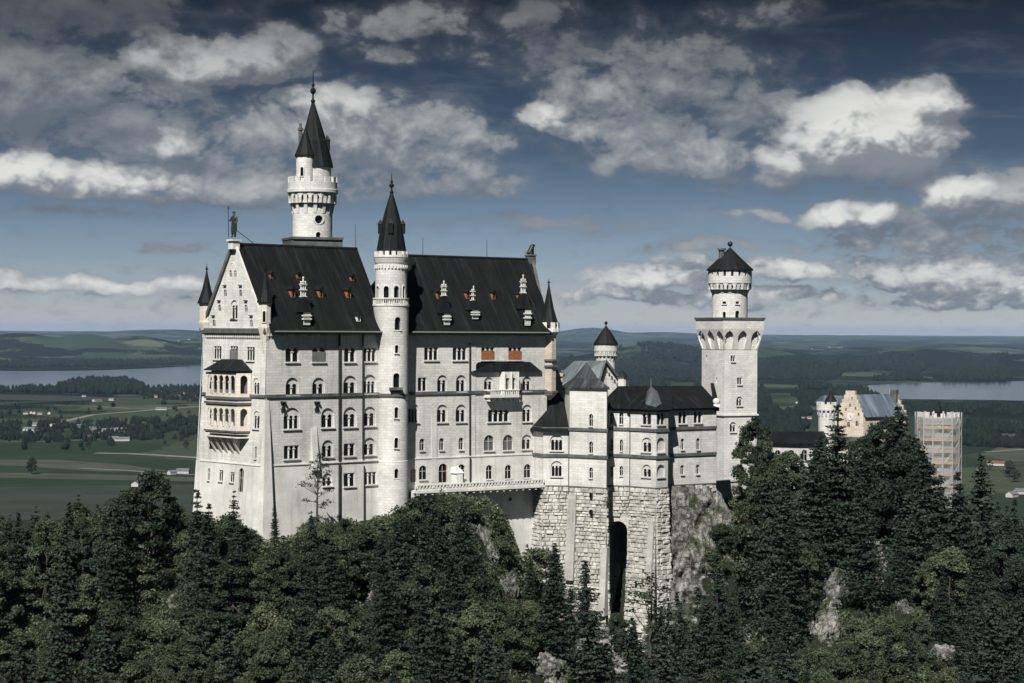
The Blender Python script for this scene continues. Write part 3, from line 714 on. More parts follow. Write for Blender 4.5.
def chimney_dormer(rp, px, yt, yb, w, cy0, cy1, cw, shafts=3):
    """white wall dormer that carries a dark cap and an ornamental white chimney"""
    a, b = rp.uv(px, yb); p = rp.P(a, b); sc = p.y / F; ex = rp.ex; out = V3((ex.y, -ex.x, 0)); wm = w * sc / abs(ex.x) * .5; cw *= .72
    h = (yb - yt) * sc * .85; dep = h / rp.up.z + .3; f = p + out * .35
    mb = MB(); mb.cheeks([f - ex * wm * .47, f + ex * wm * .47, f + ex * wm * .47 - out * dep, f - ex * wm * .47 - out * dep],
                       [q + V3((0, 0, h)) for q in (f - ex * wm * .5 + out * .15, f + ex * wm * .5 + out * .15, f + ex * wm * .5 - out * dep, f - ex * wm * .5 - out * dep)])
    for k in (.42, .68): mb.box(f - ex * wm * .56 + V3((0, 0, h * k)) - out * .2, ex * wm * 1.12, out * .48, V3((0, 0, .2)))
    o = mb.build('chimney_base', ['trim', 'roof'], pal)
    rm = MB(); t = f + V3((0, 0, h + .02)) + out * .3; bq = [t - ex * wm * .66, t + ex * wm * .66, t + ex * wm * .66 - out * (dep + .3), t - ex * wm * .66 - out * (dep + .3)]
    hh = (yt - cy1) * sc + .2; cc = f - out * dep * .35
    tw = wm * .26
    rm.hexa(bq, [v(cc, t.z + hh) + d for d in (-ex * tw + out * tw, ex * tw + out * tw, ex * tw - out * tw, -ex * tw - out * tw)]); rm.build('cap_roof', 'roof', o)
    ch = MB(); z0 = t.z + hh - .2; H = (cy1 - cy0) * sc; cm = cw * sc
    for k in range(shafts):
        q = cc + ex * cm * (k - (shafts - 1) / 2) * .42; hk = H * (1.0 if k == shafts // 2 else .78)
        ch.tube(v(q, z0), v(q, z0 + hk), cm * .12, n=8); ch.ball(v(q, z0 + hk), cm * .17, 8)
        ch.cbox(v(q, z0 + hk * .80), cm * .36, cm * .36, .14, tL)
    for kz in (.08, .40, .68): ch.cbox(v(cc, z0 + H * kz), cm * 1.3, cm * .5, .13, math.atan2(ex.y, ex.x))
    ch.build('chimney', 'trim', o)
chimney_dormer(rp1, 305.3, 310, 325, 13.5, 275.5, 296, 8.5)
chimney_dormer(rp2, 445.6, 311.5, 325, 13, 279.5, 295, 7, 3); chimney_dormer(rp2, 474, 308.5, 319, 13.5, 285, 300, 6, 2); chimney_dormer(rp2, 526.3, 306, 325.5, 12.5, 272.5, 291.5, 7.5, 3)
for px, y0, y1, rr in [(355, 224, 248, ra + dL * 23), (422.6, 237, 255, r1_ + dR * 5), (486.6, 239.5, 257, r1_ + dR * 18)]:
    mb = MB(); b = v(rr, 0); q = (rb if px < 400 else r1_); 
    d = (dL if px < 400 else dR); base = (ra if px < 400 else r1_)
    u = ray(px, 300); t = (u.x * base.y - u.y * base.x) / (d.x * u.y - d.y * u.x); pt = base + d * t
    zr = RL if px < 400 else RR; mb.tube(v(pt, zr - .1), v(pt, zat(px, y0, pt.y)), .055, .03, 5); mb.build('lightning_rod', 'pipe', pal)
# corner turrets of the palace
def turret(px, Y, r, yb, yc, ye, ya, yf, mat, n=8, crown=False, wins=()):
    c = plan(px, Y); mb = MB(); zz = lambda y: zat(px, y, Y)
    body = [(r * .25, zz(yb)), (r * .98, zz(yc)), (r * .98, zz(yc) + .25), (r * .9, zz(yc) + .3), (r * .9, zz(ye) - .3), (r, zz(ye) - .25), (r, zz(ye))]
    mb.lathe(c, body, n, smooth=False, a0=math.pi / n); o = mb.build('corner_turret', mat, pal)
    if wins: round_windows_flat(o, c, r * .9, wins, Y, n)
    sp = MB(); k = 1.22
    sp.lathe(c, [(r * .2, zz(ye) - .05), (r * k, zz(ye) - .02), (r * k, zz(ye) + .12), (r * .62, zz(ye) + (zz(ya) - zz(ye)) * .42), (.07, zz(ya))], n, smooth=False, a0=math.pi / n)
    finial(sp, c, zz(ya) - .2, zz(yf), .17)
    sp.build('spire', 'spire', o)
    if crown: 
        cr = MB(); crenels(cr, c, r * 1.25, .25, zz(ye) - 1.0, zz(ye) + .6, 8, .55, math.pi / 8); cr.lathe(c, [(r * .9, zz(ye) - 1.7), (r * 1.28, zz(ye) - 1.0), (r * 1.28, zz(ye) - .4), (r * .9, zz(ye) - .39)], 8, smooth=False, a0=math.pi / 8); cr.build('parapet', 'trim', o)
    return o
def round_windows_flat(o, c, r, wins, Y, n):
    for px, yt, yb, w in wins:
        z0, z1 = zat(px, yb, Y - r), zat(px, yt, Y - r); wd = w * (Y - r) / F
        dx = at(px, yt, Y - r).x - c.x; a = -math.acos(max(-.9, min(.9, dx / r)))
        k = round((a - math.pi / n) / (2 * math.pi / n) - .5) + .5; a = math.pi / n + k * 2 * math.pi / n
        rr = r * math.cos(math.pi / n); out = V3((math.cos(a), math.sin(a), 0)); ex = V3((-out.y, out.x, 0)); p = v(c, z0) + out * rr
        pl = Pl(p, p + ex, p + V3((0, 0, 1))); mb = MB(); q = arch(0, 0, wd, z1 - z0); big = arch(0, -.12, wd * 1.5, (z1 - z0) + .3)
        holed(mb, pl, big, [q], -.14); reveal(mb, pl, big, -.14, .02); reveal(mb, pl, q, -.14, .02)
        holed(mb, pl, q, [], -.012); 
        f = mb.build('turret_window', ['trim', 'glass'], o)
        for i, pg in enumerate(f.data.polygons):
            if i >= len(f.data.polygons) - (len(q) - 2): pg.material_index = 1
turret(264.6, 300.5, 1.05, 352, 328, 302.5, 270, 263, 'loggia', wins=[(264.8, 311, 322, 3)])
turret(206.2, 312.5, 1.2, 345, 323, 303.5, 271, 263.5, 'loggia')
ct = plan(548.6, 335.0)
turret(548.2, 335.2, 1.5, 400, 394, 326, 284, 278, 'warm', crown=True, wins=[(545.5, 347.5, 351, 2.2), (545, 379, 391, 2.2)])
for y in (360.5, 366.5, 392.0): mb = MB(); mb.lathe(ct + V3((0, .2, 0)), [(.9, zat(548, y, 335) - .2), (1.65, zat(548, y, 335) - .1), (1.65, zat(548, y, 335) + .2), (.9, zat(548, y, 335) + .3)], 8, smooth=False, a0=math.pi / 8); mb.build('turret_band', 'cornice', pal)
# --- two-storey loggia on the gable front
def gpt(px, py): a, b = g1.uv(px, py); return a, b
a0, _ = gpt(212.0, 420); a1, _ = gpt(250.8, 420)
PJ = 1.8
def lp(s_, d_, z): q = g1.P(s_, 0, -d_); return V3((q.x, q.y, z))
zl = {'roof': Z(-4.55), 'eave': Z(-6.3), 'u1': Z(-6.55), 'u0': Z(-10.25), 'l1': Z(-11.6), 'l0': Z(-15.2), 'b': Z(-17.0)}
ch = .9
path = [(a0, .0), (a0 + .9, PJ), (a1 - 1.25, PJ), (a1, .0)]
def storey(zb, zt, nm):
    mb = MB()
    for i in range(3):
        p, q = lp(*path[i], zb), lp(*path[i + 1], zb); pl = Pl(p, q, p + V3((0, 0, 1))); L = (q - p).length; H = zt - zb
        n = 5 if i == 1 else 1; hs = []; 
        for k in range(n):
            w = L / (n + .35) * .74 if n > 1 else min(L * .5, 1.05); cx = L * (k + .5 + .175) / (n + .35)
            hs.append(arch(cx, .55 if H > 3 else .4, w, H * .74, 8))
        holed(mb, pl, [(0, 0), (L, 0), (L, H), (0, H)], hs)
        for h in hs:
            reveal(mb, pl, h, 0, .16)
        for k in range(1, n):
            x = L * (k + .175) / (n + .35); mb.tube(pl.P(x, .5, -.05), pl.P(x, H * .62, -.05), .13, n=7); mb.cbox(pl.P(x, H * .62, -.02), .36, .36, .2, math.atan2(pl.ex.y, pl.ex.x))
    # floor and ceiling
    for z in (zb, zt): mb.face([lp(*path[i], z) for i in range(4)])
    o = mb.build(nm, 'loggia', pal)
    bk = MB(); bk.face([lp(a0, .06, zb), lp(a1, .06, zb), lp(a1, .06, zt), lp(a0, .06, zt)]); bk.build('inner_wall', 'board', o)  # dark grey colour stands in for the shade behind the arches
    return o
lg = storey(zl['u0'], zl['u1'], 'loggia'); lg2 = storey(zl['l0'], zl['l1'], 'loggia')
def skirt(zb, zt, g0, g1_, mat, name):
    mb = MB()
    for i in range(3):
        (p, d), (q, e) = path[i], path[i + 1]
        s0 = -1 if i == 0 else 0
        def G(k, g): 
            pp = {0: (path[0][0] - g, 0), 1: (path[1][0] - g * .6, PJ + g), 2: (path[2][0] + g * .6, PJ + g), 3: (path[3][0] + g, 0)}[k]; return pp
        mb.face([lp(*G(i, g0), zb), lp(*G(i + 1, g0), zb), lp(*G(i + 1, g1_), zt), lp(*G(i, g1_), zt)])
    mb.face([lp(*G(i, g0), zb) for i in range(4)][::-1]); mb.face([lp(*G(i, g1_), zt) for i in range(4)])
    return mb.build(name, mat, pal)
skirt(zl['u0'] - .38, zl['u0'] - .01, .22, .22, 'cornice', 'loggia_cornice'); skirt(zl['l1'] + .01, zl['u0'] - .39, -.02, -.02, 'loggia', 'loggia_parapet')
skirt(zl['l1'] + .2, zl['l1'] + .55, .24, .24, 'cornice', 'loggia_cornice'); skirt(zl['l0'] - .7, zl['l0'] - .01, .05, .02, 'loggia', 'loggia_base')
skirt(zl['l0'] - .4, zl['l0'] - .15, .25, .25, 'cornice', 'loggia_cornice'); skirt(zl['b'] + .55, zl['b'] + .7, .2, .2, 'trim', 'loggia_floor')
lr = MB()
q = [lp(a0 - .35, -.02, zl['eave']), lp(a0 + .6, PJ + .45, zl['eave']), lp(a1 - ch - .3, PJ + .45, zl['eave']), lp(a1 + .35, -.02, zl['eave'])]
t = [lp(a0 + 2.9, -.02, zl['roof']), lp(a0 + 3.0, .35, zl['roof']), lp(a1 - 2.6, .35, zl['roof']), lp(a1 - 2.5, -.02, zl['roof'])]
for i in range(3): lr.face([q[i], q[i + 1], t[i + 1], t[i]])
lr.face(t); lr.face(q[::-1])
lr.build('loggia_roof', 'spire', pal)
cb = MB()
for k in range(5):    # corbel arches under the loggia
    s_ = a0 + 1.6 + k * (a1 - a0 - 4.2) / 4
    cb.hexa([lp(s_ - .22, .0, zl['b'] - 2.2), lp(s_ + .22, .0, zl['b'] - 2.2), lp(s_ + .22, .25, zl['b'] - 2.2), lp(s_ - .22, .25, zl['b'] - 2.2)][::-1],
            [lp(s_ - .3, 0, zl['b'] + .5), lp(s_ + .3, 0, zl['b'] + .5), lp(s_ + .3, PJ, zl['b'] + .5), lp(s_ - .3, PJ, zl['b'] + .5)][::-1])
cb.build('loggia_bracket', 'loggia', pal)
# --- balcony with canopy on the long side
cy = MB()
def rp_(px, d, z):
    a, _ = f3.uv(px, 400); q = f3.P(a, 0, -d); return V3((q.x, q.y, z))
ze, zt = Z(-6.75), Z(-5.1)
q = [rp_(469, 0, ze), rp_(470, .5, ze), rp_(539.5, .5, ze), rp_(542, 0, ze)]; t = [rp_(478, 0, zt), rp_(498, .02, zt + .12), rp_(506, .02, zt + .12), rp_(530, 0, zt)]
for i in range(3): cy.face([q[i], q[i + 1], t[i + 1], t[i]])
cy.face([q[3], q[0], t[0], t[3]]); cy.face(q[::-1]); cy.face(t)
for k in range(4): cy.box(q[0], V3((0, 0, 0.001)), V3((.001, 0, 0)), V3((0, .001, 0))) if False else None
cy.build('canopy_roof', 'spire', pal)
bl = MB(); zb0 = Z(-10.9)
q = [rp_(484, -.02, zb0), rp_(485, 1.45, zb0), rp_(514, 1.45, zb0), rp_(515.5, -.02, zb0)]; bl.hexa(q, [p + V3((0, 0, .45)) for p in q])
for k in range(15):
    p = q[1] + (q[2] - q[1]) * ((k + .5) / 15); bl.tube(p + V3((0, .15, .45)), p + V3((0, .15, 1.15)), .09, n=5)
for a, b in ((q[0], q[1]), (q[1], q[2]), (q[2], q[3])): bl.tube(a + V3((0, .12, 1.2)), b + V3((0, .12, 1.2)), .12, n=5)
for k in range(6):
    p = q[0] + (q[3] - q[0]) * ((k + .5) / 6); bl.cbox(p + nR * .6 - V3((0, 0, .3)), .3, 1.0, .6, tR)
balc = bl.build('balcony', 'trim', pal)
by = MB(); z1 = Z(-6.7)
bq = [rp_(499.5, -.02, zb0), rp_(500.5, .95, zb0), rp_(514, .95, zb0), rp_(515.0, -.02, zb0)]
for i in range(3):
    p, w = bq[i] + V3((0, 0, .46)), bq[i + 1] + V3((0, 0, .46)); pl = Pl(p, w, p + V3((0, 0, 1))); L = (w - p).length; H = z1 - p.z; hs = []
    if i == 1:
        for k in (0, 1): window(pl, hs, pal, L * (.28 + .44 * k), .75, 2.0, L * .26, 1, 'single', mat='trim', pane='glass_grey', metric=True)
    holed(by, pl, [(0, 0), (L, 0), (L, H), (0, H)], hs)
for p in (bq[1], (bq[1] + bq[2]) / 2, bq[2]): by.tube(p + nR * .25 + V3((0, 0, .4)), v(p + nR * .25, z1), .13, n=7)
by.build('balcony_bay', 'trim', pal)

# ------------------------------------------------------------------ stair tower on the long side
YS = 315.1
st_c = plan(393.2, YS); su_c = plan(390.6, YS)
stt = thing('stair_tower', (st_c.x, st_c.y, ZB), 'slim round stair tower with arcaded gallery and dark needle spire before the palace middle', 'tower')
zS = lambda y: zat(392, y, YS); k_ = YS / F
r0, r1 = 14.7 * k_, 15.9 * k_
sh = MB()
prof = [(r0 * 1.10, ZB), (r0 * 1.06, zS(470)), (r0 * 1.03, zS(461.5)), (r0 * 1.03, zS(460.5)), (r0, zS(460)), (r0, zS(345)), (r1 * 1.12, zS(308)), (r1 * 1.12, zS(305)), (r1, zS(304.8)), (r1, zS(264)), (r1 * 1.05, zS(263)), (r1 * 1.12, zS(258.5)), (r1 * .8, zS(258.4))]
cs = [st_c] * 6 + [su_c] * 7
sh.lathe(st_c, prof, 72, centres=cs)
shaft = sh.build('shaft', 'tower_stone', stt)
round_windows(shaft, stt, st_c, r0, [(396.8, 345, 353, 3.6), (396.5, 373, 387.5, 6.5), (396.5, 407, 418, 3.8), (396.5, 437.5, 448, 4), (396.4, 468.5, 478, 4), (397.5, 317, 330, 6)], YS)
up = [(su_c.x, su_c.y)]
pan = []
for px, yt, yb, w in [(377.5, 286, 299, 4.2), (386.5, 286, 303, 5.4), (396.5, 286, 303, 5.4), (403.5, 286, 301, 3.6)]: pan.append((px, yt, yb, w))
round_windows(shaft, stt, su_c, r1, pan, YS)
gl = MB(); rg_ = 18.6 * k_
gl.lathe(su_c, [(r1 * .95, zS(309)), (rg_ * .98, zS(306.3)), (rg_, zS(306)), (rg_, zS(304.5)), (r1 * .95, zS(304.4))], 40)
gal = gl.build('gallery', 'trim', stt)
ba = MB()
for k in range(52): a = 2 * math.pi * k / 52; p = v(su_c, zS(304.6)) + V3((math.cos(a), math.sin(a), 0)) * (rg_ - .15); ba.tube(p, p + V3((0, 0, .85)), .075, n=5)
ba.lathe(su_c, [(rg_ - .28, zS(304.6) + .85), (rg_ - .02, zS(304.6) + .86), (rg_ - .02, zS(304.6) + 1.05), (rg_ - .28, zS(304.6) + 1.06)], 40, cap=False); ba.build('balustrade', 'trim', gal)
fr = MB()
for k in range(30): a = 2 * math.pi * k / 30; p = v(su_c, zS(267)) + V3((math.cos(a), math.sin(a), 0)) * (r1 + .05); fr.cbox(p, .3, .26, .55, a)
fr.build('corbel_frieze', 'trim', stt)
cw = MB(); rc = 17.4 * k_
cw.lathe(su_c, [(r1 * .9, zS(263.5)), (rc, zS(260.5)), (rc, zS(257.5)), (r1 * .85, zS(257.4))], 40)
crn = cw.build('cornice', 'cornice', stt)
cw = MB(); crenels(cw, su_c, rc - .02, .45, zS(257.5), zS(251.6), 16, .62, .2); cw.lathe(su_c, [(rc - .42, zS(257.4)), (rc - .06, zS(257.4)), (rc - .06, zS(255.5)), (rc - .42, zS(255.4))], 40, cap=False); cw.build('battlement', 'trim', stt)
sp = MB(); rs = 14.8 * k_
sp.lathe(su_c, [(rs * 1.0, zS(257)), (rs * 1.02, zS(252)), (rs * .76, zS(229)), (rs * .74, zS(227)), (rs * .40, zS(208)), (.14, zS(191.5))], 12, smooth=False)
spire = sp.build('spire', 'spire', stt)
for dx in (-11.0, 11.4, 0):
    mb = MB(); p = v(su_c, zS(229)) + V3((dx * k_, (0 if dx else -11 * k_), 0)); mb.cbox(p, .75, .75, 1.5); mb.lathe(p, [(.62, p.z + .72), (.62, p.z + .8), (.03, p.z + 1.5)], 4, a0=math.pi / 4, smooth=False); mb.build('lucarne', 'spire', spire)
fi = MB(); finial(fi, su_c, zS(193), zS(172.5), .28); fi.build('finial', 'iron', stt)
lb = MB(); a = -math.acos((396.5 - 393.2) / 14.7); out = V3((math.cos(a), math.sin(a), 0)); p = v(st_c, zS(389.5)) + out * r0; ex = V3((-out.y, out.x, 0))
lb.box(p - ex * 1.0 - out * .4, ex * 2.0, out * 1.1, V3((0, 0, .4))); lb.box(p - ex * .8 - out * .4 - V3((0, 0, .5)), ex * 1.6, out * .7, V3((0, 0, .5))); lb.build('window_ledge', 'cornice', stt)
rb_ = MB(); rb_.lathe(st_c, [(r0 - .1, zS(396.3)), (r0 + .2, zS(396.2)), (r0 + .2, zS(393.4)), (r0 - .1, zS(393.3))], 48, cap=False); rb_.build('string_course', 'cornice', stt)

# ------------------------------------------------------------------ main round tower behind the palace
YM = 338.0; mc = plan(311.6, YM); zM = lambda y: zat(312, y, YM); km = YM / F
mt_ = thing('round_tower', (mc.x, mc.y, Z(-25)), 'tallest round tower rising behind the palace roof, with side turret and highest cone', 'tower')
rs = 19.8 * km
mb = MB(); mb.lathe(mc, [(rs, Z(-25)), (rs, zM(213)), (rs * 1.0, zM(192)), (rs * .9, zM(188))], 72); sf = mb.build('shaft', 'tower_stone', mt_)
round_windows(sf, mt_, mc, rs, [(319, 214.5, 224.5, 8.5, 'round'), (318.5, 232, 240, 5)], YM)
mb = MB(); mb.cbox(v(mc, zM(249)), 56 * km * .9, 56 * km * .8, 3.0, R(20)); mb.cbox(v(mc, zM(239.2)), 60 * km * .86, 60 * km * .8, .4, R(20)); mb.build('platform', 'cornice', mt_)
rp = 24.6 * km
mb = MB(); corbels(mb, mc, rs, rp - .2, zM(214), zM(193.5), 14, .34); mb.build('corbel', 'trim', mt_)
mb = MB(); arcade_ring(mb, mc, rp - .08, zM(204), zM(193.6), 14, .9, .72)
mb.lathe(mc, [(rs - .1, zM(192.6)), (rp, zM(194)), (rp + .15, zM(193)), (rp + .15, zM(190)), (rp, zM(189.6)), (rp, zM(183)), (rp - .45, zM(182.9)), (rp - .45, zM(189)), (rs - .2, zM(189))], 40)
crenels(mb, mc, rp, .45, zM(183), zM(177.5), 14, .58, .1); mb.build('parapet', 'tower_stone', mt_)
rd = 15.5 * km; dc = plan(314.5, YM)
mb = MB(); mb.lathe(dc, [(rd, zM(190)), (rd, zM(166)), (rd * .6, zM(165.9))], 32); mb.build('drum', 'tower_stone', mt_)
mb = MB(); mb.lathe(dc, [(rd * .8, zM(168.2)), (17.6 * km, zM(167.5)), (17.0 * km, zM(164)), (13.0 * km, zM(141)), (11.8 * km, zM(138.5)), (.18, zM(101))], 12, smooth=False, centres=[dc, dc, dc, plan(313, YM), plan(312.8, YM), plan(311.6, YM)])
cone = mb.build('cone_roof', 'spire', mt_)
mb = MB(); p = v(plan(326, YM), zM(145)); mb.cbox(p, .9, .9, 1.6); mb.lathe(p, [(.75, p.z + .8), (.75, p.z + .9), (.03, p.z + 1.7)], 4, a0=math.pi / 4, smooth=False); mb.build('lucarne', 'spire', cone)
mb = MB(); finial(mb, plan(311.6, YM), zM(102.5), zM(70.5), .32); mb.build('finial', 'iron', mt_)
tc_ = plan(304.0, YM - 2.0); rt = 8.9 * km
mb = MB(); mb.lathe(tc_, [(rt, zM(190)), (rt, zM(158)), (rt * 1.05, zM(157.6)), (rt * .5, zM(157.5))], 28); tu = mb.build('side_turret', 'tower_stone', mt_)
mb = MB(); mb.lathe(tc_, [(rt * .8, zM(158.4)), (rt * 1.18, zM(157.6)), (rt * 1.16, zM(156)), (rt * .55, zM(142)), (.1, zM(129))], 10, smooth=False); mb.build('turret_roof', 'spire', tu)
round_windows_flat(tu, tc_, rt * 1.0, [(301.3, 167, 176, 3.2)], YM - 2, 28)
mb = MB(); p = plan(299.2, YM - 1); mb.tube(v(p, zM(160)), v(p, zM(128)), .33, n=8); mb.tube(v(p, zM(131)), v(p, zM(129)), .5, n=8); mb.tube(v(p, zM(128)), v(p, zM(124)), .22, n=8); mb.build('chimney', 'cornice', mt_)
# ------------------------------------------------------------------ statues on the roof
def skin(name, verts, edges, radii, mat, root=0, sub=2):
    me = bpy.data.meshes.new(name); o0 = V3(verts[root]); me.from_pydata([tuple(V3(p) - o0) for p in verts], edges, [])
    o = bpy.data.objects.new(name, me); COL.objects.link(o); o.location = o0
    md = o.modifiers.new('skin', 'SKIN')
    for i, r in enumerate(radii): me.skin_vertices[0].data[i].radius = (r, r)
    me.skin_vertices[0].data[root].use_root = True
    sb = o.modifiers.new('sub', 'SUBSURF'); sb.levels = sb.render_levels = sub
    bpy.context.view_layer.update(); dg = bpy.context.evaluated_depsgraph_get()
    nm = bpy.data.meshes.new_from_object(o.evaluated_get(dg)); o.modifiers.clear(); o.data = nm
    nm.materials.clear(); nm.materials.append(M[mat])
    for p in nm.polygons: p.use_smooth = True
    ORG[o.name] = o0; return o
c = v(ra + nG * .1, RL + .93); kf = V3((-.55, -.83, 0)).normalized(); kr = V3((-kf.y, kf.x, 0)) * -1   # facing, its right hand side
def K(r, f, z): return c + kr * r + kf * f + V3((0, 0, z))
kn = thing('knight_statue', c, 'dark bronze knight statue with lance and shield standing on the palace gable tip', 'statue')
vv = [K(0, 0, 2.05), K(0, .02, 2.5), K(0, .04, 3.0), K(0, .04, 3.28), K(0, .07, 3.62),
      K(.28, 0, 1.9), K(.34, .08, 1.05), K(.36, -.05, .15), K(.36, .25, .06), K(-.28, 0, 1.9), K(-.30, .15, 1.05), K(-.30, .0, .15), K(-.3, .3, .06),
      K(.48, 0, 3.0), K(.72, .12, 2.5), K(.72, .45, 2.6), K(-.48, 0, 3.0), K(-.62, .1, 2.4), K(-.55, .38, 2.05)]
ee = [(0, 1), (1, 2), (2, 3), (3, 4), (0, 5), (5, 6), (6, 7), (7, 8), (0, 9), (9, 10), (10, 11), (11, 12), (2, 13), (13, 14), (14, 15), (2, 16), (16, 17), (17, 18)]
rr = [.36, .33, .38, .17, .27, .26, .19, .14, .12, .26, .19, .14, .12, .2, .15, .1, .2, .15, .1]
body = skin('body', vv, ee, rr, 'bronze'); body.parent = kn; body.location = V3(vv[0]) - c
mb = MB(); mb.tube(K(.72, .48, .0), K(.74, .50, 4.35), .055, .045); mb.lathe(K(.74, .5, 0), [(.05, c.z + 4.3), (.13, c.z + 4.45), (.01, c.z + 4.9)], 6); mb.build('lance', 'iron', kn)
mb = MB(); s0 = K(-.52, .5, .1)
pts = [(-.42, 1.95), (.42, 1.95), (.42, 1.0), (.26, .45), (0, .05), (-.26, .45), (-.42, 1.0)]
mb.face([s0 + kr * a + V3((0, 0, b)) for a, b in pts]); mb.face([s0 + kr * a - kf * .12 + V3((0, 0, b)) for a, b in pts][::-1])
for i in range(7):
    j = (i + 1) % 7; A_, B_ = pts[i], pts[j]
    mb.face([s0 + kr * A_[0] + V3((0, 0, A_[1])), s0 + kr * A_[0] - kf * .12 + V3((0, 0, A_[1])), s0 + kr * B_[0] - kf * .12 + V3((0, 0, B_[1])), s0 + kr * B_[0] + V3((0, 0, B_[1]))])
mb.build('shield', 'bronze', kn)
mb = MB(); mb.lathe(K(0, .06, 0), [(.29, c.z + 3.66), (.27, c.z + 3.82), (.16, c.z + 3.95), (.03, c.z + 4.02)], 10); mb.build('helmet', 'bronze', kn)
mb = MB(); mb.tube(K(0, -.3, 1.2), v(ra + dL * 3.6, RL + .05), .05); mb.build('stay_rod', 'iron', kn)
# lion on the far gable
c = v(r2 - dR * .3, RR + .73); lf = dR; lx = V3((-lf.y, lf.x, 0))
def Lq(f, s, z): return c + lf * f + lx * s + V3((0, 0, z))
vv = [Lq(-.42, 0, .48), Lq(0, 0, .85), Lq(.32, 0, 1.25), Lq(.42, 0, 1.6), Lq(.72, 0, 1.6), Lq(.95, 0, 1.5), Lq(.42, .2, .75), Lq(.46, .22, .08), Lq(.68, .22, .05), Lq(.42, -.2, .75), Lq(.46, -.22, .08), Lq(.68, -.22, .05),
      Lq(-.2, .34, .35), Lq(.12, .36, .12), Lq(-.2, -.34, .35), Lq(.12, -.36, .12), Lq(-.8, .05, .2), Lq(-.95, .2, .5)]
ee = [(0, 1), (1, 2), (2, 3), (3, 4), (4, 5), (2, 6), (6, 7), (7, 8), (2, 9), (9, 10), (10, 11), (0, 12), (12, 13), (0, 14), (14, 15), (0, 16), (16, 17)]
rr = [.40, .38, .42, .36, .26, .14, .17, .12, .11, .17, .12, .11, .26, .12, .26, .12, .09, .09]
li = skin('lion_statue', vv, ee, rr, 'bronze'); tag(li, 'dark bronze seated lion statue on the right gable tip of the palace', 'statue')

# ------------------------------------------------------------------ terrace below the right half of the palace
def tp(px, d, z):
    a, _ = f3.uv(px, 400); q = f3.P(a, 0, -d); return V3((q.x, q.y, z))
zt_ = Z(-25.35)
ter = thing('terrace', tp(470, 3, Z(-34)), 'narrow balustraded stone terrace running along the palace foot above the bushes', 'terrace')
TP = [(406, 3.2), (470, 3.6), (531, 3.6), (541, 1.2)]
P4 = [tp(px, d, zt_) for px, d in TP]
mb = MB(); front = P4; back = [tp(px, -.2, zt_) for px, d in TP]
for i in range(3):
    lo = Z(-25.7)
    mb.hexa([v(front[i], lo), v(front[i + 1], lo), v(back[i + 1], lo), v(back[i], lo)], [front[i], front[i + 1], back[i + 1], back[i]])
mb.build('walkway', 'plinth', ter)
mb = MB(); 
for i in range(3):
    p, q = front[i], front[i + 1]; L = (q - p).length; d = (q - p).normalized(); n = V3((d.y, -d.x, 0))
    if n.y > 0: n = -n
    mb.box(p - n * .35 + V3((0, 0, .82)), q - p, n * .5, V3((0, 0, .18))); mb.box(p - n * .3, q - p, n * .38, V3((0, 0, .42)))
    k = 0.0
    while k < L:
        mb.cbox(p + d * k + V3((0, 0, .62)), .5 if int(k / .62) % 5 == 0 else .26, .3, .42, math.atan2(d.y, d.x)); k += .62
mb.build('parapet', 'trim', ter)
mb = MB()
for i in range(3):
    p, q = front[i], front[i + 1]; L = (q - p).length; d = (q - p).normalized(); n = V3((d.y, -d.x, 0))
    if n.y > 0: n = -n
    mb.box(p + n * .02 - V3((0, 0, .34)), q - p, n * .25, V3((0, 0, .3)))
    mb.box(p - n * .6 + V3((0, 0, .22)), q - p, n * .12, V3((0, 0, .73)))
    k = .3
    while k < L: mb.cbox(p + d * k - V3((0, 0, .5)) - n * .1, .32, .5, .34, math.atan2(d.y, d.x)); k += 1.3
mb.build('cornice', 'trim', ter)
mb = MB(); pw = [tp(404, 2.2, 0), tp(490, 2.4, 0)]
mb.face([v(pw[0], Z(-34)), v(pw[1], Z(-34)), v(pw[1], Z(-25.4)), v(pw[0], Z(-25.4))])
mb.face([v(pw[1], Z(-34)), v(tp(490, -.6, 0), Z(-34)), v(tp(490, -.6, 0), Z(-25.4)), v(pw[1], Z(-25.4))])
pl = Pl(v(tp(489, .75, 0), Z(-52)), v(tp(545, .75, 0), Z(-52)), v(tp(489, .75, 0), Z(-25))); L = (tp(545, .75, 0) - tp(489, .75, 0)).length
hs = []; window(pl, hs, ter, 510, 497, 501, 3.4, 1, 'single', mat='plinth', sill=False)
holed(mb, pl, [(0, 0), (L, 0), (L, 27), (0, 27)], hs); mb.build('retaining_wall', 'plinth', ter)
mb = MB(); p = tp(454.5, .9, zt_); mb.cbox(p + V3((0, 0, 1.2)), 1.2, 1.4, 2.4, tR); mb.hexa([q for q in [tp(450.4, 1.7, zt_ + 2.4), tp(458.6, 1.7, zt_ + 2.4), tp(458.6, .1, zt_ + 2.4), tp(450.4, .1, zt_ + 2.4)]],
        [tp(451, 1.5, zt_ + 2.7), tp(458, 1.5, zt_ + 2.7), tp(458, .1, zt_ + 3.4), tp(451, .1, zt_ + 3.4)]); mb.build('door_porch', 'trim', ter)

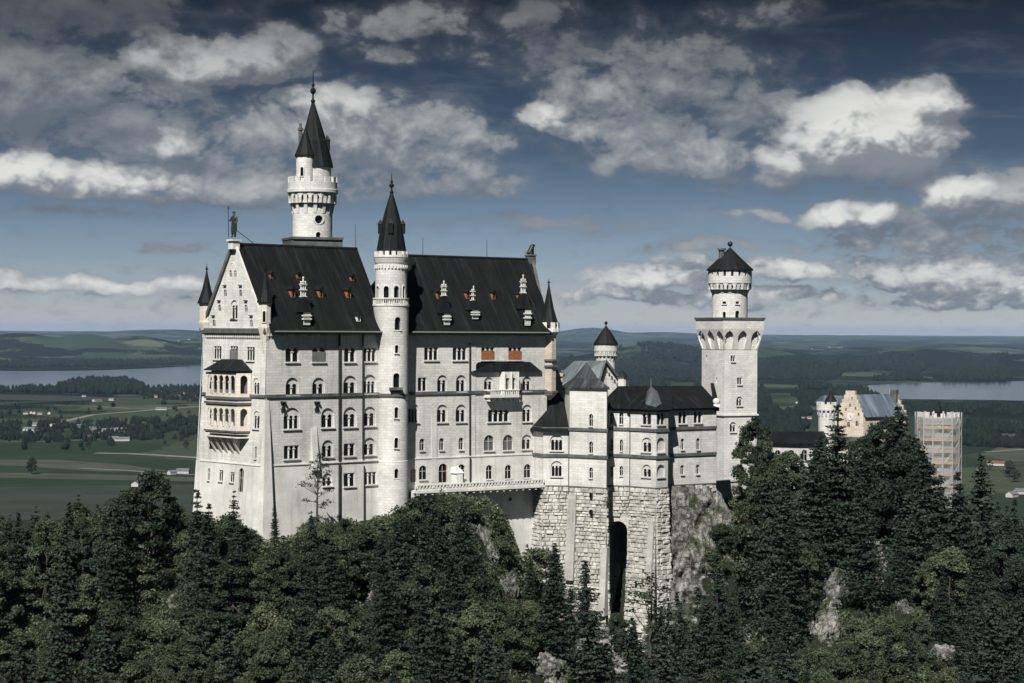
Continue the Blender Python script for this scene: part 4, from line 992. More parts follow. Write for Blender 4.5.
# ------------------------------------------------------------------ bower house
BP = [plan(*q) for q in [(531.5, 333), (543.5, 329.5), (569.5, 329.3), (569.7, 328.6), (606.8, 325.0), (607.6, 330.6), (630.4, 329.4), (630.6, 328.8), (656.5, 325.4), (668.3, 327.2), (668.8, 331.2), (716.5, 337.0), (716.6, 348.0), (590, 352), (540, 350)]]
bow = thing('bower_house', (BP[6].x, BP[6].y, Z(-54)), 'white bower house of stepped bays on a tall rough stone base before the square tower', 'house')
zb1, zb2, zbB = Z(-16.3), Z(-20.7), Z(-25.6)     # string courses, foot of the smooth wall
YB = 328.0
def zB(y, Y=YB): return zat(620, y, Y)
top = {0: zB(429), 1: zB(429), 2: zB(389), 3: zB(389), 4: zB(389), 5: zB(410), 6: zB(410), 7: zB(410), 8: zB(410), 9: zB(410), 10: zB(409), 11: zB(409)}
bw = MB(); brp = {}
BW = {1: [(556.6, 434.5, 450.5, 13.2, 3, 'arch'), (556.6, 461, 476.5, 11.8, 3, 'arch')],
      3: [(591, 414, 426, 3.9, 1, 'single'), (591, 441.5, 453, 3.9, 1, 'single'), (591, 467.5, 478, 3.7, 1, 'single')],
      5: [(611.8, 412.5, 424, 3.6, 1, 'single'), (621.3, 412, 424, 3.9, 1, 'single'), (611.8, 439, 451, 3, 1, 'single'), (621.3, 439.5, 451, 3, 1, 'single'), (611.8, 466, 477, 3.4, 1, 'single'), (621.3, 466, 475.5, 3.3, 1, 'single')],
      7: [(646.4, 413, 424.5, 9.4, 2, 'group'), (646.4, 437.5, 452, 9.6, 2, 'arch'), (646.4, 464.5, 477, 9, 2, 'arch')],
      8: [(660.8, 413, 424.8, 7.8, 2, 'group'), (660.8, 437.5, 452, 7.8, 1, 'blind'), (660.8, 464.5, 477, 7.8, 1, 'blind')],
      10: [(682.5, 411.5, 423.5, 8.4, 2, 'group'), (697.9, 411, 423, 8.2, 2, 'group'), (682.4, 438.5, 449.5, 3.6, 1, 'single'), (698, 438, 449.5, 3.6, 1, 'single'), (682.2, 465, 474.5, 3.6, 1, 'single'), (697.6, 464.5, 474, 3.6, 1, 'single')]}
for i in range(13):
    p, q = BP[i], BP[i + 1]; tz = top.get(i, zB(409)); L = (q - p).length
    pl = Pl(v(p, zbB), v(q, zbB), v(p, tz)); hs = []
    for px, yt, yb, w, n, kd in BW.get(i, []): window(pl, hs, bow, px, yt, yb, w, n, kd)
    holed(bw, pl, [(0, 0), (L, 0), (L, tz - zbB), (0, tz - zbB)], hs)
bw.face([v(BP[5], top[4]), v(BP[4], top[4]), v(BP[4], top[4]) + V3((-1, 6, 0)), v(BP[5], top[4]) + V3((-1.5, 5, 0))])
# upper back of the square bay
tb = [BP[3], BP[4], BP[4] + V3((-.3, 6.8, 0)), BP[3] + V3((-.6, 6.8, 0))]
for i in (1, 2, 3): p, q = tb[i], tb[(i + 1) % 4]; bw.face([v(p, Z(-18)), v(q, Z(-18)), v(q, top[3]), v(p, top[3])])
bw.build('wall', 'stone', bow)
def offs(pts, i0, i1, d, close=False):
    """plan points moved outwards along the walls i0..i1 (mitred)"""
    out = []
    for i in range(i0, i1 + 1):
        ns = []
        for a, b in ((i - 1, i), (i, i + 1)):
            if a >= i0 and b <= i1:
                e = (pts[b] - pts[a]).normalized(); ns.append(V3((e.y, -e.x, 0)))
        if len(ns) == 2:
            mvec = ns[0] + ns[1]; k = max(.35, mvec.length_squared / 2); out.append(pts[i] + mvec * (d / k))
        else: out.append(pts[i] + ns[0] * d)
    return out
sc_ = MB()
for z, pr_, h in ((zb1, .2, .5), (zb2, .2, .5), (zbB, .12, .22), (zB(411.4), .2, .5)):
    o_, i_ = offs(BP, 0, 11, pr_), offs(BP, 0, 11, -.05)
    for i in range(11):
        if h == .5 and z > zb1 + 1 and i < 5: continue
        sc_.hexa([v(o_[i], z), v(o_[i + 1], z), v(i_[i + 1], z), v(i_[i], z)], [v(o_[i], z + h), v(o_[i + 1], z + h), v(i_[i + 1], z + h), v(i_[i], z + h)])
sc_.build('string_course', 'cornice', bow)
# roofs
rf = MB()
ev = offs(BP, 5, 11, .75); rz = zB(386.5, 336); ez = zB(409.0)
rdg0, rdg1 = plan(618, 338.5), plan(702, 343.5)
ridge_pts = [rdg0 + (rdg1 - rdg0) * t for t in (0, .12, .30, .48, .62, .64, 1.0)]
for i in range(6): rf.face([v(ev[i], ez), v(ev[i + 1], ez), v(ridge_pts[i + 1], rz), v(ridge_pts[i], rz)])
rf.face([v(ev[6], ez), v(BP[12] + V3((.6, .5, 0)), ez), v(rdg1, rz)]); rf.face([v(BP[12] + V3((.6, .5, 0)), ez), v(plan(600, 350), ez), v(rdg0, rz), v(rdg1, rz)])
rf.face([v(plan(600, 350), ez), v(ev[0], ez), v(rdg0, rz)])
for i in range(6): rf.face([v(ev[i], ez), v(BP[5 + i], ez - .05), v(BP[6 + i], ez - .05), v(ev[i + 1], ez)])
rf.build('roof', 'roof', bow)
ap = v(plan(651, 330.5), zB(386.2)); b0 = ez + .12
mb = MB(); bs = [v(plan(644, 329.2), b0 - .3), v(plan(656.5, 326.0), b0 - .1), v(plan(665.5, 328.3), b0 - .3), v(plan(657, 336), b0 + 2.6), v(plan(647, 335), b0 + 2.6)]
for i in range(5): mb.face([bs[i], bs[(i + 1) % 5], ap])
mb.tube(ap - V3((0, 0, .3)), ap + V3((0, 0, 1.3)), .1, .05); mb.build('bay_spire', 'metal_roof', bow)
def pyr(mb, base, z, apex, over, th=.3, bell=.35):
    c = sum((V3(p) for p in base), V3((0, 0, 0))) / len(base); c.z = 0
    e = [v(c + (V3(p) - c) * (1 + over), z) for p in base]; e2 = [p + V3((0, 0, th)) for p in e]
    h = apex.z - z - th; m_ = [v(c + (V3(p) - c) * (1 + over) * .52 + (apex - c) * .0, z + th + h * bell) for p in base]
    n = len(base); mb.face(e[::-1])
    for i in range(n):
        j = (i + 1) % n; mb.face([e[i], e[j], e2[j], e2[i]]); mb.face([e2[i], e2[j], m_[j], m_[i]]); mb.face([m_[i], m_[j], apex])
mb = MB(); pyr(mb, tb, zB(389), v((tb[0] + tb[2]) / 2, zB(362.5)), .13); mb.build('pyramid_roof', 'dull_roof', bow)
mb = MB(); e = [offs(BP, 0, 2, .6)[i] for i in range(3)]; zz = zB(430.5)
t3 = [v(plan(536, 340), zB(404)), v(plan(549, 336.5), zB(404)), v(plan(570, 336.0), zB(404))]
for i in range(2): mb.face([v(e[i], zz), v(e[i + 1], zz), t3[i + 1], t3[i]]); mb.face([v(e[i], zz), v(e[i], zz - .35), v(e[i + 1], zz - .35), v(e[i + 1], zz)])
for i in range(2): mb.face([v(e[i], zz - .35), v(BP[i], zz - .35), v(BP[i + 1], zz - .35), v(e[i + 1], zz - .35)])
mb.face([v(BP[14], zz), v(e[0], zz), t3[0]]); mb.build('bay_roof', 'roof', bow)
# end parapet with acroterion
mb = MB(); p, q = BP[11], BP[12]; mb.hexa([v(p + V3((-.5, -.25, 0)), ez - .6), v(p + V3((.45, -.25, 0)), ez - .6), v(q + V3((.45, 0, 0)), ez - .6), v(q + V3((-.5, 0, 0)), ez - .6)],
    [v(p + V3((-.5, -.25, 0)), ez + .5), v(p + V3((.45, -.25, 0)), ez + .5), v(p + V3((.1, 5.5, 0)), rz + .5), v(p + V3((-.5, 5.5, 0)), rz + .5)])
mb.build('end_parapet', 'roof', bow)
mb = MB(); mb.ball(v(BP[11] + V3((0, .2, 0)), ez + 1.0), .6, 8); mb.cbox(v(BP[11], ez + .3), 1.1, 1.1, .5); mb.build('parapet_ornament', 'trim', bow)
for i, px in ((2, 569.6), (6, 630.5)): mb = MB(); mb.tube(v(BP[i] + V3((0, -.2, 0)), zbB - 8), v(BP[i] + V3((0, -.2, 0)), zB(412) if i > 2 else zB(429)), .14); mb.build('drain_pipe', 'pipe', bow)
# rough block base: real stones course by course
rng = random.Random(5)
def blocks(p, q, z0, z1, b0, b1, hole=None, seed=0, lean=.0):
    """wall of rough blocks between plan points p,q; top edge at z1 on p,q, bottom edge moved out by b0 (at p) and b1 (at q)"""
    P_, Q_ = V3(p), V3(q); e = (Q_ - P_).normalized(); n = V3((e.y, -e.x, 0))
    rows = int((z1 - z0) / .62); rh_ = random.Random(4); hs_ = [rh_.uniform(.7, 1.35) for _ in range(rows)]; tot_ = sum(hs_); cum = [z0]
    for h_ in hs_: cum.append(cum[-1] + h_ / tot_ * (z1 - z0))
    def pos(t, z, d=0.0):
        k = (z1 - z) / (z1 - z0); w = V3(P_) + (n * lean - e * b0) * k; x = V3(Q_) + (n * lean + e * b1) * k
        r = w + (x - w) * t; return V3((r.x, r.y, z)) + n * d
    mj.face([pos(0, z0, -.10), pos(1, z0, -.10), pos(1, z1, -.10), pos(0, z1, -.10)])
    rgk = random.Random(seed)
    for r in range(rows):
        za, zc = cum[r] + .025, cum[r + 1] - .025; k = (z1 - za) / (z1 - z0); L = (Q_ - P_).length + (b0 + b1) * k
        x = -rgk.random() * .8
        while x < L:
            w = rgk.uniform(.45, 1.6); a, b = max(0, x + .03), min(L, x + w - .03); x += w
            if b - a < .12: continue
            ta, tb_ = a / L, b / L; d = rgk.uniform(.0, .24) if rgk.random() > .12 else -.06; i_ = min(.12, (b - a) * .2)
            dz = [d + rgk.uniform(-.07, .07) for _ in range(4)]; ia = i_ / L
            o4 = [pos(ta, za, -.09), pos(tb_, za, -.09), pos(tb_, zc, -.09), pos(ta, zc, -.09)]
            m4 = [pos(ta + ia * .25, za + .02, dz[0] * .5), pos(tb_ - ia * .25, za + .02, dz[1] * .5), pos(tb_ - ia * .25, zc - .02, dz[2] * .5), pos(ta + ia * .25, zc - .02, dz[3] * .5)]
            f4_ = [pos(ta + ia, za + .10, dz[0] + .05), pos(tb_ - ia, za + .10, dz[1] + .05), pos(tb_ - ia, zc - .09, dz[2] + .05), pos(ta + ia, zc - .09, dz[3] + .05)]
            for A_, B_ in ((o4, m4), (m4, f4_)):
                for s in range(4): u = (s + 1) % 4; mk.face([A_[s], A_[u], B_[u], B_[s]])
            mk.face(f4_)
mj, mk = MB(), MB(); zlow = Z(-60)
lean = 1.6
blocks(BP[0], BP[1], zlow, zbB, .2, .75, seed=1, lean=lean); blocks(BP[1], BP[2], zlow, zbB, .75, .0, seed=2, lean=lean)
blocks(BP[3], BP[4], zlow, zbB, .3, .9, seed=3, lean=lean); blocks(BP[4], BP[5], zlow, zbB, 1.6, 0, seed=4, lean=.9)
blocks(BP[5], BP[6], Z(-30.6), zbB, 0, 0, seed=5, lean=.0)
blocks(BP[7], BP[8], zlow, zbB, .5, .75, seed=6, lean=lean); blocks(BP[8], BP[9], zlow, zbB, .75, .9, seed=7, lean=lean); blocks(BP[9], BP[10], zlow, zbB, 1.8, 0, seed=8, lean=.9)
blocks(BP[10], BP[11], Z(-33), zbB, 0, .4, seed=9, lean=.2)
mj.build('base_core', 'mortar', bow); mk.build('block_base', 'rustic', bow)
# arch recess between the bays
mb = MB(); p, q = BP[5] + V3((0, .2, 0)), BP[6] + V3((0, .2, 0)); pl = Pl(v(p, zlow), v(q, zlow), v(p, 0 + Z(-25))); L = (q - p).length; H = Z(-30.4) - zlow
ar = arch(L / 2, .02, L * .82, H - .9, 10); holed(mb, pl, [(0, 0), (L, 0), (L, H), (0, H)], [ar], -.15); reveal(mb, pl, ar, -.15, 8.0); mb.build('arch_recess', 'rustic', bow)
mb = MB(); holed(mb, pl, [(0, 0), (L, 0), (L, H), (0, H)], [], 8.0); mb.build('recess_wall', 'mortar', bow)  # darker joint colour on this wall stands in for the recess shade
mb = MB(); mb.hexa([v(p, Z(-30.8)), v(q, Z(-30.8)), v(q + V3((0, 2, 0)), Z(-30.8)), v(p + V3((0, 2, 0)), Z(-30.8))], [v(p, Z(-30.3)), v(q, Z(-30.3)), v(q + V3((0, 2, 0)), Z(-30.3)), v(p + V3((0, 2, 0)), Z(-30.3))]); mb.build('recess_lintel', 'rustic', bow)
# smooth piers on the rough base
for i, px, w, yt, yb in ((3, 573.3, 9.5, 496, 582), (3, 606.6, 6.8, 547, 615), (7, 653.5, 6.5, 521, 600)):
    mb = MB(); e = (BP[i + 1] - BP[i]).normalized(); n = V3((e.y, -e.x, 0)); u = ray(px, 500); b = BP[i]
    t = (u.x * b.y - u.y * b.x) / (e.x * u.y - e.y * u.x); c = b + e * t; wm = w * .164
    za, zz = zat(px, yb, 325), zat(px, yt, 325); ka, kz = (zbB - za) / (zbB - zlow) * lean, (zbB - zz) / (zbB - zlow) * lean
    lo = [c - e * wm / 2 + n * (ka + .75), c + e * wm / 2 + n * (ka + .75), c + e * wm / 2 - n * .1, c - e * wm / 2 - n * .1]; hi = [c - e * wm / 2 + n * (kz + .40), c + e * wm / 2 + n * (kz + .40), c + e * wm / 2 - n * .1, c - e * wm / 2 - n * .1]
    mb.hexa([v(a, za) for a in lo], [v(a, zz) for a in hi]); mb.build('buttress', 'pier', bow)
# small slits in the rough base
for px, y in ((591, 495.5), (591, 512)):
    mb = MB(); p = at(px, y, 326.0 if y < 500 else 325.6); mb.cbox(p, .45, .35, .8, -.55); mb.build('slit_window', 'glass', bow)
# ------------------------------------------------------------------ link roof between palace and bower
lk = thing('link_building', (plan(560, 340).x, 340, Z(-30)), 'dark steep roofed link building squeezed between the palace corner turret and the bower house', 'building')
mb = MB(); lp0 = [plan(540, 338), plan(571, 337.4), plan(571, 349), plan(540, 349)]; mb.prism(lp0, Z(-34), zat(556, 412, 338)); mb.build('wall', 'stone', lk)
mb = MB(); z = zat(556, 412, 338) - .1; a, b = v(plan(541, 343), zat(548, 386, 343)), v(plan(558, 343), zat(558, 391, 343))
q = [v(plan(539.5, 337.4), z), v(plan(572, 336.8), z), v(plan(571, 349.4), z), v(plan(539.5, 349.4), z)]
mb.face([q[0], q[1], b, a]); mb.face([q[1], q[2], b]); mb.face([q[2], q[3], a, b]); mb.face([q[3], q[0], a]); mb.build('roof', 'roof', lk)
mb = MB(); p = v(plan(567.5, 336.9), zat(567, 401, 337)); mb.cbox(p, .9, .6, 2.6); o = mb.build('dormer', 'trim', lk)
mb = MB(); mb.cbox(p + V3((0, -.31, .3)), .4, .06, 1.2); mb.build('pane', 'glass', o)

# ------------------------------------------------------------------ gabled hall with pale metal roof, and thin beige stair head behind
YH = 352.0
hl = thing('gabled_hall', (plan(590, 356).x, 356, Z(-30)), 'hall with pale sheet metal roof and small white gable, behind the bower house', 'building')
zH = lambda y, Y=YH: zat(590, y, Y)
gA, gB = plan(596.5, 351), plan(623, 354)        # gable foot, left and right
dh = V3((-.84, .55, 0)); 
mb = MB(); ap = v((gA + gB) / 2 - V3((1.0, 0, 0)), zH(361.5)); za = zH(386)
mb.face([v(gA, Z(-30)), v(gB, Z(-30)), v(gB, za), ap, v(gA, za)])
l0, l1 = gA + dh * 9, gB + dh * 9
mb.face([v(gB, Z(-30)), v(l1, Z(-30)), v(l1, za), v(gB, za)])
mb.face([v(gA + V3((-7.4, 3.0, 0)), Z(-30)), v(gA, Z(-30)), v(gA, za), v(gA + V3((-7.4, 3.0, 0)), zH(392))]); mb.build('wall', 'stone', hl)
mb = MB(); ar_ = ap + V3((-5.2, 4.6, .0)); lo = zH(391.5)
e0 = v(gA + V3((.2, -.9, 0)), za - .2); e1_ = v(gA + V3((-8.3, 2.4, 0)), lo)
mb.face([e1_, e0, ap + V3((.3, -.3, .2)), ar_]); mb.face([v(gB + V3((.5, -.6, 0)), za - .2), v(gB + dh * 7, za - .2), ar_, ap + V3((.3, -.3, .2))])
mb.face([e1_, ar_, v(gA + V3((-9.4, 7, 0)), lo)]); mb.build('roof', 'metal_roof', hl)
mb = MB(); bar(mb, v(gA + V3((.2, -.5, 0)), za), ap + V3((.2, -.4, .2)), .6, .35, (0, 1, 0)); mb.build('gable_coping', 'cornice', hl); mb = MB(); bar(mb, v(gB + V3((.3, -.5, 0)), za), ap + V3((.2, -.4, .2)), .6, .35, (0, 1, 0))
for k in range(6):
    p = v(gA, za) + (ap - v(gA, za)) * ((k + .7) / 7); q = v(gB, za) + (ap - v(gB, za)) * ((k + .7) / 7)
    mb.cbox(p + V3((.25, -.15, -.75)), .3, .3, .5); mb.cbox(q + V3((-.25, -.15, -.75)), .3, .3, .5)
mb.build('gable_coping', 'cornice', hl)
mb = MB(); p = plan(622, 353); mb.lathe(p, [(.75, Z(-16)), (.75, zH(378.5)), (.9, zH(378)), (.9, zH(377))], 10); mb.build('gable_turret', 'trim', hl); mb = MB(); mb.lathe(p, [(1.0, zH(377.2)), (.06, zH(370))], 10); mb.build('turret_roof', 'spire', hl)
bt = thing('slender_tower', (plan(557, 349).x, 349, Z(-30)), 'slender beige wall head with tiny battlements between corner turret and pale metal roof', 'tower')
mb = MB(); p = plan(556.5, 349); mb.cbox(v(p, (Z(-30) + zH(376)) / 2), 2.0, 2.4, zH(376) - Z(-30)); mb.cbox(v(p, zH(374.5)), 2.7, 3, .5); mb.build('wall', 'warm', bt)
mb = MB()
for k in (-1, 0, 1): mb.cbox(v(p + V3((k * .95, -1.2, 0)), zH(372.0)), .5, .5, .8)
mb.build('battlement', 'cornice', bt)
# ------------------------------------------------------------------ small round turret behind the hall
YT = 372.0; tcn = plan(605.6, YT); kT = YT / F; zT = lambda y: zat(605, y, YT)
rtw = thing('round_turret', (tcn.x, tcn.y, Z(-32)), 'small white round turret with dark cone roof peeping up behind the gabled hall', 'tower')
mb = MB(); r = 9.3 * kT; mb.lathe(tcn, [(r, Z(-32)), (r, zT(356)), (r * .8, zT(350))], 28); sf = mb.build('shaft', 'tower_stone', rtw)
round_windows(sf, rtw, tcn, r, [(609, 366, 370, 2)], YT)
r2_ = 11.7 * kT
mb = MB(); corbels(mb, tcn, r, r2_ - .1, zT(360.5), zT(351.5), 16, .45); arcade_ring(mb, tcn, r2_ - .04, zT(356), zT(351.3), 16, .35)
mb.lathe(tcn, [(r * .9, zT(351.4)), (r2_, zT(351.3)), (r2_, zT(344)), (r * .8, zT(343.9))], 32); mb.build('bracketed_head', 'tower_stone', rtw)
mb = MB(); mb.lathe(tcn, [(r2_ * .9, zT(345.3)), (12.4 * kT, zT(344.8)), (12.2 * kT, zT(343.5)), (7 * kT, zT(335)), (.12, zT(325.8))], 16, smooth=False); cr_ = mb.build('cone_roof', 'spire', rtw)
mb = MB(); mb.tube(v(tcn, zT(327)), v(tcn, zT(322.5)), .1); mb.ball(v(tcn, zT(323)), .32, 8); mb.build('finial', 'iron', cr_)

# ------------------------------------------------------------------ square tower
YQ = 366.0; tq = R(24); q0 = plan(724.3, YQ)
dq = V3((math.cos(tq), math.sin(tq), 0)); gq = V3((-dq.y, dq.x, 0)); kQ = YQ / F
SW = 33.0 * kQ / (math.cos(tq) - .106 * math.sin(tq)); SW2 = 23.2 * kQ / (math.sin(tq) + .106 * math.cos(tq)); SW2 = min(SW2, SW * 1.45)
zQ = lambda y, Y=YQ: zat(724, y, Y)
sq = thing('square_tower', (q0.x, q0.y, Z(-40)), 'tall white square tower with deep pointed-arch machicolations and round battlemented top', 'tower')
S4 = [q0, q0 + dq * SW, q0 + dq * SW + gq * SW2, q0 + gq * SW2]
mb = MB(); ztop = zQ(330)
pA = Pl(v(S4[0], Z(-40)), v(S4[1], Z(-40)), v(S4[0], ztop)); hs = []
for px, yt, yb, w, n, kd in ((733, 355.5, 361.5, 4.6, 2, 'group'), (739.5, 377.5, 384.5, 4.8, 2, 'group'), (739.4, 396.5, 405.8, 6, 2, 'arch'), (733, 422, 432, 6.5, 2, 'arch')): window(pA, hs, sq, px, yt, yb, w, n, kd, mat='tower_stone')
holed(mb, pA, [(0, 0), (SW, 0), (SW, ztop - Z(-40)), (0, ztop - Z(-40))], hs)
pB = Pl(v(S4[3], Z(-40)), v(S4[0], Z(-40)), v(S4[3], ztop)); hs = []
for px, yt, yb, w in ((706.5, 355, 361, 1.4), (716.5, 377.5, 383, 1.4)): window(pB, hs, sq, px, yt, yb, w, 1, 'single', mat='tower_stone', sill=False)
holed(mb, pB, [(0, 0), (SW2, 0), (SW2, ztop - Z(-40)), (0, ztop - Z(-40))], hs)
for i in (1, 2): mb.face([v(S4[i], Z(-40)), v(S4[i + 1], Z(-40)), v(S4[i + 1], ztop), v(S4[i], ztop)])
mb.build('shaft', 'tower_stone', sq)
mb = MB()
for z in (zQ(416),):
    mb.box(v(S4[0] - dq * .25 - gq * .25, z), dq * (SW + .5), gq * (SW2 + .5), V3((0, 0, .3)))
mb.build('ledge', 'trim', sq)
mb = MB(); zlo, zhi, OVQ = zQ(349.5), zQ(329.5), .86
def exq(k, g, z): # corner k pushed out by g
    s = [(-1, -1), (1, -1), (1, 1), (-1, 1)][k]; return v(S4[k] + dq * s[0] * g + gq * s[1] * g, z)
for i in range(4):
    j = (i + 1) % 4; bl_, br_, tr_, tl_ = exq(i, .06, zlo), exq(j, .06, zlo), exq(j, OVQ, zhi), exq(i, OVQ, zhi)
    pl = Pl(bl_, br_, tl_ + (bl_ - bl_)); a = (tl_ - bl_); pl = Pl(bl_, br_, bl_ + (a - pl.ex * a.dot(pl.ex)))
    o4 = [pl.loc(p) for p in (bl_, br_, tr_, tl_)]; W_ = o4[1][0]; Ht = o4[2][1]; hs = []
    for k in range(3):
        cx = W_ * (k + .5) / 3; cx = W_ / 2 + (cx - W_ / 2) * 1.10; w = W_ / 3 * .74
        wt_ = w * 1.12; spv = Ht * .52; q_ = [(cx - w * .30, .03), (cx + w * .30, .03)]
        top_ = Ht * .95
        q_ += [(cx + wt_ / 2, spv), (cx + wt_ * .47, spv + (top_ - spv) * .35), (cx + wt_ * .33, spv + (top_ - spv) * .70), (cx, top_), (cx - wt_ * .33, spv + (top_ - spv) * .70), (cx - wt_ * .47, spv + (top_ - spv) * .35), (cx - wt_ / 2, spv)]
        sh_ = (cx - W_ / 2) * .10; q_ = [(x + (sh_ if y > .1 else 0), y) for x, y in q_]
        hs.append(q_)
    holed(mb, pl, o4, hs)
    for h in hs: reveal(mb, pl, h, 0, .55)
mb.build('machicolation', 'trim', sq)
mb = MB(); z0, z1 = zQ(329.4), zQ(319)
lo4 = [exq(i, OVQ, z0) for i in range(4)]; hi4 = [exq(i, OVQ, z1) for i in range(4)]; mb.hexa(lo4, hi4); mb.build('parapet', 'tower_stone', sq)
mb = MB(); mb.hexa([exq(i, OVQ + .16, zQ(319.6)) for i in range(4)], [exq(i, OVQ + .2, zQ(317.4)) for i in range(4)]); mb.build('cornice', 'cornice', sq)
rc_ = plan(729.2, YQ + 5.0); YR = YQ + 5; kR = YR / F; zR = lambda y: zat(729, y, YR)
mb = MB(); r = 17.8 * kR; mb.lathe(rc_, [(r, zR(321)), (r, zR(291)), (r * .9, zR(286))], 72); up_ = mb.build('upper_drum', 'tower_stone', sq)
round_windows(up_, sq, rc_, r, [(725.2, 301.3, 303.8, 4, 'rect'), (738.2, 301.3, 303.8, 3.8, 'rect'), (725.2, 311.5, 318, 3.2), (738.2, 310.5, 318, 4.6), (712.8, 312, 317, 1.6)], YR - 2)
rh = 21.8 * kR
mb = MB(); corbels(mb, rc_, r, rh - .12, zR(293.5), zR(284.5), 15, .34); arcade_ring(mb, rc_, rh - .05, zR(289.8), zR(283), 15, .7, .72)
mb.lathe(rc_, [(r * .9, zR(283.6)), (rh, zR(283.5)), (rh, zR(276.5)), (r * .6, zR(276.4))], 40); mb.build('machicolated_head', 'tower_stone', sq)
mb = MB(); crenels(mb, rc_, rh, .5, zR(276.5), zR(270.8), 18, .66); mb.build('battlement', 'tower_stone', sq)
mb = MB(); mb.lathe(rc_, [(rh - .9, zR(277)), (rh - .9, zR(269))], 32); mb.build('inner_drum', 'mortar', sq)
mb = MB(); mb.lathe(rc_, [(rh * .8, zR(271.2)), (23.6 * kR, zR(270.6)), (23.4 * kR, zR(269.4)), (11 * kR, zR(258)), (.2, zR(248))], 24, smooth=False); cr_ = mb.build('cone_roof', 'spire', sq)
mb = MB(); mb.tube(v(rc_, zR(249)), v(rc_, zR(244)), .12); mb.ball(v(rc_, zR(244)), .5, 9); mb.build('finial', 'iron', cr_)
mb = MB(); p = plan(720.8, YR - .5); mb.tube(v(p, zR(266)), v(p, zR(250)), .55, n=8); mb.tube(v(p, zR(250.3)), v(p, zR(248.5)), .8, n=8); mb.build('chimney', 'cornice', sq)
# ------------------------------------------------------------------ low wall and hedge-side wing right of the bower
wl = MB(); p, q = plan(716.2, 350), plan(760, 358); wl.box(v(p, Z(-40)), v(q, 0) - v(p, 0), V3((0, .8, 0)), V3((0, 0, zat(735, 482, 352) - Z(-40)))); wl.box(v(p + V3((0, -.2, 0)), zat(735, 482, 352)), v(q, 0) - v(p, 0), V3((0, 1.2, 0)), V3((0, 0, .3)))
o = wl.build('courtyard_wall', 'plinth', None, org=v(p, Z(-40))); tag(o, 'low pale courtyard wall from the bower house towards the square tower foot', 'wall')
YW = 405.0
wg = thing('low_wing', (plan(790, YW).x, YW, Z(-40)), 'low white wing with dark roof half hidden by trees right of the square tower', 'building')
c4 = [plan(770, YW), plan(826, YW + 4), plan(822, YW + 16), plan(768, YW + 13)]
mb = MB(); pl = Pl(v(c4[0], Z(-40)), v(c4[1], Z(-40)), v(c4[0], Z(-20))); L = (c4[1] - c4[0]).length; hz = zat(790, 443.5, YW) - Z(-40); hs = []
for k in range(4): window(pl, hs, wg, L * (k + .6) / 4.2, hz - 3.6, 2.2, 1.3, 1, 'single', metric=True)
holed(mb, pl, [(0, 0), (L, 0), (L, hz), (0, hz)], hs)
for i in (1, 2, 3): a, b = c4[i], c4[(i + 1) % 4]; mb.face([v(a, Z(-40)), v(b, Z(-40)), v(b, Z(-40) + hz), v(a, Z(-40) + hz)])
mb.build('wall', 'stone', wg)
mb = MB(); zz = Z(-40) + hz - .1; m1, m2 = (c4[0] + c4[3]) / 2, (c4[1] + c4[2]) / 2; rz_ = zat(790, 433.5, YW)
o4 = [c4[0] + V3((-.6, -.8, 0)), c4[1] + V3((.6, -.8, 0)), c4[2] + V3((.6, .8, 0)), c4[3] + V3((-.6, .8, 0))]
mb.face([v(o4[0], zz), v(o4[1], zz), v(m2, rz_), v(m1, rz_)]); mb.face([v(o4[2], zz), v(o4[3], zz), v(m1, rz_), v(m2, rz_)]); mb.face([v(o4[1], zz), v(o4[2], zz), v(m2, rz_)]); mb.face([v(o4[3], zz), v(o4[0], zz), v(m1, rz_)])
mb.build('roof', 'roof', wg)
# ------------------------------------------------------------------ gatehouse
YG = 425.0; kG = YG / F; zG = lambda y: zat(850, y, YG)
gh = thing('gatehouse', (plan(860, YG).x, YG, Z(-48)), 'beige gatehouse with stepped gable, small clock and blue-grey sheet roof among the trees', 'gatehouse')
a, b = plan(837.0, YG), plan(863.5, YG - 3.5); ga = b - a; L = ga.length; e = ga.normalized(); n = V3((e.y, -e.x, 0)); bkv = -n
dep = V3((.80, .6, 0)) * 13.0
mb = MB(); pl = Pl(v(a, Z(-48)), v(b, Z(-48)), v(a, Z(-20))); z_e, z_t = zG(416) - Z(-48), zG(390.5) - Z(-48); out = [(0, 0), (L, 0), (L, z_e)]
st = 6
for k in range(st):
    x = L - (L / 2 - .7) * (k + 1) / st; zz = z_e + (z_t - z_e) * (k + .3) / st; out += [(x + (L / 2 - .7) / st, zz + (z_t - z_e) / st * .7), (x, zz + (z_t - z_e) / st * .7)] if k else [(L, z_e + (z_t - z_e) / st), (x, z_e + (z_t - z_e) / st)]
clean = [(0, 0), (L, 0)]
for k in range(st):
    zz = z_e + (z_t - z_e) * (k + 1) / st; clean += [(L - (L / 2 - .7) * k / st, zz), (L - (L / 2 - .7) * (k + 1) / st, zz)]
mir = [(L - x, y) for x, y in clean[2:]][::-1]; clean += mir
hs = []
for px, yt, yb, w in ((850, 404, 407, 1.8), (846, 408, 411, 1.8), (855.5, 407, 410, 1.8), (842.5, 413, 416.5, 2), (848.5, 422, 427, 3), (857, 421, 426, 3), (858.5, 413, 416, 2), (852, 397, 399.5, 1.4)):
    window(pl, hs, gh, px, yt, yb, w, 1, 'single', mat='warm', sill=False)
holed(mb, pl, clean, hs); holed(mb, Pl(pl.o + dep * .0 - n * .7, pl.o + e - n * .7, pl.o + V3((0, 0, 1)) - n * .7), clean, [])
m4 = len(clean)
for i in range(2, m4 - 1): p, q = clean[i], clean[i + 1]; mb.face([pl.P(*q), pl.P(*p), pl.P(p[0], p[1], .7), pl.P(q[0], q[1], .7)])
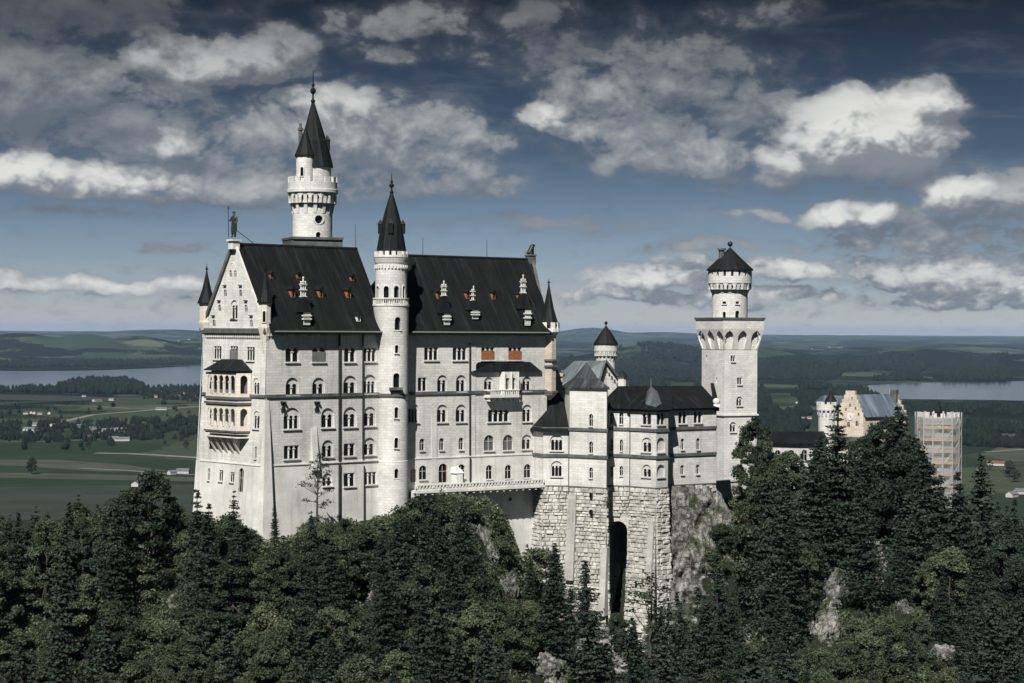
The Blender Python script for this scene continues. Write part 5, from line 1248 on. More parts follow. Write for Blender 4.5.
mb.face([v(b, Z(-48)), v(b + dep, Z(-48)), v(b + dep, Z(-48) + z_e), v(b, Z(-48) + z_e)]); mb.face([v(a + dep, Z(-48)), v(a, Z(-48)), v(a, Z(-48) + z_e), v(a + dep, Z(-48) + z_e)])
mb.build('stepped_gable', 'warm', gh)
mb = MB(); mid = (a + b) / 2; rt_ = zG(394.5); ze_ = Z(-48) + z_e + .2
mb.face([v(b + e * .5, ze_ - .3), v(b + e * .5 + dep, ze_ - .3), v(mid + dep, rt_), v(mid + dep * .03, rt_)]); mb.face([v(a - e * .5 + dep, ze_ - .3), v(a - e * .5, ze_ - .3), v(mid + dep * .03, rt_), v(mid + dep, rt_)])
mb.build('roof', 'slate_blue', gh)
mb = MB(); far = pl.o + dep
for k in range(5):
    zz = z_e + (z_t - z_e) * (k + .5) / 5; hw = (L / 2) * (1 - k / 5.2); c = far + e * L / 2
    mb.box(v(c - e * hw, Z(-48) + zz - 1.4), e * hw * 2, -n * .6, V3((0, 0, 2.0)))
mb.build('rear_gable', 'warm', gh)
mb = MB(); c = mid + dep * .98; mb.cbox(v(c + e * 0.6, zG(400)), 1.5, 1.3, 4.2, math.atan2(e.y, e.x)); mb.build('chimney', 'cornice', gh)
cp_, cq = pl.uv(850.3, 416.7); mb = MB(); p = pl.P(cp_, cq, -.12)
ring = [pl.P(cp_ + .75 * math.cos(2 * math.pi * k / 16), cq + .75 * math.sin(2 * math.pi * k / 16), -.12) for k in range(16)]; mb.face(ring)
for i in range(16): j = (i + 1) % 16; mb.face([ring[j], ring[i], ring[i] - pl.n * .2, ring[j] - pl.n * .2])
ck = mb.build('clock_face', 'trim', gh)
mb = MB(); mb.tube(p + pl.n * .05, p + pl.n * .05 + pl.up * .5, .05); mb.tube(p + pl.n * .05, p + pl.n * .05 + pl.ex * .35 - pl.up * .1, .05); mb.build('clock_hands', 'iron', ck)
mb = MB(); mb.box(pl.P(-.5, z_e - 5.6, 0), pl.ex * (L + 1), pl.n * 1.3, pl.up * .35); mb.box(pl.P(-.3, z_e - 5.2, 0), pl.ex * (L + .6), pl.n * .9, pl.up * .9); mb.build('gable_balcony', 'cornice', gh)
mb = MB(); a2 = plan(826, YG + 5); b2 = plan(840, YG + 4); mb.prism([a2, b2, b2 + V3((0, 9, 0)), a2 + V3((0, 9, 0))], Z(-48), zG(405)); mb.build('side_wall', 'stone', gh)
mb = MB(); mb.hexa([v(a2 + V3((-1, -1, 0)), zG(405)), v(b2 + V3((1, -1, 0)), zG(405)), v(b2 + V3((1, 10, 0)), zG(405)), v(a2 + V3((-1, 10, 0)), zG(405))], [v(a2 + V3((0, 3, 0)), zG(397)), v(b2 + V3((1, 3, 0)), zG(397)), v(b2 + V3((1, 5, 0)), zG(397)), v(a2 + V3((0, 5, 0)), zG(397))]); mb.build('side_roof', 'slate_blue', gh)
gt_c = plan(826.8, YG - 3); r = 8.2 * kG
gtw = thing('gate_turret', (gt_c.x, gt_c.y, Z(-48)), 'round white gate turret with battlements and dark cone, left of the beige stepped gable', 'tower')
mb = MB(); mb.lathe(gt_c, [(r, Z(-48)), (r, zG(414)), (r * .9, zG(409))], 24); sf = mb.build('shaft', 'tower_stone', gtw); round_windows(sf, gtw, gt_c, r, [(828, 424, 428.5, 1.6)], YG)
mb = MB(); corbels(mb, gt_c, r, r * 1.22, zG(416), zG(410), 14, .45); mb.lathe(gt_c, [(r * .9, zG(410)), (r * 1.25, zG(409.8)), (r * 1.25, zG(404)), (r * .9, zG(403.9))], 28); crenels(mb, gt_c, r * 1.25, .4, zG(404), zG(401.5), 12); mb.build('battlement', 'tower_stone', gtw)
mb = MB(); mb.lathe(gt_c + V3((1.0, 1, 0)), [(r * .9, zG(404)), (r * .82, zG(402)), (.08, zG(391))], 12, smooth=False); mb.build('cone_roof', 'spire', gtw)
# ------------------------------------------------------------------ scaffolded tower
YC = 418.0; kC = YC / F; zC = lambda y: zat(938, y, YC); cc = plan(938.5, YC)
rT = 18.5 * kC
M['net'] = None
def netmat():
    mt, t, b = pbsdf('scaffold_net'); b.inputs['Base Color'].default_value = (.34, .35, .35, 1); b.inputs['Roughness'].default_value = .8
    uv = t.n('ShaderNodeUVMap').outputs[0]; g = t.n('ShaderNodeNewGeometry').outputs['Position']
    a = t.smooth(t.noise(g, .35, 4, .6), .30, .75, .18, .62)
    t.put(b.inputs['Alpha'], a); return mt
M['net'] = netmat(); M['steel'] = simple('scaffold_steel', (.5, .51, .5), .5, .3); M['toe'] = simple('scaffold_board', (.55, .27, .13), .8, var=.15)
stw = thing('battlement_tower', (cc.x, cc.y, Z(-52)), 'round battlemented white tower inside the scaffolding at far right of the castle', 'tower')
mb = MB(); mb.lathe(cc, [(rT, Z(-52)), (rT, zC(430)), (rT * 1.12, zC(424)), (rT * 1.12, zC(417)), (rT * .9, zC(416.9))], 32); M['old'] = masonry('weathered_grey_masonry', (.30, .305, .305)); mb.build('shaft', 'old', stw)  # shaft is greyer than the stone of the other towers
mb = MB(); crenels(mb, cc, rT * 1.12, .5, zC(417), zC(412.8), 16, .55); mb.build('battlement', 'tower_stone', stw)
mb = MB(); mb.lathe(cc, [(4 * kC, zC(418)), (4 * kC, zC(411)), (.1, zC(402))], 8, smooth=False); mb.build('roof_cap', 'spire', stw)
mb = MB(); corbels(mb, cc, rT, rT * 1.12, zC(430), zC(424), 18, .4); mb.build('corbel', 'trim', stw)
scf = thing('scaffolding', (cc.x, cc.y - 5, Z(-52)), 'steel scaffolding with orange boards and pale netting wrapped round the battlement tower', 'scaffold')
ro, ri = 22.6 * kC, 20.4 * kC; NS = 14
mb = MB()
for k in range(NS):
    a = 2 * math.pi * (k + .5) / NS
    for r in (ro, ri): p = cc + V3((math.cos(a) * r, math.sin(a) * r, 0)); mb.tube(v(p, Z(-52)), v(p, zC(412)), .12, n=5)
mb.build('standard_poles', 'steel', scf)
mb = MB(); lev = [428, 440, 451.5, 462.8, 474.5, 486, 497, 508]
for i, y in enumerate(lev):
    for k in range(NS):
        a, b = 2 * math.pi * (k + .5) / NS, 2 * math.pi * (k + 1.5) / NS
        for dz in (1.1, .55): mb.tube(v(cc + V3((math.cos(a) * ro, math.sin(a) * ro, 0)), zC(y) + dz), v(cc + V3((math.cos(b) * ro, math.sin(b) * ro, 0)), zC(y) + dz), .06, n=4)
        if (k + i) % 2: mb.tube(v(cc + V3((math.cos(a) * ro, math.sin(a) * ro, 0)), zC(y)), v(cc + V3((math.cos(b) * ro, math.sin(b) * ro, 0)), zC(y) + 2.3), .06, n=4)
mb.build('guard_rails', 'steel', scf)
for y in lev:
    mb = MB()
    for k in range(NS):
        a, b = 2 * math.pi * (k + .5) / NS, 2 * math.pi * (k + 1.5) / NS
        q = [v(cc + V3((math.cos(t) * r, math.sin(t) * r, 0)), zC(y)) for t, r in ((a, ro), (b, ro), (b, ri), (a, ri))]; mb.hexa(q, [p + V3((0, 0, .35)) for p in q])
    mb.build('deck', 'toe', scf)
mb = MB(); rn = ro + .12
for k in range(NS):
    a, b = 2 * math.pi * (k + .5) / NS, 2 * math.pi * (k + 1.5) / NS; p, q = cc + V3((math.cos(a) * rn, math.sin(a) * rn, 0)), cc + V3((math.cos(b) * rn, math.sin(b) * rn, 0))
    mb.face([v(p, Z(-52)), v(q, Z(-52)), v(q, zC(416)), v(p, zC(416))])
mb.build('netting', 'net', scf)
# ------------------------------------------------------------------ castle hill
import numpy as np
CTRL = []
def cpt(px, Y, rel): p = plan(px, Y); CTRL.append((p.x, p.y, rel))
for a in [(-120, 300, -58), (-40, 300, -42), (0, 302, -40), (60, 302, -40), (110, 304, -38), (160, 306, -36), (200, 306, -36), (240, 300, -33.5), (268, 296, -32), (300, 300, -31), (340, 307, -30.5), (380, 309, -30), (410, 310, -27.5), (450, 313, -25.8), (485, 318, -27), (500, 322, -34), (525, 326, -40),
          (545, 322, -46), (585, 319, -52), (620, 321, -54), (650, 318, -52), (675, 322, -54), (690, 321, -56), (715, 322, -54), (740, 326, -52), (690, 336, -36), (705, 338, -33), (724, 341, -31.5), (750, 344, -31), (800, 352, -35), (850, 362, -38), (900, 370, -40), (960, 372, -43), (1024, 372, -47), (1120, 370, -58),
          (200, 288, -44), (270, 285, -42), (340, 290, -41), (400, 296, -38), (440, 302, -31), (470, 306, -30), (500, 302, -40), (540, 300, -50), (610, 298, -60), (660, 300, -56), (720, 310, -58), (785, 320, -45), (850, 328, -44), (920, 335, -46), (1000, 338, -50),
          (-60, 275, -68), (0, 275, -63), (100, 275, -61), (200, 273, -57), (300, 272, -53), (380, 274, -50), (450, 278, -47), (520, 276, -55), (600, 276, -65), (690, 284, -62), (760, 284, -58), (840, 288, -54), (920, 292, -56), (1024, 295, -62),
          (0, 252, -78), (150, 250, -76), (300, 250, -70), (450, 252, -66), (600, 250, -76), (760, 252, -72), (900, 254, -72), (1024, 256, -80),
          (0, 215, -100), (300, 215, -98), (600, 215, -100), (900, 215, -100), (100, 170, -125), (512, 170, -125), (900, 170, -125), (512, 110, -150), (200, 110, -150), (824, 110, -150),
          (300, 330, -29), (420, 345, -29), (560, 350, -30), (680, 355, -31), (760, 380, -33), (850, 425, -44), (940, 418, -48), (1024, 410, -60), (790, 405, -36), (860, 445, -50)]: cpt(*a)
for px in range(-300, 1400, 150):
    cpt(px, 520, -120 if 0 < px < 1024 else -150); cpt(px, 640, -178); cpt(px, 800, -191.5)
for Y in (120, 200, 280, 360, 440): cpt(512 - 330 / Y * F, Y, -185); cpt(512 + 330 / Y * F, Y, -185)
for a in [(-160, 340, -90), (-60, 345, -75), (60, 345, -70), (150, 345, -60), (1100, 430, -90)]: cpt(*a)
CT = np.array(CTRL)
def hz_many(x, y):
    x = np.asarray(x, float); y = np.asarray(y, float)
    d2 = (x[:, None] - CT[None, :, 0]) ** 2 + (y[:, None] - CT[None, :, 1]) ** 2 + 3.0
    w = 1.0 / d2 ** 1.9
    return (w * CT[None, :, 2]).sum(1) / w.sum(1)
def lump(x, y): return 1.1 * noise.noise(V3((x * .11, y * .11, 3.3))) + .5 * noise.noise(V3((x * .31, y * .31, 7.7)))
def ground(x, y): return float(hz_many([x], [y])[0]) + lump(x, y) + HC
def lin(a, b, s):
    n = max(1, int((b - a) / s)); return [a + (b - a) * i / n for i in range(n)]
xs = lin(-360, -90, 9) + lin(-90, 110, 2.2) + lin(110, 361, 9) + [361]; ys = lin(100, 235, 6) + lin(235, 350, 2.2) + lin(350, 450, 5) + lin(450, 806, 12) + [806]
gx, gy = np.meshgrid(xs, ys); hzv = hz_many(gx.ravel(), gy.ravel())
ver = [(float(x), float(y), float(z) + HC + lump(x, y)) for x, y, z in zip(gx.ravel(), gy.ravel(), hzv)]
nx = len(xs); fac = [(j * nx + i, j * nx + i + 1, (j + 1) * nx + i + 1, (j + 1) * nx + i) for j in range(len(ys) - 1) for i in range(nx - 1)]
def rawmesh(name, ver, fac, mat, smooth=True, parent=None, org=(0, 0, 0)):
    me = bpy.data.meshes.new(name); me.from_pydata(ver, [], fac); me.materials.append(M[mat] if isinstance(mat, str) else mat)
    if smooth: me.polygons.foreach_set('use_smooth', [True] * len(me.polygons))
    o = bpy.data.objects.new(name, me); COL.objects.link(o); ORG[o.name] = V3(org)
    if parent is not None: o.parent = parent
    else: o.location = org
    return o
def hillmat():
    mt, t, b = pbsdf('hillside_soil_and_rock'); g = t.n('ShaderNodeNewGeometry')
    n = t.noise(g.outputs['Position'], .35, 6, .65); n2 = t.noise(g.outputs['Position'], 1.6, 5, .7)
    c = t.mix(t.smooth(n2, .3, .7), (.009, .013, .008, 1), (.024, .031, .017, 1)); c = t.mix(t.smooth(n, .60, .72), c, (.20, .195, .175, 1))
    t.put(b.inputs['Base Color'], c); b.inputs['Roughness'].default_value = .95; b.inputs['Specular IOR Level'].default_value = .1
    bp = t.n('ShaderNodeBump'); bp.inputs['Strength'].default_value = .8; bp.inputs['Distance'].default_value = .5; t.put(bp.inputs['Height'], n2); t.put(b.inputs['Normal'], bp.outputs[0]); return mt
M['hill'] = hillmat()
tag(rawmesh('hill_terrain', ver, fac, 'hill'), kind='structure')
def rockmat():
    mt, t, b = pbsdf('grey_limestone_rock'); g = t.n('ShaderNodeNewGeometry')
    st = t.vm('MULTIPLY', g.outputs['Position'], (1, 1, .75))
    n = t.noise(st, .7, 9, .72, .8); n2 = t.noise(g.outputs['Position'], 2.5, 6, .7); n3 = t.noise(g.outputs['Position'], .28, 4, .6)
    c = t.mix(t.smooth(n, .34, .66), (.065, .067, .064, 1), (.34, .335, .31, 1)); c = t.mix(t.m('MULTIPLY', t.smooth(n2, .5, .75), .55), c, (.03, .034, .027, 1))
    c = t.mix(t.smooth(n3, .54, .66), c, (.045, .058, .03, 1))
    vo = t.n('ShaderNodeTexVoronoi', feature='DISTANCE_TO_EDGE'); vo.inputs['Scale'].default_value = .32
    wv = t.vm('MULTIPLY', t.xyz(t.noise(g.outputs['Position'], .8, 4), t.noise(g.outputs['Position'], 1.1, 4), t.noise(g.outputs['Position'], .6, 4)), (5.5, 5.5, 5.5))
    t.put(vo.inputs['Vector'], t.vm('ADD', t.vm('MULTIPLY', g.outputs['Position'], (1, 1, .8)), wv)); ck = t.smooth(vo.outputs['Distance'], .0, .09)
    c = t.mix(t.m('MULTIPLY', t.m('SUBTRACT', 1.0, ck), .45), c, (.03, .031, .029, 1))
    t.put(b.inputs['Base Color'], c); b.inputs['Roughness'].default_value = .95; b.inputs['Specular IOR Level'].default_value = .15
    bp = t.n('ShaderNodeBump'); bp.inputs['Strength'].default_value = 1.0; bp.inputs['Distance'].default_value = .5; t.put(bp.inputs['Height'], t.m('ADD', t.m('ADD', n, t.m('MULTIPLY', n2, .4)), t.m('MULTIPLY', ck, .25))); t.put(b.inputs['Normal'], bp.outputs[0]); return mt
M['rock'] = rockmat()
def fbm(p, o=5):
    a, s, f = 0.0, 1.0, 1.0
    for _ in range(o): a += s * noise.noise(p * f); s *= .55; f *= 2.05
    return a
# cliff under the right bay of the bower
TOPL = [(670, 485), (676, 486.5), (700, 486), (714, 486), (722, 494), (732, 515), (742, 540), (752, 575), (758, 600)]
def lerp_tab(tab, x):
    if x <= tab[0][0]: return tab[0][1]
    for (a, b), (c, d) in zip(tab, tab[1:]):
        if x <= c: return b + (d - b) * (x - a) / (c - a)
    return tab[-1][1]
NU, NV = 60, 80; ver = []
for j in range(NV + 1):
    for i in range(NU + 1):
        px = 669.5 + (757 - 669.5) * i / NU; u = i / NU; Yt = 330.6 + 6.2 * min(1, u * 1.9) + 5 * max(0, u - .5)
        yt = lerp_tab(TOPL, px); zt0 = zat(px, yt, Yt); t = j / NV; z = zt0 + (Z(-62) - zt0) * t
        out = 1.0 + 10.5 * t ** 1.05 - (1 - t) * 1.0; p = plan(px, Yt); q = V3((p.x, p.y - out, z)) + V3((.12, -1, .1)) * (fbm(V3((p.x * .13, z * .10, 2.0))) * 2.2 * min(1, t * 5) + fbm(V3((p.x * .5, z * .4, 8.0)), 4) * .55)
        ver.append(tuple(q))
    # top ledge row leads back into the hill
back = [(ver[i][0], ver[i][1] + 9, ver[i][2] - 1.0) for i in range(NU + 1)]; ver += back
w = NU + 1; fac = [(j * w + i, (j + 1) * w + i, (j + 1) * w + i + 1, j * w + i + 1) for j in range(NV) for i in range(NU)] + [(i, i + 1, (NV + 1) * w + i + 1, (NV + 1) * w + i) for i in range(NU)]
o = rawmesh('rock_cliff', ver, fac, 'rock', smooth=False); tag(o, 'bare grey limestone cliff under the right end of the bower house', 'rock')
ROCKS = [(583, 652, 6.5, 5.2, 'pale jagged rock outcrop low on the slope below the rough stone bays'), (548, 676, 4.0, 3.0, 'small pale rock at the picture bottom left of the jagged outcrop'), (488, 545, 1.6, 4.0, 'tall narrow rock rib in the bushes below the terrace'), (508, 590, 1.5, 3.0, 'short pinkish grey rock rib beneath the tall narrow one'),
         (848, 600, 5.4, 6.2, 'broad pale rock face in the wood below the beige gatehouse'), (820, 632, 3.0, 4.2, 'small upright rock left of the broad rock face'), (868, 568, 2.8, 5.4, 'slim rock spur above the broad rock face'), (756, 632, 2.6, 2.6, 'square pale boulder in the bushes right of the cliff'), (905, 610, 2.0, 2.0, 'low grey rock right of the broad rock face'), (940, 655, 2.2, 1.6, 'low brownish rock near the picture bottom right'),
         (150, 548, 2.2, 1.6, 'pale boulder between broadleaf crowns left of the palace'), (175, 602, 1.6, 1.4, 'small pale boulder deep in the left wood'), (368, 605, 1.0, 2.4, 'thin pale rock rib below the stair tower')]
rockpos = []
for i, (px, py, w_, h_, lab) in enumerate(ROCKS):
    Y = 262.0
    while Y < 335:
        p = at(px, py, Y)
        if ground(p.x, p.y) >= p.z: break
        Y += .5
    p = at(px, py, Y); bm = bmesh.new(); bmesh.ops.create_icosphere(bm, subdivisions=5, radius=1)
    for vtx in bm.verts:
        d = vtx.co.copy(); k = 1 + .5 * fbm(d * 1.3 + V3((i * 7.1, 0, 0)), 6); k += .2 * abs(fbm(d * 3 + V3((i, 5, 0)), 3)); vtx.co = V3((d.x * w_ * k, d.y * w_ * .7 * k, d.z * h_ * k))
    me = bpy.data.meshes.new('rock_outcrop'); bm.to_mesh(me); bm.free(); me.materials.append(M['rock']); o = bpy.data.objects.new('rock_outcrop', me); COL.objects.link(o); o.location = p + V3((0, .5, -h_ * .25)); o.rotation_euler = (R(-18), 0, i)
    tag(o, lab, 'rock'); rockpos.append((px, py, w_ * 7.6, h_ * 7.6, Y))

# ------------------------------------------------------------------ trees
def leafmat(name, dark, light, trans=.22):
    mt = bpy.data.materials.new(name); mt.use_nodes = True; t = NT(mt.node_tree); mt.node_tree.nodes.clear()
    out = t.n('ShaderNodeOutputMaterial'); at_ = t.n('ShaderNodeAttribute', attribute_name='tone'); oi = t.n('ShaderNodeObjectInfo')
    f = t.m('ADD', t.m('MULTIPLY', at_.outputs['Fac'], .75), t.m('MULTIPLY', oi.outputs['Random'], .38), clamp=True)
    c = t.mix(f, tuple(dark) + (1,), tuple(light) + (1,))
    d = t.n('ShaderNodeBsdfDiffuse'); t.put(d.inputs[0], c); tr = t.n('ShaderNodeBsdfTranslucent'); t.put(tr.inputs[0], c)
    gl_ = t.n('ShaderNodeBsdfGlossy'); gl_.inputs['Roughness'].default_value = .45; gl_.inputs[0].default_value = (.5, .55, .5, 1)
    mx = t.n('ShaderNodeMixShader'); mx.inputs[0].default_value = trans; t.put(mx.inputs[1], d.outputs[0]); t.put(mx.inputs[2], tr.outputs[0])
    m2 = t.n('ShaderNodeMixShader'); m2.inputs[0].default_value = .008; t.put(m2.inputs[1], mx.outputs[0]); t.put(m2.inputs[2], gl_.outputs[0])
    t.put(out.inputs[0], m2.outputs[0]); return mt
M['leaf'] = leafmat('broad_leaves', (.008, .017, .012), (.094, .120, .074))
M['leaf2'] = leafmat('pale_leaves', (.016, .028, .018), (.145, .168, .102))
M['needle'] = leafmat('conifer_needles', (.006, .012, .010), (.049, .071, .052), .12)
M['bark'] = simple('bark', (.055, .05, .042), .9, var=.3, vs=3)
def leaves_mesh(name, cen, out_, size, tone, mat, rs, flat=.45):
    """one quad per leaf spray"""
    n = len(cen); nr = out_ * (1 - flat) + rs.normal(size=(n, 3)) * flat; nr /= np.linalg.norm(nr, axis=1)[:, None] + 1e-9
    a = np.cross(nr, rs.normal(size=(n, 3))); a /= np.linalg.norm(a, axis=1)[:, None] + 1e-9; b = np.cross(nr, a)
    s = size[:, None]; asp = rs.uniform(.55, 1.0, (n, 1))
    vv = np.stack([cen - a * s, cen + b * s * asp - nr * s * .15, cen + a * s, cen - b * s * asp - nr * s * .15], 1).reshape(-1, 3)
    me = bpy.data.meshes.new(name); me.vertices.add(n * 4); me.vertices.foreach_set('co', vv.ravel().astype(np.float32))
    me.loops.add(n * 4); me.loops.foreach_set('vertex_index', np.arange(n * 4, dtype=np.int32)); me.polygons.add(n)
    me.polygons.foreach_set('loop_start', np.arange(0, n * 4, 4, dtype=np.int32)); me.update(calc_edges=True)
    at_ = me.attributes.new('tone', 'FLOAT', 'FACE'); at_.data.foreach_set('value', tone.astype(np.float32)); me.materials.append(M[mat]); return me
def broadleaf(seed, H=16.0, Rc=4.8, nclump=80, per=900, lsz=.165, mat='leaf', base=.16, crad=(.55, 1.25), top=.75):
    """crown of many small leaf clumps inside an uneven envelope that narrows towards the top"""
    rs = np.random.RandomState(seed); cs = []; lobes = rs.uniform(0, 6.28, 3)
    for k in range(nclump):
        t = rs.uniform(0, 1) ** .85; a = rs.uniform(0, 6.28)
        env = (math.sin(math.pi * min(1, .10 + .90 * (t ** top))) ** .62) if t < .98 else .1
        env *= 1 + .22 * math.sin(2 * a + lobes[0] + 3 * t) + .16 * math.sin(3 * a + lobes[1] - 5 * t)
        r = Rc * env * rs.uniform(.55, 1.0) ** .5
        cs.append(np.array([r * math.cos(a), r * math.sin(a), H * (base + (1 - base) * t * .97)]))
    C, O, S, T = [], [], [], []
    for c in cs:
        r = rs.uniform(*crad); m_ = int(per * (r / 1.6) ** 1.7); d = rs.normal(size=(m_, 3)); d /= np.linalg.norm(d, axis=1)[:, None]; d[:, 2] = np.where(d[:, 2] < -.5, -d[:, 2], d[:, 2])
        rr = r * rs.uniform(.35, 1.12, (m_, 1)) * (1 + .3 * np.sin(d[:, :1] * 5 + c[0] * 3) * np.cos(d[:, 1:2] * 6 + c[2]))
        C.append(c + d * rr * [1.1, 1.1, .78]); O.append(d * .8 + np.array([0, 0, .35])); S.append(rs.uniform(.55, 1.35, m_) * lsz); T.append(np.clip(rs.normal(.36 + rs.uniform(-.28, .32), .2, m_), 0, 1))
    crown = leaves_mesh('crown', np.concatenate(C), np.concatenate(O), np.concatenate(S), np.concatenate(T), mat, rs)
    mb = MB(); top_ = V3((rs.uniform(-.4, .4), rs.uniform(-.4, .4), H * .88)); b0 = V3((0, 0, -1.5)); mid = V3((rs.uniform(-.3, .3), rs.uniform(-.3, .3), H * .35))
    mb.tube(b0, mid, H * .017, H * .012); mb.tube(mid, top_, H * .012, H * .003)
    for c in cs[::3]: k = max(.05, min(.9, c[2] / H * .9 - .25)); st_ = mid + (top_ - mid) * k; mb.tube(st_, V3(c), H * .005, H * .0015, n=5)
    o = mb.build('trunk', 'bark', None); tm = o.data; bpy.data.objects.remove(o); return crown, tm, H
def spruce(seed, H=24.0, Rb=3.6, mat='needle', ragged=.25, whorls=46, gappy=0.0):
    rs = np.random.RandomState(seed); C, O, S, T = [], [], [], []
    mb = MB(); mb.tube((0, 0, -1.5), (0, 0, H * .97), H * .016, .03, n=6)
    for k in range(whorls):
        t = (k + .3) / whorls; z = H * (.05 + .95 * t); L0 = Rb * (1 - t) ** .82 + .22
        if rs.uniform() < gappy: continue
        nb = int(9 + 6 * (1 - t))
        for q in range(nb):
            a = rs.uniform(0, 2 * math.pi); L = L0 * (1 + rs.uniform(-ragged, ragged * .9)); dr = rs.uniform(.12, .36)
            n = max(3, int(L * 8.5)); u = (np.arange(n) + rs.uniform(.2, .9, n)) / n; ca, sa = math.cos(a), math.sin(a)
            side = rs.normal(0, .17, n) * L * (1.1 - u * .6); zz = z - dr * L * u + .22 * L * u ** 2.4 * (1 if t > .3 else .6) + rs.normal(0, .08, n)
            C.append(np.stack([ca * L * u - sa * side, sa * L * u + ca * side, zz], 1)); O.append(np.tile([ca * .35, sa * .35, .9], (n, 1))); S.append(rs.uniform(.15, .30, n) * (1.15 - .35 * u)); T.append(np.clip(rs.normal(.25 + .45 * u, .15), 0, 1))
            if q % 2 == 0 and L > .8: mb.tube((0, 0, z), (ca * L * .8, sa * L * .8, z - dr * L * .7), .05, .02, n=4)
    crown = leaves_mesh('crown', np.concatenate(C), np.concatenate(O), np.concatenate(S), np.concatenate(T), mat, rs, .4)
    o = mb.build('trunk', 'bark', None); tm = o.data; bpy.data.objects.remove(o); return crown, tm, H
KINDS = {'broad': [broadleaf(10 + i, 14 + 1.5 * (i % 4), 3.3 + .3 * (i % 4), 74 + 8 * (i % 3), top=.7 + .12 * (i % 3)) for i in range(7)],
         'pale': [broadleaf(40 + i, 13, 3.3 + .3 * i, 66, mat='leaf2', lsz=.155, top=.8) for i in range(4)],
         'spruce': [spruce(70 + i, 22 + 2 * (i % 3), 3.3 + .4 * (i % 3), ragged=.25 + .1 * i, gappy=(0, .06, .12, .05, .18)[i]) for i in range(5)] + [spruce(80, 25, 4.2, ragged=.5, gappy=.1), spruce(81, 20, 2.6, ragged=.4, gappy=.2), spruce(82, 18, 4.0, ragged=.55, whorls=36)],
         'bush': [broadleaf(90 + i, 4.5, 2.6, 34, 700, .13, 'leaf' if i % 2 else 'leaf2', .02, (.5, 1.0)) for i in range(4)],
         'sparse': [broadleaf(110, 17, 3.0, 44, 150, .15, 'leaf', .22, (.4, .85), top=.9), broadleaf(111, 16, 3.4, 70, 240, .18, 'leaf2', .10, (.6, 1.2))],
         'pine': [broadleaf(120, 22, 4.4, 105, 800, .16, 'needle', .22, (.7, 1.5), top=1.0), broadleaf(121, 21, 3.8, 95, 800, .16, 'needle', .15, (.7, 1.5), top=.9)]}
NAMES = {'broad': 'broadleaf_tree', 'pale': 'broadleaf_tree', 'spruce': 'spruce_tree', 'bush': 'shrub', 'sparse': 'sparse_tree', 'pine': 'pine_tree'}
CATS = {'bush': 'bush'}
trng = random.Random(77)
PLACED = []
def plant(kind, x, y, z, h, label, group=None, wide=1.0, var=None):
    crown, trunk, H = KINDS[kind][trng.randrange(len(KINDS[kind])) if var is None else var]; s = h / H
    e = bpy.data.objects.new(NAMES[kind], None); COL.objects.link(e); e.location = (x, y, z); e.empty_display_size = .5
    e.rotation_euler = (trng.gauss(0, .035), trng.gauss(0, .035), trng.uniform(0, 6.28)); e.scale = (s * wide, s * wide, s); tag(e, label, CATS.get(kind, 'tree'), group)
    for nm, me in (('crown', crown), ('trunk', trunk)): c = bpy.data.objects.new(nm, me); COL.objects.link(c); c.parent = e
    PLACED.append((x, y)); return e
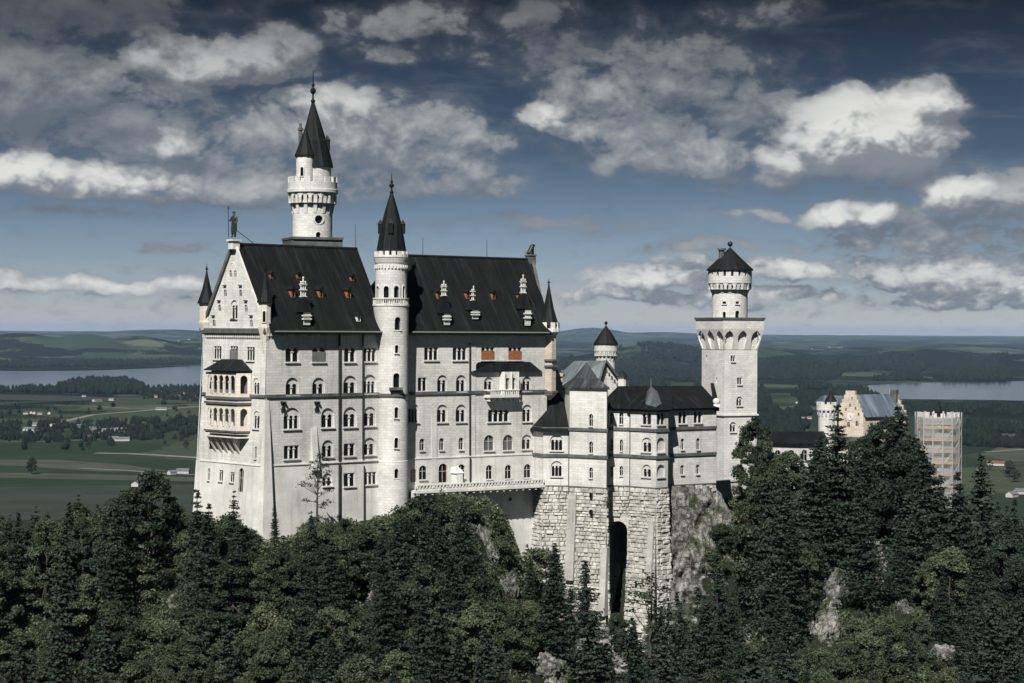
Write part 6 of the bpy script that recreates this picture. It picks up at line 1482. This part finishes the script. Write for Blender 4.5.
SPECIAL = [('spruce', 836, 336, 404, 'tallest dark spruce in front of the beige gatehouse', 1.12, 5), ('spruce', 897, 344, 405, 'broad ragged dark spruce between gatehouse roof and scaffolded tower', 1.12, 7), ('pine', 914, 338, 440, 'dark pine leaning over the foot of the scaffolding', .95, 1),
           ('broad', 756, 342, 418, 'rounded broadleaf tree hiding the foot of the square tower', .74, 0), ('broad', 757, 330, 474, 'bushy broadleaf tree at the right edge of the grey cliff', .75, 2), ('spruce', 276, 295.5, 501, 'small young spruce standing alone against the white palace corner', .85, 1), ('spruce', 231, 292, 490, 'pointed spruce below the palace gable, right one of two', 1.1, 2),
           ('spruce', 199, 291, 488, 'pointed spruce below the palace gable, left one of two', 1.0, 3), ('sparse', 318, 299, 452, 'tall thin leafed tree rising in front of the palace long side', 1.05, 0), ('sparse', 648, 296, 572, 'airy pale tree growing in front of the right rough stone bay', 1.25, 0), ('spruce', 553, 300, 541, 'dark spruce left of the rough stone bays', 1.2, 0),
           ('spruce', 592, 292, 560, 'slender spruce in front of the middle rough stone bay', 1.25, 4), ('spruce', 806, 330, 446, 'spruce left of the tallest dark spruce', 1.2, 2), ('spruce', 985, 330, 452, 'dark spruce right of the scaffolded tower', 1.3, 1), ('spruce', 957, 326, 470, 'slim spruce in front of the scaffolding right edge', 1.2, 3), ('broad', 785, 340, 452, 'broadleaf tree in front of the low white wing', 1.0, 1),
           ('spruce', 870, 322, 470, 'dark spruce in front of the broad ragged spruce', 1.2, 2), ('spruce', 817, 342, 436, 'spruce just left of the tallest dark spruce hiding the gate turret foot', 1.2, 7), ('spruce', 858, 342, 437, 'spruce just right of the tallest dark spruce', 1.15, 3), ('pine', 884, 348, 417, 'dense dark pine crown below the blue grey gatehouse roof', .85, 0), ('spruce', 926, 336, 452, 'dark spruce before the left edge of the scaffolding', 1.2, 5), ('spruce', 941, 333, 474, 'spruce in front of the scaffolding foot', 1.25, 3), ('broad', 862, 348, 436, 'leafy tree under the beige stepped gable', .8, 3), ('spruce', 770, 326, 478, 'dark spruce below the round broadleaf tree', 1.1, 4), ('broad', 150, 297, 474, 'tallest rounded broadleaf tree left of the palace', 1.05, 4), ('spruce', 318, 287, 515, 'spruce below the thin leafed tree', 1.1, 0), ('bush', 727, 346, 484, 'shrub beside the courtyard wall right of the bower house', 1.3, 0), ('bush', 738, 343, 490, 'shrub right of the grey cliff top', 1.4, 1), ('bush', 711, 318, 556, 'shrub growing low on the right flank of the cliff', 1.2, 2), ('bush', 722, 321, 534, 'shrub growing midway up the right flank of the cliff', 1.2, 3), ('spruce', 717, 314, 560, 'small spruce at the right foot of the cliff', 1.1, 4)]
for kd, px, Y, yt, lab, wd, var in SPECIAL:
    p = plan(px, Y); g = ground(p.x, p.y) - .3; hh = zat(px, yt, Y) - g
    if kd == 'bush':
        Y = 300.0
        while Y < 352 and ground(at(px, yt + 14, Y).x, Y) < at(px, yt + 14, Y).z: Y += .5
        p = at(px, yt + 14, Y); g = ground(p.x, p.y) - .4; hh = 3.4
    plant(kd, p.x, p.y, g, hh, lab, None, wd, var)
LIM = [(-60, 508), (0, 506), (40, 503), (90, 495), (120, 486), (150, 474), (172, 492), (195, 498), (228, 510), (250, 528), (262, 548), (285, 540), (300, 526), (322, 516), (345, 522), (380, 524), (402, 520), (412, 502), (440, 492), (470, 493), (492, 502), (503, 530), (530, 545), (555, 555), (580, 575), (608, 606), (632, 618), (660, 600), (676, 596), (690, 588), (704, 575), (722, 548), (732, 518), (744, 484), (760, 452), (800, 450), (835, 436), (880, 432), (905, 445), (930, 474), (950, 488), (970, 478), (1000, 486), (1040, 492), (1100, 500)]
foot = [A0, J0, B0] + BP[0:12]
def front_edge(px):   # depth of the castle front at a picture column
    tab = [(150, 318), (205, 309), (266, 297), (330, 304), (393, 311), (470, 318), (531, 327), (545, 323), (610, 321), (657, 319), (680, 325), (716, 333), (760, 345)]
    return lerp_tab(tab, px)
def region(px, py):
    if px < 150: return 'in the dense wood left of the palace'
    if px < 262: return 'on the slope below the palace gable'
    if px < 405: return 'on the slope below the palace long side'
    if px < 520: return 'on the bushy knoll below the terrace'
    if px < 690: return 'on the slope below the rough stone bays'
    if px < 800: return 'on the slope below the cliff and square tower'
    if px < 910: return 'on the slope below the beige gatehouse'
    return 'on the slope below the scaffolded tower'
LOOK = {'broad': 'dark green broadleaf tree', 'pale': 'paler green broadleaf tree', 'spruce': 'dark pointed spruce tree', 'bush': 'low rounded shrub', 'pine': 'dark dense pine tree'}
count = 0; tries = 0; grid = []
while tries < 16000 and count < 520:
    tries += 1
    Y = trng.uniform(252, 346) if trng.random() < .8 else trng.uniform(320, 372); px = trng.uniform(-45, 1070); p = plan(px, Y); fe = front_edge(px)
    if 150 < px < 704 and Y > fe - 2.5: continue
    if px < 150 and Y > 322: continue
    if 665 < px < 704 and Y > 318: continue
    if 704 <= px < 745 and Y > 326: continue
    g = ground(p.x, p.y); gpx, gpy = proj(V3((p.x, p.y, g)))
    bot = gpy
    r_ = trng.random()
    if px < 180: kd = 'spruce' if r_ < .30 else ('pale' if r_ < .46 else 'broad')
    elif px < 400: kd = 'spruce' if r_ < .42 else ('pale' if r_ < .66 else 'broad')
    elif px < 505: kd = 'bush' if Y > 292 and r_ < .35 else ('spruce' if r_ < .55 else ('pale' if r_ < .78 else 'broad'))
    elif px < 700: kd = 'spruce' if r_ < .6 else ('pale' if r_ < .8 else 'broad')
    elif px < 800: kd = 'spruce' if r_ < .6 else ('pale' if r_ < .6 else 'broad')
    else: kd = 'spruce' if r_ < .62 else ('pine' if r_ < .72 else ('pale' if r_ < .82 else 'broad'))
    nom = {'broad': trng.uniform(10.5, 16), 'pale': trng.uniform(8, 13), 'spruce': trng.choice((trng.uniform(9, 15), trng.uniform(15, 24))), 'bush': trng.uniform(2.2, 4.5), 'pine': trng.uniform(14, 20)}[kd]
    wid = {'broad': 3.4, 'pale': 3.2, 'spruce': 2.7, 'bush': 2.4, 'pine': 3.6}[kd]
    if any((p.x - a) ** 2 + (p.y - b) ** 2 < ((wid + w2) * (.55 if p.y > 262 else .6)) ** 2 for a, b, w2 in grid): continue
    lim = lerp_tab(LIM, px) + trng.uniform(0, 16) + (0 if kd != 'spruce' else -5)
    hw = wid * .7 * F / Y
    lim = max(lim, lerp_tab(LIM, px - hw) - 6, lerp_tab(LIM, px + hw) - 6) if kd != 'spruce' else lim
    av = zat(px, lim, Y) - g
    if av < nom:
        if av < 2.2: continue
        nom = av
        if av < 6.5: kd = 'bush'
    ttop = proj(V3((p.x, p.y, g + nom)))[1]
    if ttop > 688: continue
    blocked = False
    for rx, ry, rw, rh, rY in rockpos:
        if Y < rY + 1 and abs(px - rx) < rw * .75 + hw * .8 and ttop < ry + rh * .6: blocked = True
    if blocked:
        av = min([zat(px, ry + rh * .5, Y) - g for rx, ry, rw, rh, rY in rockpos if Y < rY + 1 and abs(px - rx) < rw * .75 + hw * .8 and ttop < ry + rh * .6])
        if av < 2.0: continue
        kd, nom = 'bush', min(av, 5.0)
    grid.append((p.x, p.y, wid * min(1.0, .35 + nom / 18)))
    reg = region(px, ttop); lab = f'{LOOK[kd]} {reg}'
    plant(kd, p.x, p.y, g - .3, nom, lab, f'{LOOK[kd]}s {reg}', trng.uniform(.9, 1.2) * (1.0 if kd != 'spruce' else 1.1) * (1.0 if nom > 8 or kd in ('bush', 'spruce') else 1.2)); count += 1
print('TREES', count, tries)
# undergrowth: a carpet of low leaf sprays over the slope
rs = np.random.RandomState(3); n = 420000; px = rs.uniform(-60, 1080, n); Y = rs.uniform(246, 350, n); x = (px - 512) / F * Y; y = Y
fe = np.array([front_edge(a) for a in px]); keep = ~((px > 150) & (px < 745) & (Y > fe - .8)) & ~((px > 660) & (px < 748) & (Y > 324)); px, x, y = px[keep], x[keep], y[keep]
rk = np.zeros(len(x), bool)
for rx, ry, rw, rh, rY in rockpos: rk |= (np.abs(px - rx) < rw * .45) & (y < rY + 1.5) & (y > rY - 9)
x, y = x[~rk], y[~rk]
pat = np.array([noise.noise(V3((a * .22, b * .22, 1.0))) + .6 * noise.noise(V3((a * .6, b * .6, 5.0))) for a, b in zip(x, y)]); k = pat > -.62; x, y, pat = x[k], y[k], pat[k]
z = np.concatenate([hz_many(x[i:i + 20000], y[i:i + 20000]) for i in range(0, len(x), 20000)]) + HC; z += np.array([lump(a, b) for a, b in zip(x, y)]) + np.clip(pat + .35, 0, 1) * rs.uniform(.1, 1.6, len(x))
cen = np.stack([x, y, z], 1); me = leaves_mesh('undergrowth', cen, np.tile([0, -.4, .9], (len(x), 1)), rs.uniform(.12, .26, len(x)), np.clip(.32 + .3 * pat + rs.normal(0, .16, len(x)), 0, 1), 'leaf2', rs, .6)
o = bpy.data.objects.new('undergrowth', me); COL.objects.link(o); tag(o, 'low bushes and ground cover over the wooded slope', 'undergrowth', kind='stuff')

# ------------------------------------------------------------------ valley
def pxy(x, y): return 512 + F * x / y
RID = [(20, 75, 13600, 1100, 152), (85, 60, 13800, 1100, 147), (140, 60, 14200, 1200, 138), (200, 60, 14500, 1300, 118), (-60, 60, 13500, 1100, 130), (165, 70, 31000, 3500, 108), (330, 200, 34000, 4000, 60), (592, 42, 38000, 4500, 142), (650, 60, 38500, 5000, 70), (655, 70, 12500, 1900, 104), (735, 80, 12900, 1600, 92),
       (610, 50, 11500, 1300, 60), (560, 50, 9800, 900, 38), (800, 60, 10300, 1200, 52), (930, 90, 12800, 1600, 92), (1030, 60, 11200, 1100, 75), (860, 50, 15500, 1800, 70), (780, 70, 17000, 2200, 70), (960, 80, 20000, 2500, 60), (1080, 80, 14000, 1800, 80)]
def zfar(x, y):
    t = min(1, max(0, (y - 11000) / 30000)); z = (t * t * (3 - 2 * t)) * 112; px = pxy(x, y); rr = 0.0
    for a, w, Yc, wy, h in RID:
        d = ((px - a) / w) ** 2 + ((y - Yc) / wy) ** 2
        if d < 9: rr = max(rr, h * math.exp(-d))
    z += rr
    if in_lake(px, y): return -1.0
    k = min(1, max(0, (y - 7600) / 5000)); 
    if k > 0: z += k * (22 * noise.noise(V3((x / 900, y / 1600, 0))) + 9 * noise.noise(V3((x / 330, y / 600, 4))))
    return z
def in_lake(px, y): return (px < 212 and 6200 < y < 11000) or (px > 845 and 5500 < y < 7600)
YS_ = [1150 * (62000 / 1150) ** (j / 330) for j in range(331)]; AN = [(-470 + 1990 * i / 330) for i in range(331)]
ver = []
for Yv in YS_:
    for px in AN: x = (px - 512) / F * Yv; ver.append((x, Yv, zfar(x, Yv)))
w = len(AN); fac = [(j * w + i, j * w + i + 1, (j + 1) * w + i + 1, (j + 1) * w + i) for j in range(len(YS_) - 1) for i in range(w - 1)]
def landmat():
    mt, t, b = pbsdf('fields_and_woods'); g = t.n('ShaderNodeNewGeometry'); P = g.outputs['Position']
    vo = t.n('ShaderNodeTexVoronoi', voronoi_dimensions='2D'); t.put(vo.inputs['Vector'], t.vm('MULTIPLY', t.vm('ADD', P, t.vm('MULTIPLY', t.xyz(t.noise(P, .004, 2), t.noise(P, .003, 2), 0), (160, 160, 0))), (1 / 260, 1 / 420, 1))); vo.inputs['Scale'].default_value = 1
    sp_ = t.n('ShaderNodeSeparateColor'); t.put(sp_.inputs[0], vo.outputs['Color'])
    grain = t.noise(P, .02, 5, .6)
    f = t.m('ADD', t.m('MULTIPLY', sp_.outputs[0], .7), t.m('MULTIPLY', grain, .35))
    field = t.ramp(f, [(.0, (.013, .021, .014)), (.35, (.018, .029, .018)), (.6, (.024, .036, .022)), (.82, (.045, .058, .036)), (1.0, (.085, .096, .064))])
    s = t.n('ShaderNodeSeparateXYZ'); t.put(s.inputs[0], P)
    wn = t.noise(t.vm('MULTIPLY', P, (1 / 900, 1 / 1500, 1 / 300)), 1.0, 7, .62)
    up_ = t.smooth(s.outputs[1], 4200, 9500, .0, .05)
    wood = t.smooth(t.m('ADD', wn, up_), .535, .565)
    wood = t.m('MULTIPLY', wood, t.smooth(s.outputs[1], 3400, 4800))
    wc = t.mix(t.noise(P, .035, 4, .7), (.004, .0075, .006, 1), (.011, .017, .0115, 1))
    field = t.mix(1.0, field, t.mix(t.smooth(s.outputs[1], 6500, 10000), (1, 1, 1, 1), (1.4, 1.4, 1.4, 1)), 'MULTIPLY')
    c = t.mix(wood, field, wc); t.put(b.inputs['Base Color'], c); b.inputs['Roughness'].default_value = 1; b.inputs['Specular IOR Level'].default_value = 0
    bp = t.n('ShaderNodeBump'); bp.inputs['Strength'].default_value = 1; bp.inputs['Distance'].default_value = 14; t.put(bp.inputs['Height'], t.m('MULTIPLY', wood, t.m('ADD', t.noise(P, .03, 4, .7), .6))); t.put(b.inputs['Normal'], bp.outputs[0]); return mt
M['land'] = landmat()
tag(rawmesh('valley_land', ver, fac, 'land'), kind='structure')
S_ = 75000.0; tag(rawmesh('ground', [(-S_, -S_, -2.5), (S_, -S_, -2.5), (S_, S_, -2.5), (-S_, S_, -2.5)], [(0, 1, 2, 3)], 'land', False), kind='structure')
def gnd(px, py, z=0.0):
    d = ray(px, py); k = (z - HC) / d.z; return CAM + d * k
def watermat():
    mt, t, b = pbsdf('lake_water'); b.inputs['Base Color'].default_value = (.012, .022, .03, 1); b.inputs['Roughness'].default_value = .12; b.inputs['IOR'].default_value = 1.33
    g = t.n('ShaderNodeNewGeometry'); bp = t.n('ShaderNodeBump'); bp.inputs['Strength'].default_value = .06; bp.inputs['Distance'].default_value = 1.0
    t.put(bp.inputs['Height'], t.noise(t.vm('MULTIPLY', g.outputs['Position'], (.02, .012, 1)), 1, 5, .6)); t.put(b.inputs['Normal'], bp.outputs[0]); return mt
M['water'] = watermat()
def lake(top, bot, z=.6):
    pts = [gnd(px, py, z) for px, py in top] + [gnd(px, py, z) for px, py in bot[::-1]]
    fine = []
    for a, b in zip(pts, pts[1:] + pts[:1]):
        for k in range(8): t = k / 8; q = a + (b - a) * t; q.y *= 1 + .006 * noise.noise(V3((q.x / 140, q.y / 900, 1))); fine.append((q.x, q.y, z))
    bm = bmesh.new(); f = bm.faces.new([bm.verts.new(q) for q in fine]); bmesh.ops.triangulate(bm, faces=[f]); bmesh.ops.recalc_face_normals(bm, faces=bm.faces[:])
    for f in bm.faces:
        if f.normal.z < 0: f.normal_flip()
    me = bpy.data.meshes.new('lake_water'); bm.to_mesh(me); bm.free(); me.materials.append(M['water']); o = bpy.data.objects.new('lake_water', me); COL.objects.link(o); tag(o, kind='structure')
lake([(-150, 371), (0, 370.8), (60, 371), (110, 370), (150, 368.5), (190, 366), (240, 365.5)], [(-150, 391), (0, 390), (40, 389.5), (70, 387), (110, 386), (150, 387.5), (200, 388.5), (240, 389)])
lake([(868, 385.5), (900, 383.2), (960, 382.4), (1024, 381.2), (1160, 381)], [(858, 388), (872, 396), (900, 399), (960, 399.6), (1024, 400.5), (1160, 402)])
M['track'] = simple('pale_gravel_track', (.15, .15, .135), .95, var=.2, vs=.05); M['hay'] = simple('mown_field', (.038, .046, .032), 1, var=.3, vs=.01); M['hay2'] = simple('dark_field', (.017, .026, .017), 1, var=.25, vs=.01)
def strip(name, pts, w, mat, z=.5):
    P_ = [gnd(px, py, z) for px, py in pts]; L_, R_ = [], []
    for i, p in enumerate(P_):
        d = (P_[min(i + 1, len(P_) - 1)] - P_[max(i - 1, 0)]).normalized(); n = V3((-d.y, d.x, 0)) * w / 2; L_.append(tuple(p + n)); R_.append(tuple(p - n))
    m_ = len(P_); tag(rawmesh(name, L_ + R_, [(m_ + i, m_ + i + 1, i + 1, i) for i in range(m_ - 1)], mat, False), kind='structure')
strip('path', [(60, 422.5), (76, 418.5), (92, 414.8), (130, 411.8), (160, 409), (205, 406)], 16, 'track'); strip('path', [(54, 405.5), (90, 406), (130, 408.5), (160, 409)], 12, 'track'); strip('path', [(96, 453), (130, 453.6), (165, 455.5), (205, 458)], 22, 'track'); strip('path', [(-10, 442.2), (60, 441), (120, 438)], 8, 'track', .55)
strip('path', [(80, 468), (120, 470), (160, 473), (205, 475)], 10, 'track', .56); strip('path', [(985, 452), (1040, 448)], 12, 'track')
def patch(name, pts, mat, z=.3): tag(rawmesh(name, [tuple(gnd(px, py, z)) for px, py in pts], [tuple(range(len(pts)))[::-1]], mat, False), kind='structure')
patch('field', [(-40, 459), (60, 460), (120, 464), (170, 471), (100, 471.5), (20, 466), (-40, 464)], 'hay'); patch('field', [(-40, 472), (90, 474), (215, 478), (215, 482), (60, 479), (-40, 477)], 'hay', .32)
patch('field', [(-60, 488), (80, 486), (215, 484), (215, 520), (-60, 520)], 'hay2', .28); patch('field', [(-40, 394), (50, 395), (150, 399), (60, 401), (-40, 399)], 'hay2', .3)
patch('field', [(982, 455), (1000, 446), (1060, 438), (1060, 458), (1010, 462)], 'hay'); patch('field', [(815, 378), (822, 373.5), (838, 373), (841, 379), (826, 383)], 'hay', .35); patch('field', [(965, 432), (1000, 424), (1060, 418), (1060, 428), (990, 440)], 'hay', .33); patch('field', [(1000, 470), (1060, 462), (1060, 480), (1010, 482)], 'hay2', .3)
patch('field', [(765, 408), (800, 405), (838, 406), (838, 409), (780, 411)], 'hay', .33)
# far woods: one mass of small conifers and crowns per wood
def wood(name, spots, seed, hmin, hmax, label):
    rs = np.random.RandomState(seed); V_, F_ = [], []
    for px, py in spots:
        g = gnd(px, py); x, y = g.x, g.y; z = zfar(x, y); h = rs.uniform(hmin, hmax); r = h * rs.uniform(.2, .45); k0 = len(V_); con = rs.uniform() < .5; ns = 5; a0 = rs.uniform(0, 6)
        lev = [(0.0, .6), (.30, 1.0), (.62, .62 if con else .95)]
        for t, q in lev:
            for i in range(ns): a = a0 + 2 * math.pi * i / ns; jr = rs.uniform(.75, 1.2); V_.append((x + r * q * jr * math.cos(a), y + r * q * jr * math.sin(a), z - 1 + h * t))
        V_.append((x, y, z + h))
        for l in range(2):
            for i in range(ns): j = (i + 1) % ns; F_.append((k0 + l * ns + i, k0 + l * ns + j, k0 + (l + 1) * ns + j, k0 + (l + 1) * ns + i))
        for i in range(ns): F_.append((k0 + 2 * ns + i, k0 + 2 * ns + (i + 1) % ns, k0 + 3 * ns))
    tag(rawmesh(name, V_, F_, 'farwood', False), label, 'woodland', kind='stuff')
M['farwood'] = simple('distant_foliage', (.009, .0145, .0095), .95, spec=.05, var=.45, vs=.05)
def band_pts(rs, n, x0, x1, tab0, tab1, msk=None):
    out = []
    while len(out) < n:
        px = rs.uniform(x0, x1); a, b = lerp_tab(tab0, px), lerp_tab(tab1, px); py = a + (b - a) * rs.uniform() ** 1.0
        if msk and not msk(px, py): continue
        out.append((px, py))
    return out
rs = np.random.RandomState(9)
wood('shore_woodland', band_pts(rs, 900, 58, 143, [(58, 391), (80, 384), (100, 383), (125, 383), (143, 390)], [(58, 393), (90, 394.5), (143, 394.5)]), 1, 18, 34, 'dark wood on the low rise beside the left lake')
wood('shore_woodland', band_pts(rs, 320, -40, 205, [(-40, 391), (205, 390.5)], [(-40, 392.5), (205, 393)]), 2, 14, 26, 'thin line of trees along the left lake shore')
mk_ = lambda sc, th, sd: (lambda px, py: noise.noise(V3((px * sc, py * sc * 5, sd))) > th)
wood('field_woodland', band_pts(rs, 1000, -40, 206, [(-40, 424), (40, 424), (100, 422), (205, 419)], [(-40, 444), (40, 443), (130, 441), (205, 438)], mk_(.05, -.08, 1)), 3, 7, 15, 'broken belt of trees round the houses in the left valley')
wood('field_woodland', band_pts(rs, 70, -40, 206, [(-40, 400), (205, 404)], [(-40, 450), (205, 452)], mk_(.07, .22, 6)), 4, 8, 18, 'loose hedgerow trees in the left fields')
wood('village_woodland', band_pts(rs, 160, 140, 206, [(140, 390), (206, 392)], [(140, 399), (206, 402)]), 5, 10, 20, 'garden trees of the red roofed village')
wood('valley_woodland', band_pts(rs, 5200, 755, 1060, [(755, 366), (860, 365), (1060, 366)], [(755, 380), (860, 381), (1060, 381)], mk_(.022, -.10, 2)), 6, 16, 30, 'dark wood beyond the right lake')
wood('valley_woodland', band_pts(rs, 2600, 755, 880, [(755, 386), (858, 388), (880, 399)], [(755, 446), (880, 446)], mk_(.03, .02, 3)), 7, 14, 26, 'woods and hedges left of the right lake')
wood('valley_woodland', band_pts(rs, 1500, 880, 1060, [(880, 404), (1060, 407)], [(880, 412), (1060, 416)], mk_(.03, -.25, 4)), 8, 8, 17, 'belt of trees along the near shore of the right lake')
wood('valley_woodland', band_pts(rs, 700, 950, 1060, [(950, 424), (1060, 428)], [(950, 446), (1060, 450)], mk_(.03, .0, 5)), 9, 10, 22, 'tree clumps in the fields right of the scaffolding')
wood('valley_woodland', band_pts(rs, 3600, 555, 702, [(555, 362), (702, 362)], [(555, 392), (702, 392)], mk_(.03, -.05, 8)), 10, 16, 28, 'dark woods seen between palace and square tower')
wood('hillside_woodland', band_pts(rs, 1600, -40, 206, [(-40, 363), (206, 361)], [(-40, 368.5), (190, 365), (206, 364)]), 11, 16, 30, 'dark wood along the far shore of the left lake')
for px, py, h, lab in [(31.5, 474.5, 22, 'lone round tree in the middle of the lower left field'), (88, 449, 14, 'small lone tree beside the field path'), (186, 448.5, 13, 'tiny lone tree right in the left field')]:
    g = gnd(px, py); plant('broad', g.x, g.y, 0.0, h, lab, None, 1.25, 1)
for px, py, h in [(1010, 477, 22), (1016, 482, 16), (990, 470, 14)]: g = gnd(px, py); plant('broad', g.x, g.y, 0.0, h, 'rounded tree in the field at the far right behind the slope', 'field trees at the far right', 1.3)
# houses of the valley
M['hw'] = simple('house_render', (.40, .39, .37), .9, var=.1, vs=.05); M['hr'] = simple('red_tile', (.15, .062, .045), .9, var=.25, vs=.05); M['hg'] = simple('grey_tile', (.10, .115, .14), .85, var=.25, vs=.05); M['hb'] = simple('brown_tile', (.09, .06, .045), .9, var=.2, vs=.05)
def house_mesh(w, d, h, rh):
    mb = MB(); mb.hexa([V3((-w, -d, -1)), V3((w, -d, -1)), V3((w, d, -1)), V3((-w, d, -1))], [V3((-w, -d, h)), V3((w, -d, h)), V3((w, d, h)), V3((-w, d, h))])
    for s in (-1, 1): mb.face([V3((s * w, -d * s, h)), V3((s * w, d * s, h)), V3((s * w, 0, h + rh))])
    a = mb.build('wall', 'hw', None).data; mb = MB(); e = .7
    mb.face([V3((-w - e, -d - e, h - .4)), V3((w + e, -d - e, h - .4)), V3((w + e, 0, h + rh + .25)), V3((-w - e, 0, h + rh + .25))]); mb.face([V3((w + e, d + e, h - .4)), V3((-w - e, d + e, h - .4)), V3((-w - e, 0, h + rh + .25)), V3((w + e, 0, h + rh + .25))])
    rr = mb.build('roof', 'hr', None).data
    for nm in ('wall', 'roof'): bpy.data.objects.remove(bpy.data.objects[nm + '.001'] if False else [o for o in COL.objects if o.type == 'MESH' and o.parent is None and o.name.split('.')[0] == nm and o.data in (a, rr)][0])
    return a, rr
HM = []
for w_, d_, h_, rh in ((7, 5, 5.5, 4.5), (9, 5.5, 5, 4.5), (13, 7, 6, 5), (20, 9, 6, 5)):
    a, rr = house_mesh(w_, d_, h_, rh); HM.append((a, {k: (lambda q: (q.materials.clear(), q.materials.append(M[k]), q)[2])(rr.copy()) for k in ('hr', 'hg', 'hb')}))
hr_ = random.Random(31)
def house(px, py, size, mat, label, group):
    g = gnd(px, py); e = bpy.data.objects.new('house', None); COL.objects.link(e); e.location = (g.x, g.y, max(0, zfar(g.x, g.y))); e.rotation_euler = (0, 0, hr_.choice((0, .3, -.4, .9, 1.4))); e.scale = (.62,) * 3; tag(e, label, 'house', group)
    for nm, me in (('wall', HM[size][0]), ('roof', HM[size][1][mat])): c = bpy.data.objects.new(nm, me); COL.objects.link(c); c.parent = e
for k in range(20): house(hr_.uniform(153, 204), hr_.uniform(393, 399), hr_.choice((1, 2, 2)), hr_.choice(('hr', 'hr', 'hr', 'hb')), 'red roofed house of the small village by the left lake shore', 'red roofed village by the left lake')
for px, py in ((107, 391.5), (115, 391.4), (121, 391.4), (128, 391), (133, 391.2)): house(px, py, 1, 'hg', 'small white house in a row under the lakeside wood', 'white houses under the lakeside wood')
for px, py, s, m_, lab in ((97, 401.5, 3, 'hr', 'long red roofed barn in the field below the lakeside wood'), (112, 400.5, 2, 'hg', 'grey barn just right of the long red roofed barn'), (161, 410, 3, 'hg', 'pale farm building at the fork of the field paths'), (84, 397, 1, 'hg', 'single white house left above the red barn'), (183, 473.5, 2, 'hg', 'white farmhouse beside the path at the palace foot edge'), (172, 474.5, 1, 'hg', 'small white shed left of the farmhouse at the path'), (137, 486.5, 2, 'hg', 'pale roofed barn just above the left wood'),
                             (996, 465.5, 3, 'hr', 'long red roofed barn in the right field'), (1012, 497, 2, 'hg', 'larger white house at the right picture edge'), (1021, 494, 2, 'hg', 'white house half cut by the right picture edge'), (1004, 425.5, 1, 'hg', 'tiny white house in the upper right field'), (970, 379.5, 2, 'hg', 'white house on the far shore of the right lake')): house(px, py, s, m_, lab, None)
for px, py in ((26, 414.2), (32, 413.6), (35, 414), (40, 414.5), (50, 414.2)): house(px, py, 1, 'hb', 'small farm house of the hamlet in the left fields', 'hamlet in the left fields')
for k in range(26): x_ = hr_.choice((hr_.uniform(-5, 60), hr_.uniform(65, 130), hr_.uniform(65, 136))); house(x_, hr_.uniform(427, 443) - (4 if x_ < 60 else 0), hr_.choice((1, 2, 2, 3)), hr_.choice(('hg', 'hg', 'hb')), 'grey roofed house among the tree belt of the left valley', 'houses in the left tree belt')
for k in range(16): house(hr_.uniform(806, 852), hr_.uniform(351, 356), 2, hr_.choice(('hg', 'hr')), 'small pale house of the far village right of the square tower', 'far village right of the square tower')
for k in range(10): house(hr_.choice((hr_.uniform(40, 130), hr_.uniform(170, 205))), hr_.uniform(350, 356), 2, 'hg', 'pale house of the far village beyond the left lake', 'far village beyond the left lake')
for k in range(8): house(hr_.uniform(770, 830), hr_.uniform(395, 420), 1, hr_.choice(('hg', 'hb')), 'small farm house between woods right of the square tower', 'farm houses right of the square tower')
for k in range(7): house(hr_.uniform(890, 1020), hr_.uniform(352, 362), 2, 'hg', 'pale farm house on the far right hills', 'farm houses on the far right hills')
# ------------------------------------------------------------------ air
hb = MB(); hb.hexa([V3((-76000, -76000, -3.6)), V3((76000, -76000, -3.6)), V3((76000, 76000, -3.6)), V3((-76000, 76000, -3.6))], [V3((-76000, -76000, 330)), V3((76000, -76000, 330)), V3((76000, 76000, 330)), V3((-76000, 76000, 330))])
mh = bpy.data.materials.new('thin_haze'); mh.use_nodes = True; t = NT(mh.node_tree); mh.node_tree.nodes.clear(); out = t.n('ShaderNodeOutputMaterial'); pv = t.n('ShaderNodeVolumePrincipled')
pv.inputs['Color'].default_value = (.46, .65, 1.0, 1); pv.inputs['Density'].default_value = HAZE; t.put(out.inputs['Volume'], pv.outputs[0])
M['haze'] = mh
if HAZE > 0: tag(hb.build('haze', 'haze', None), kind='stuff')
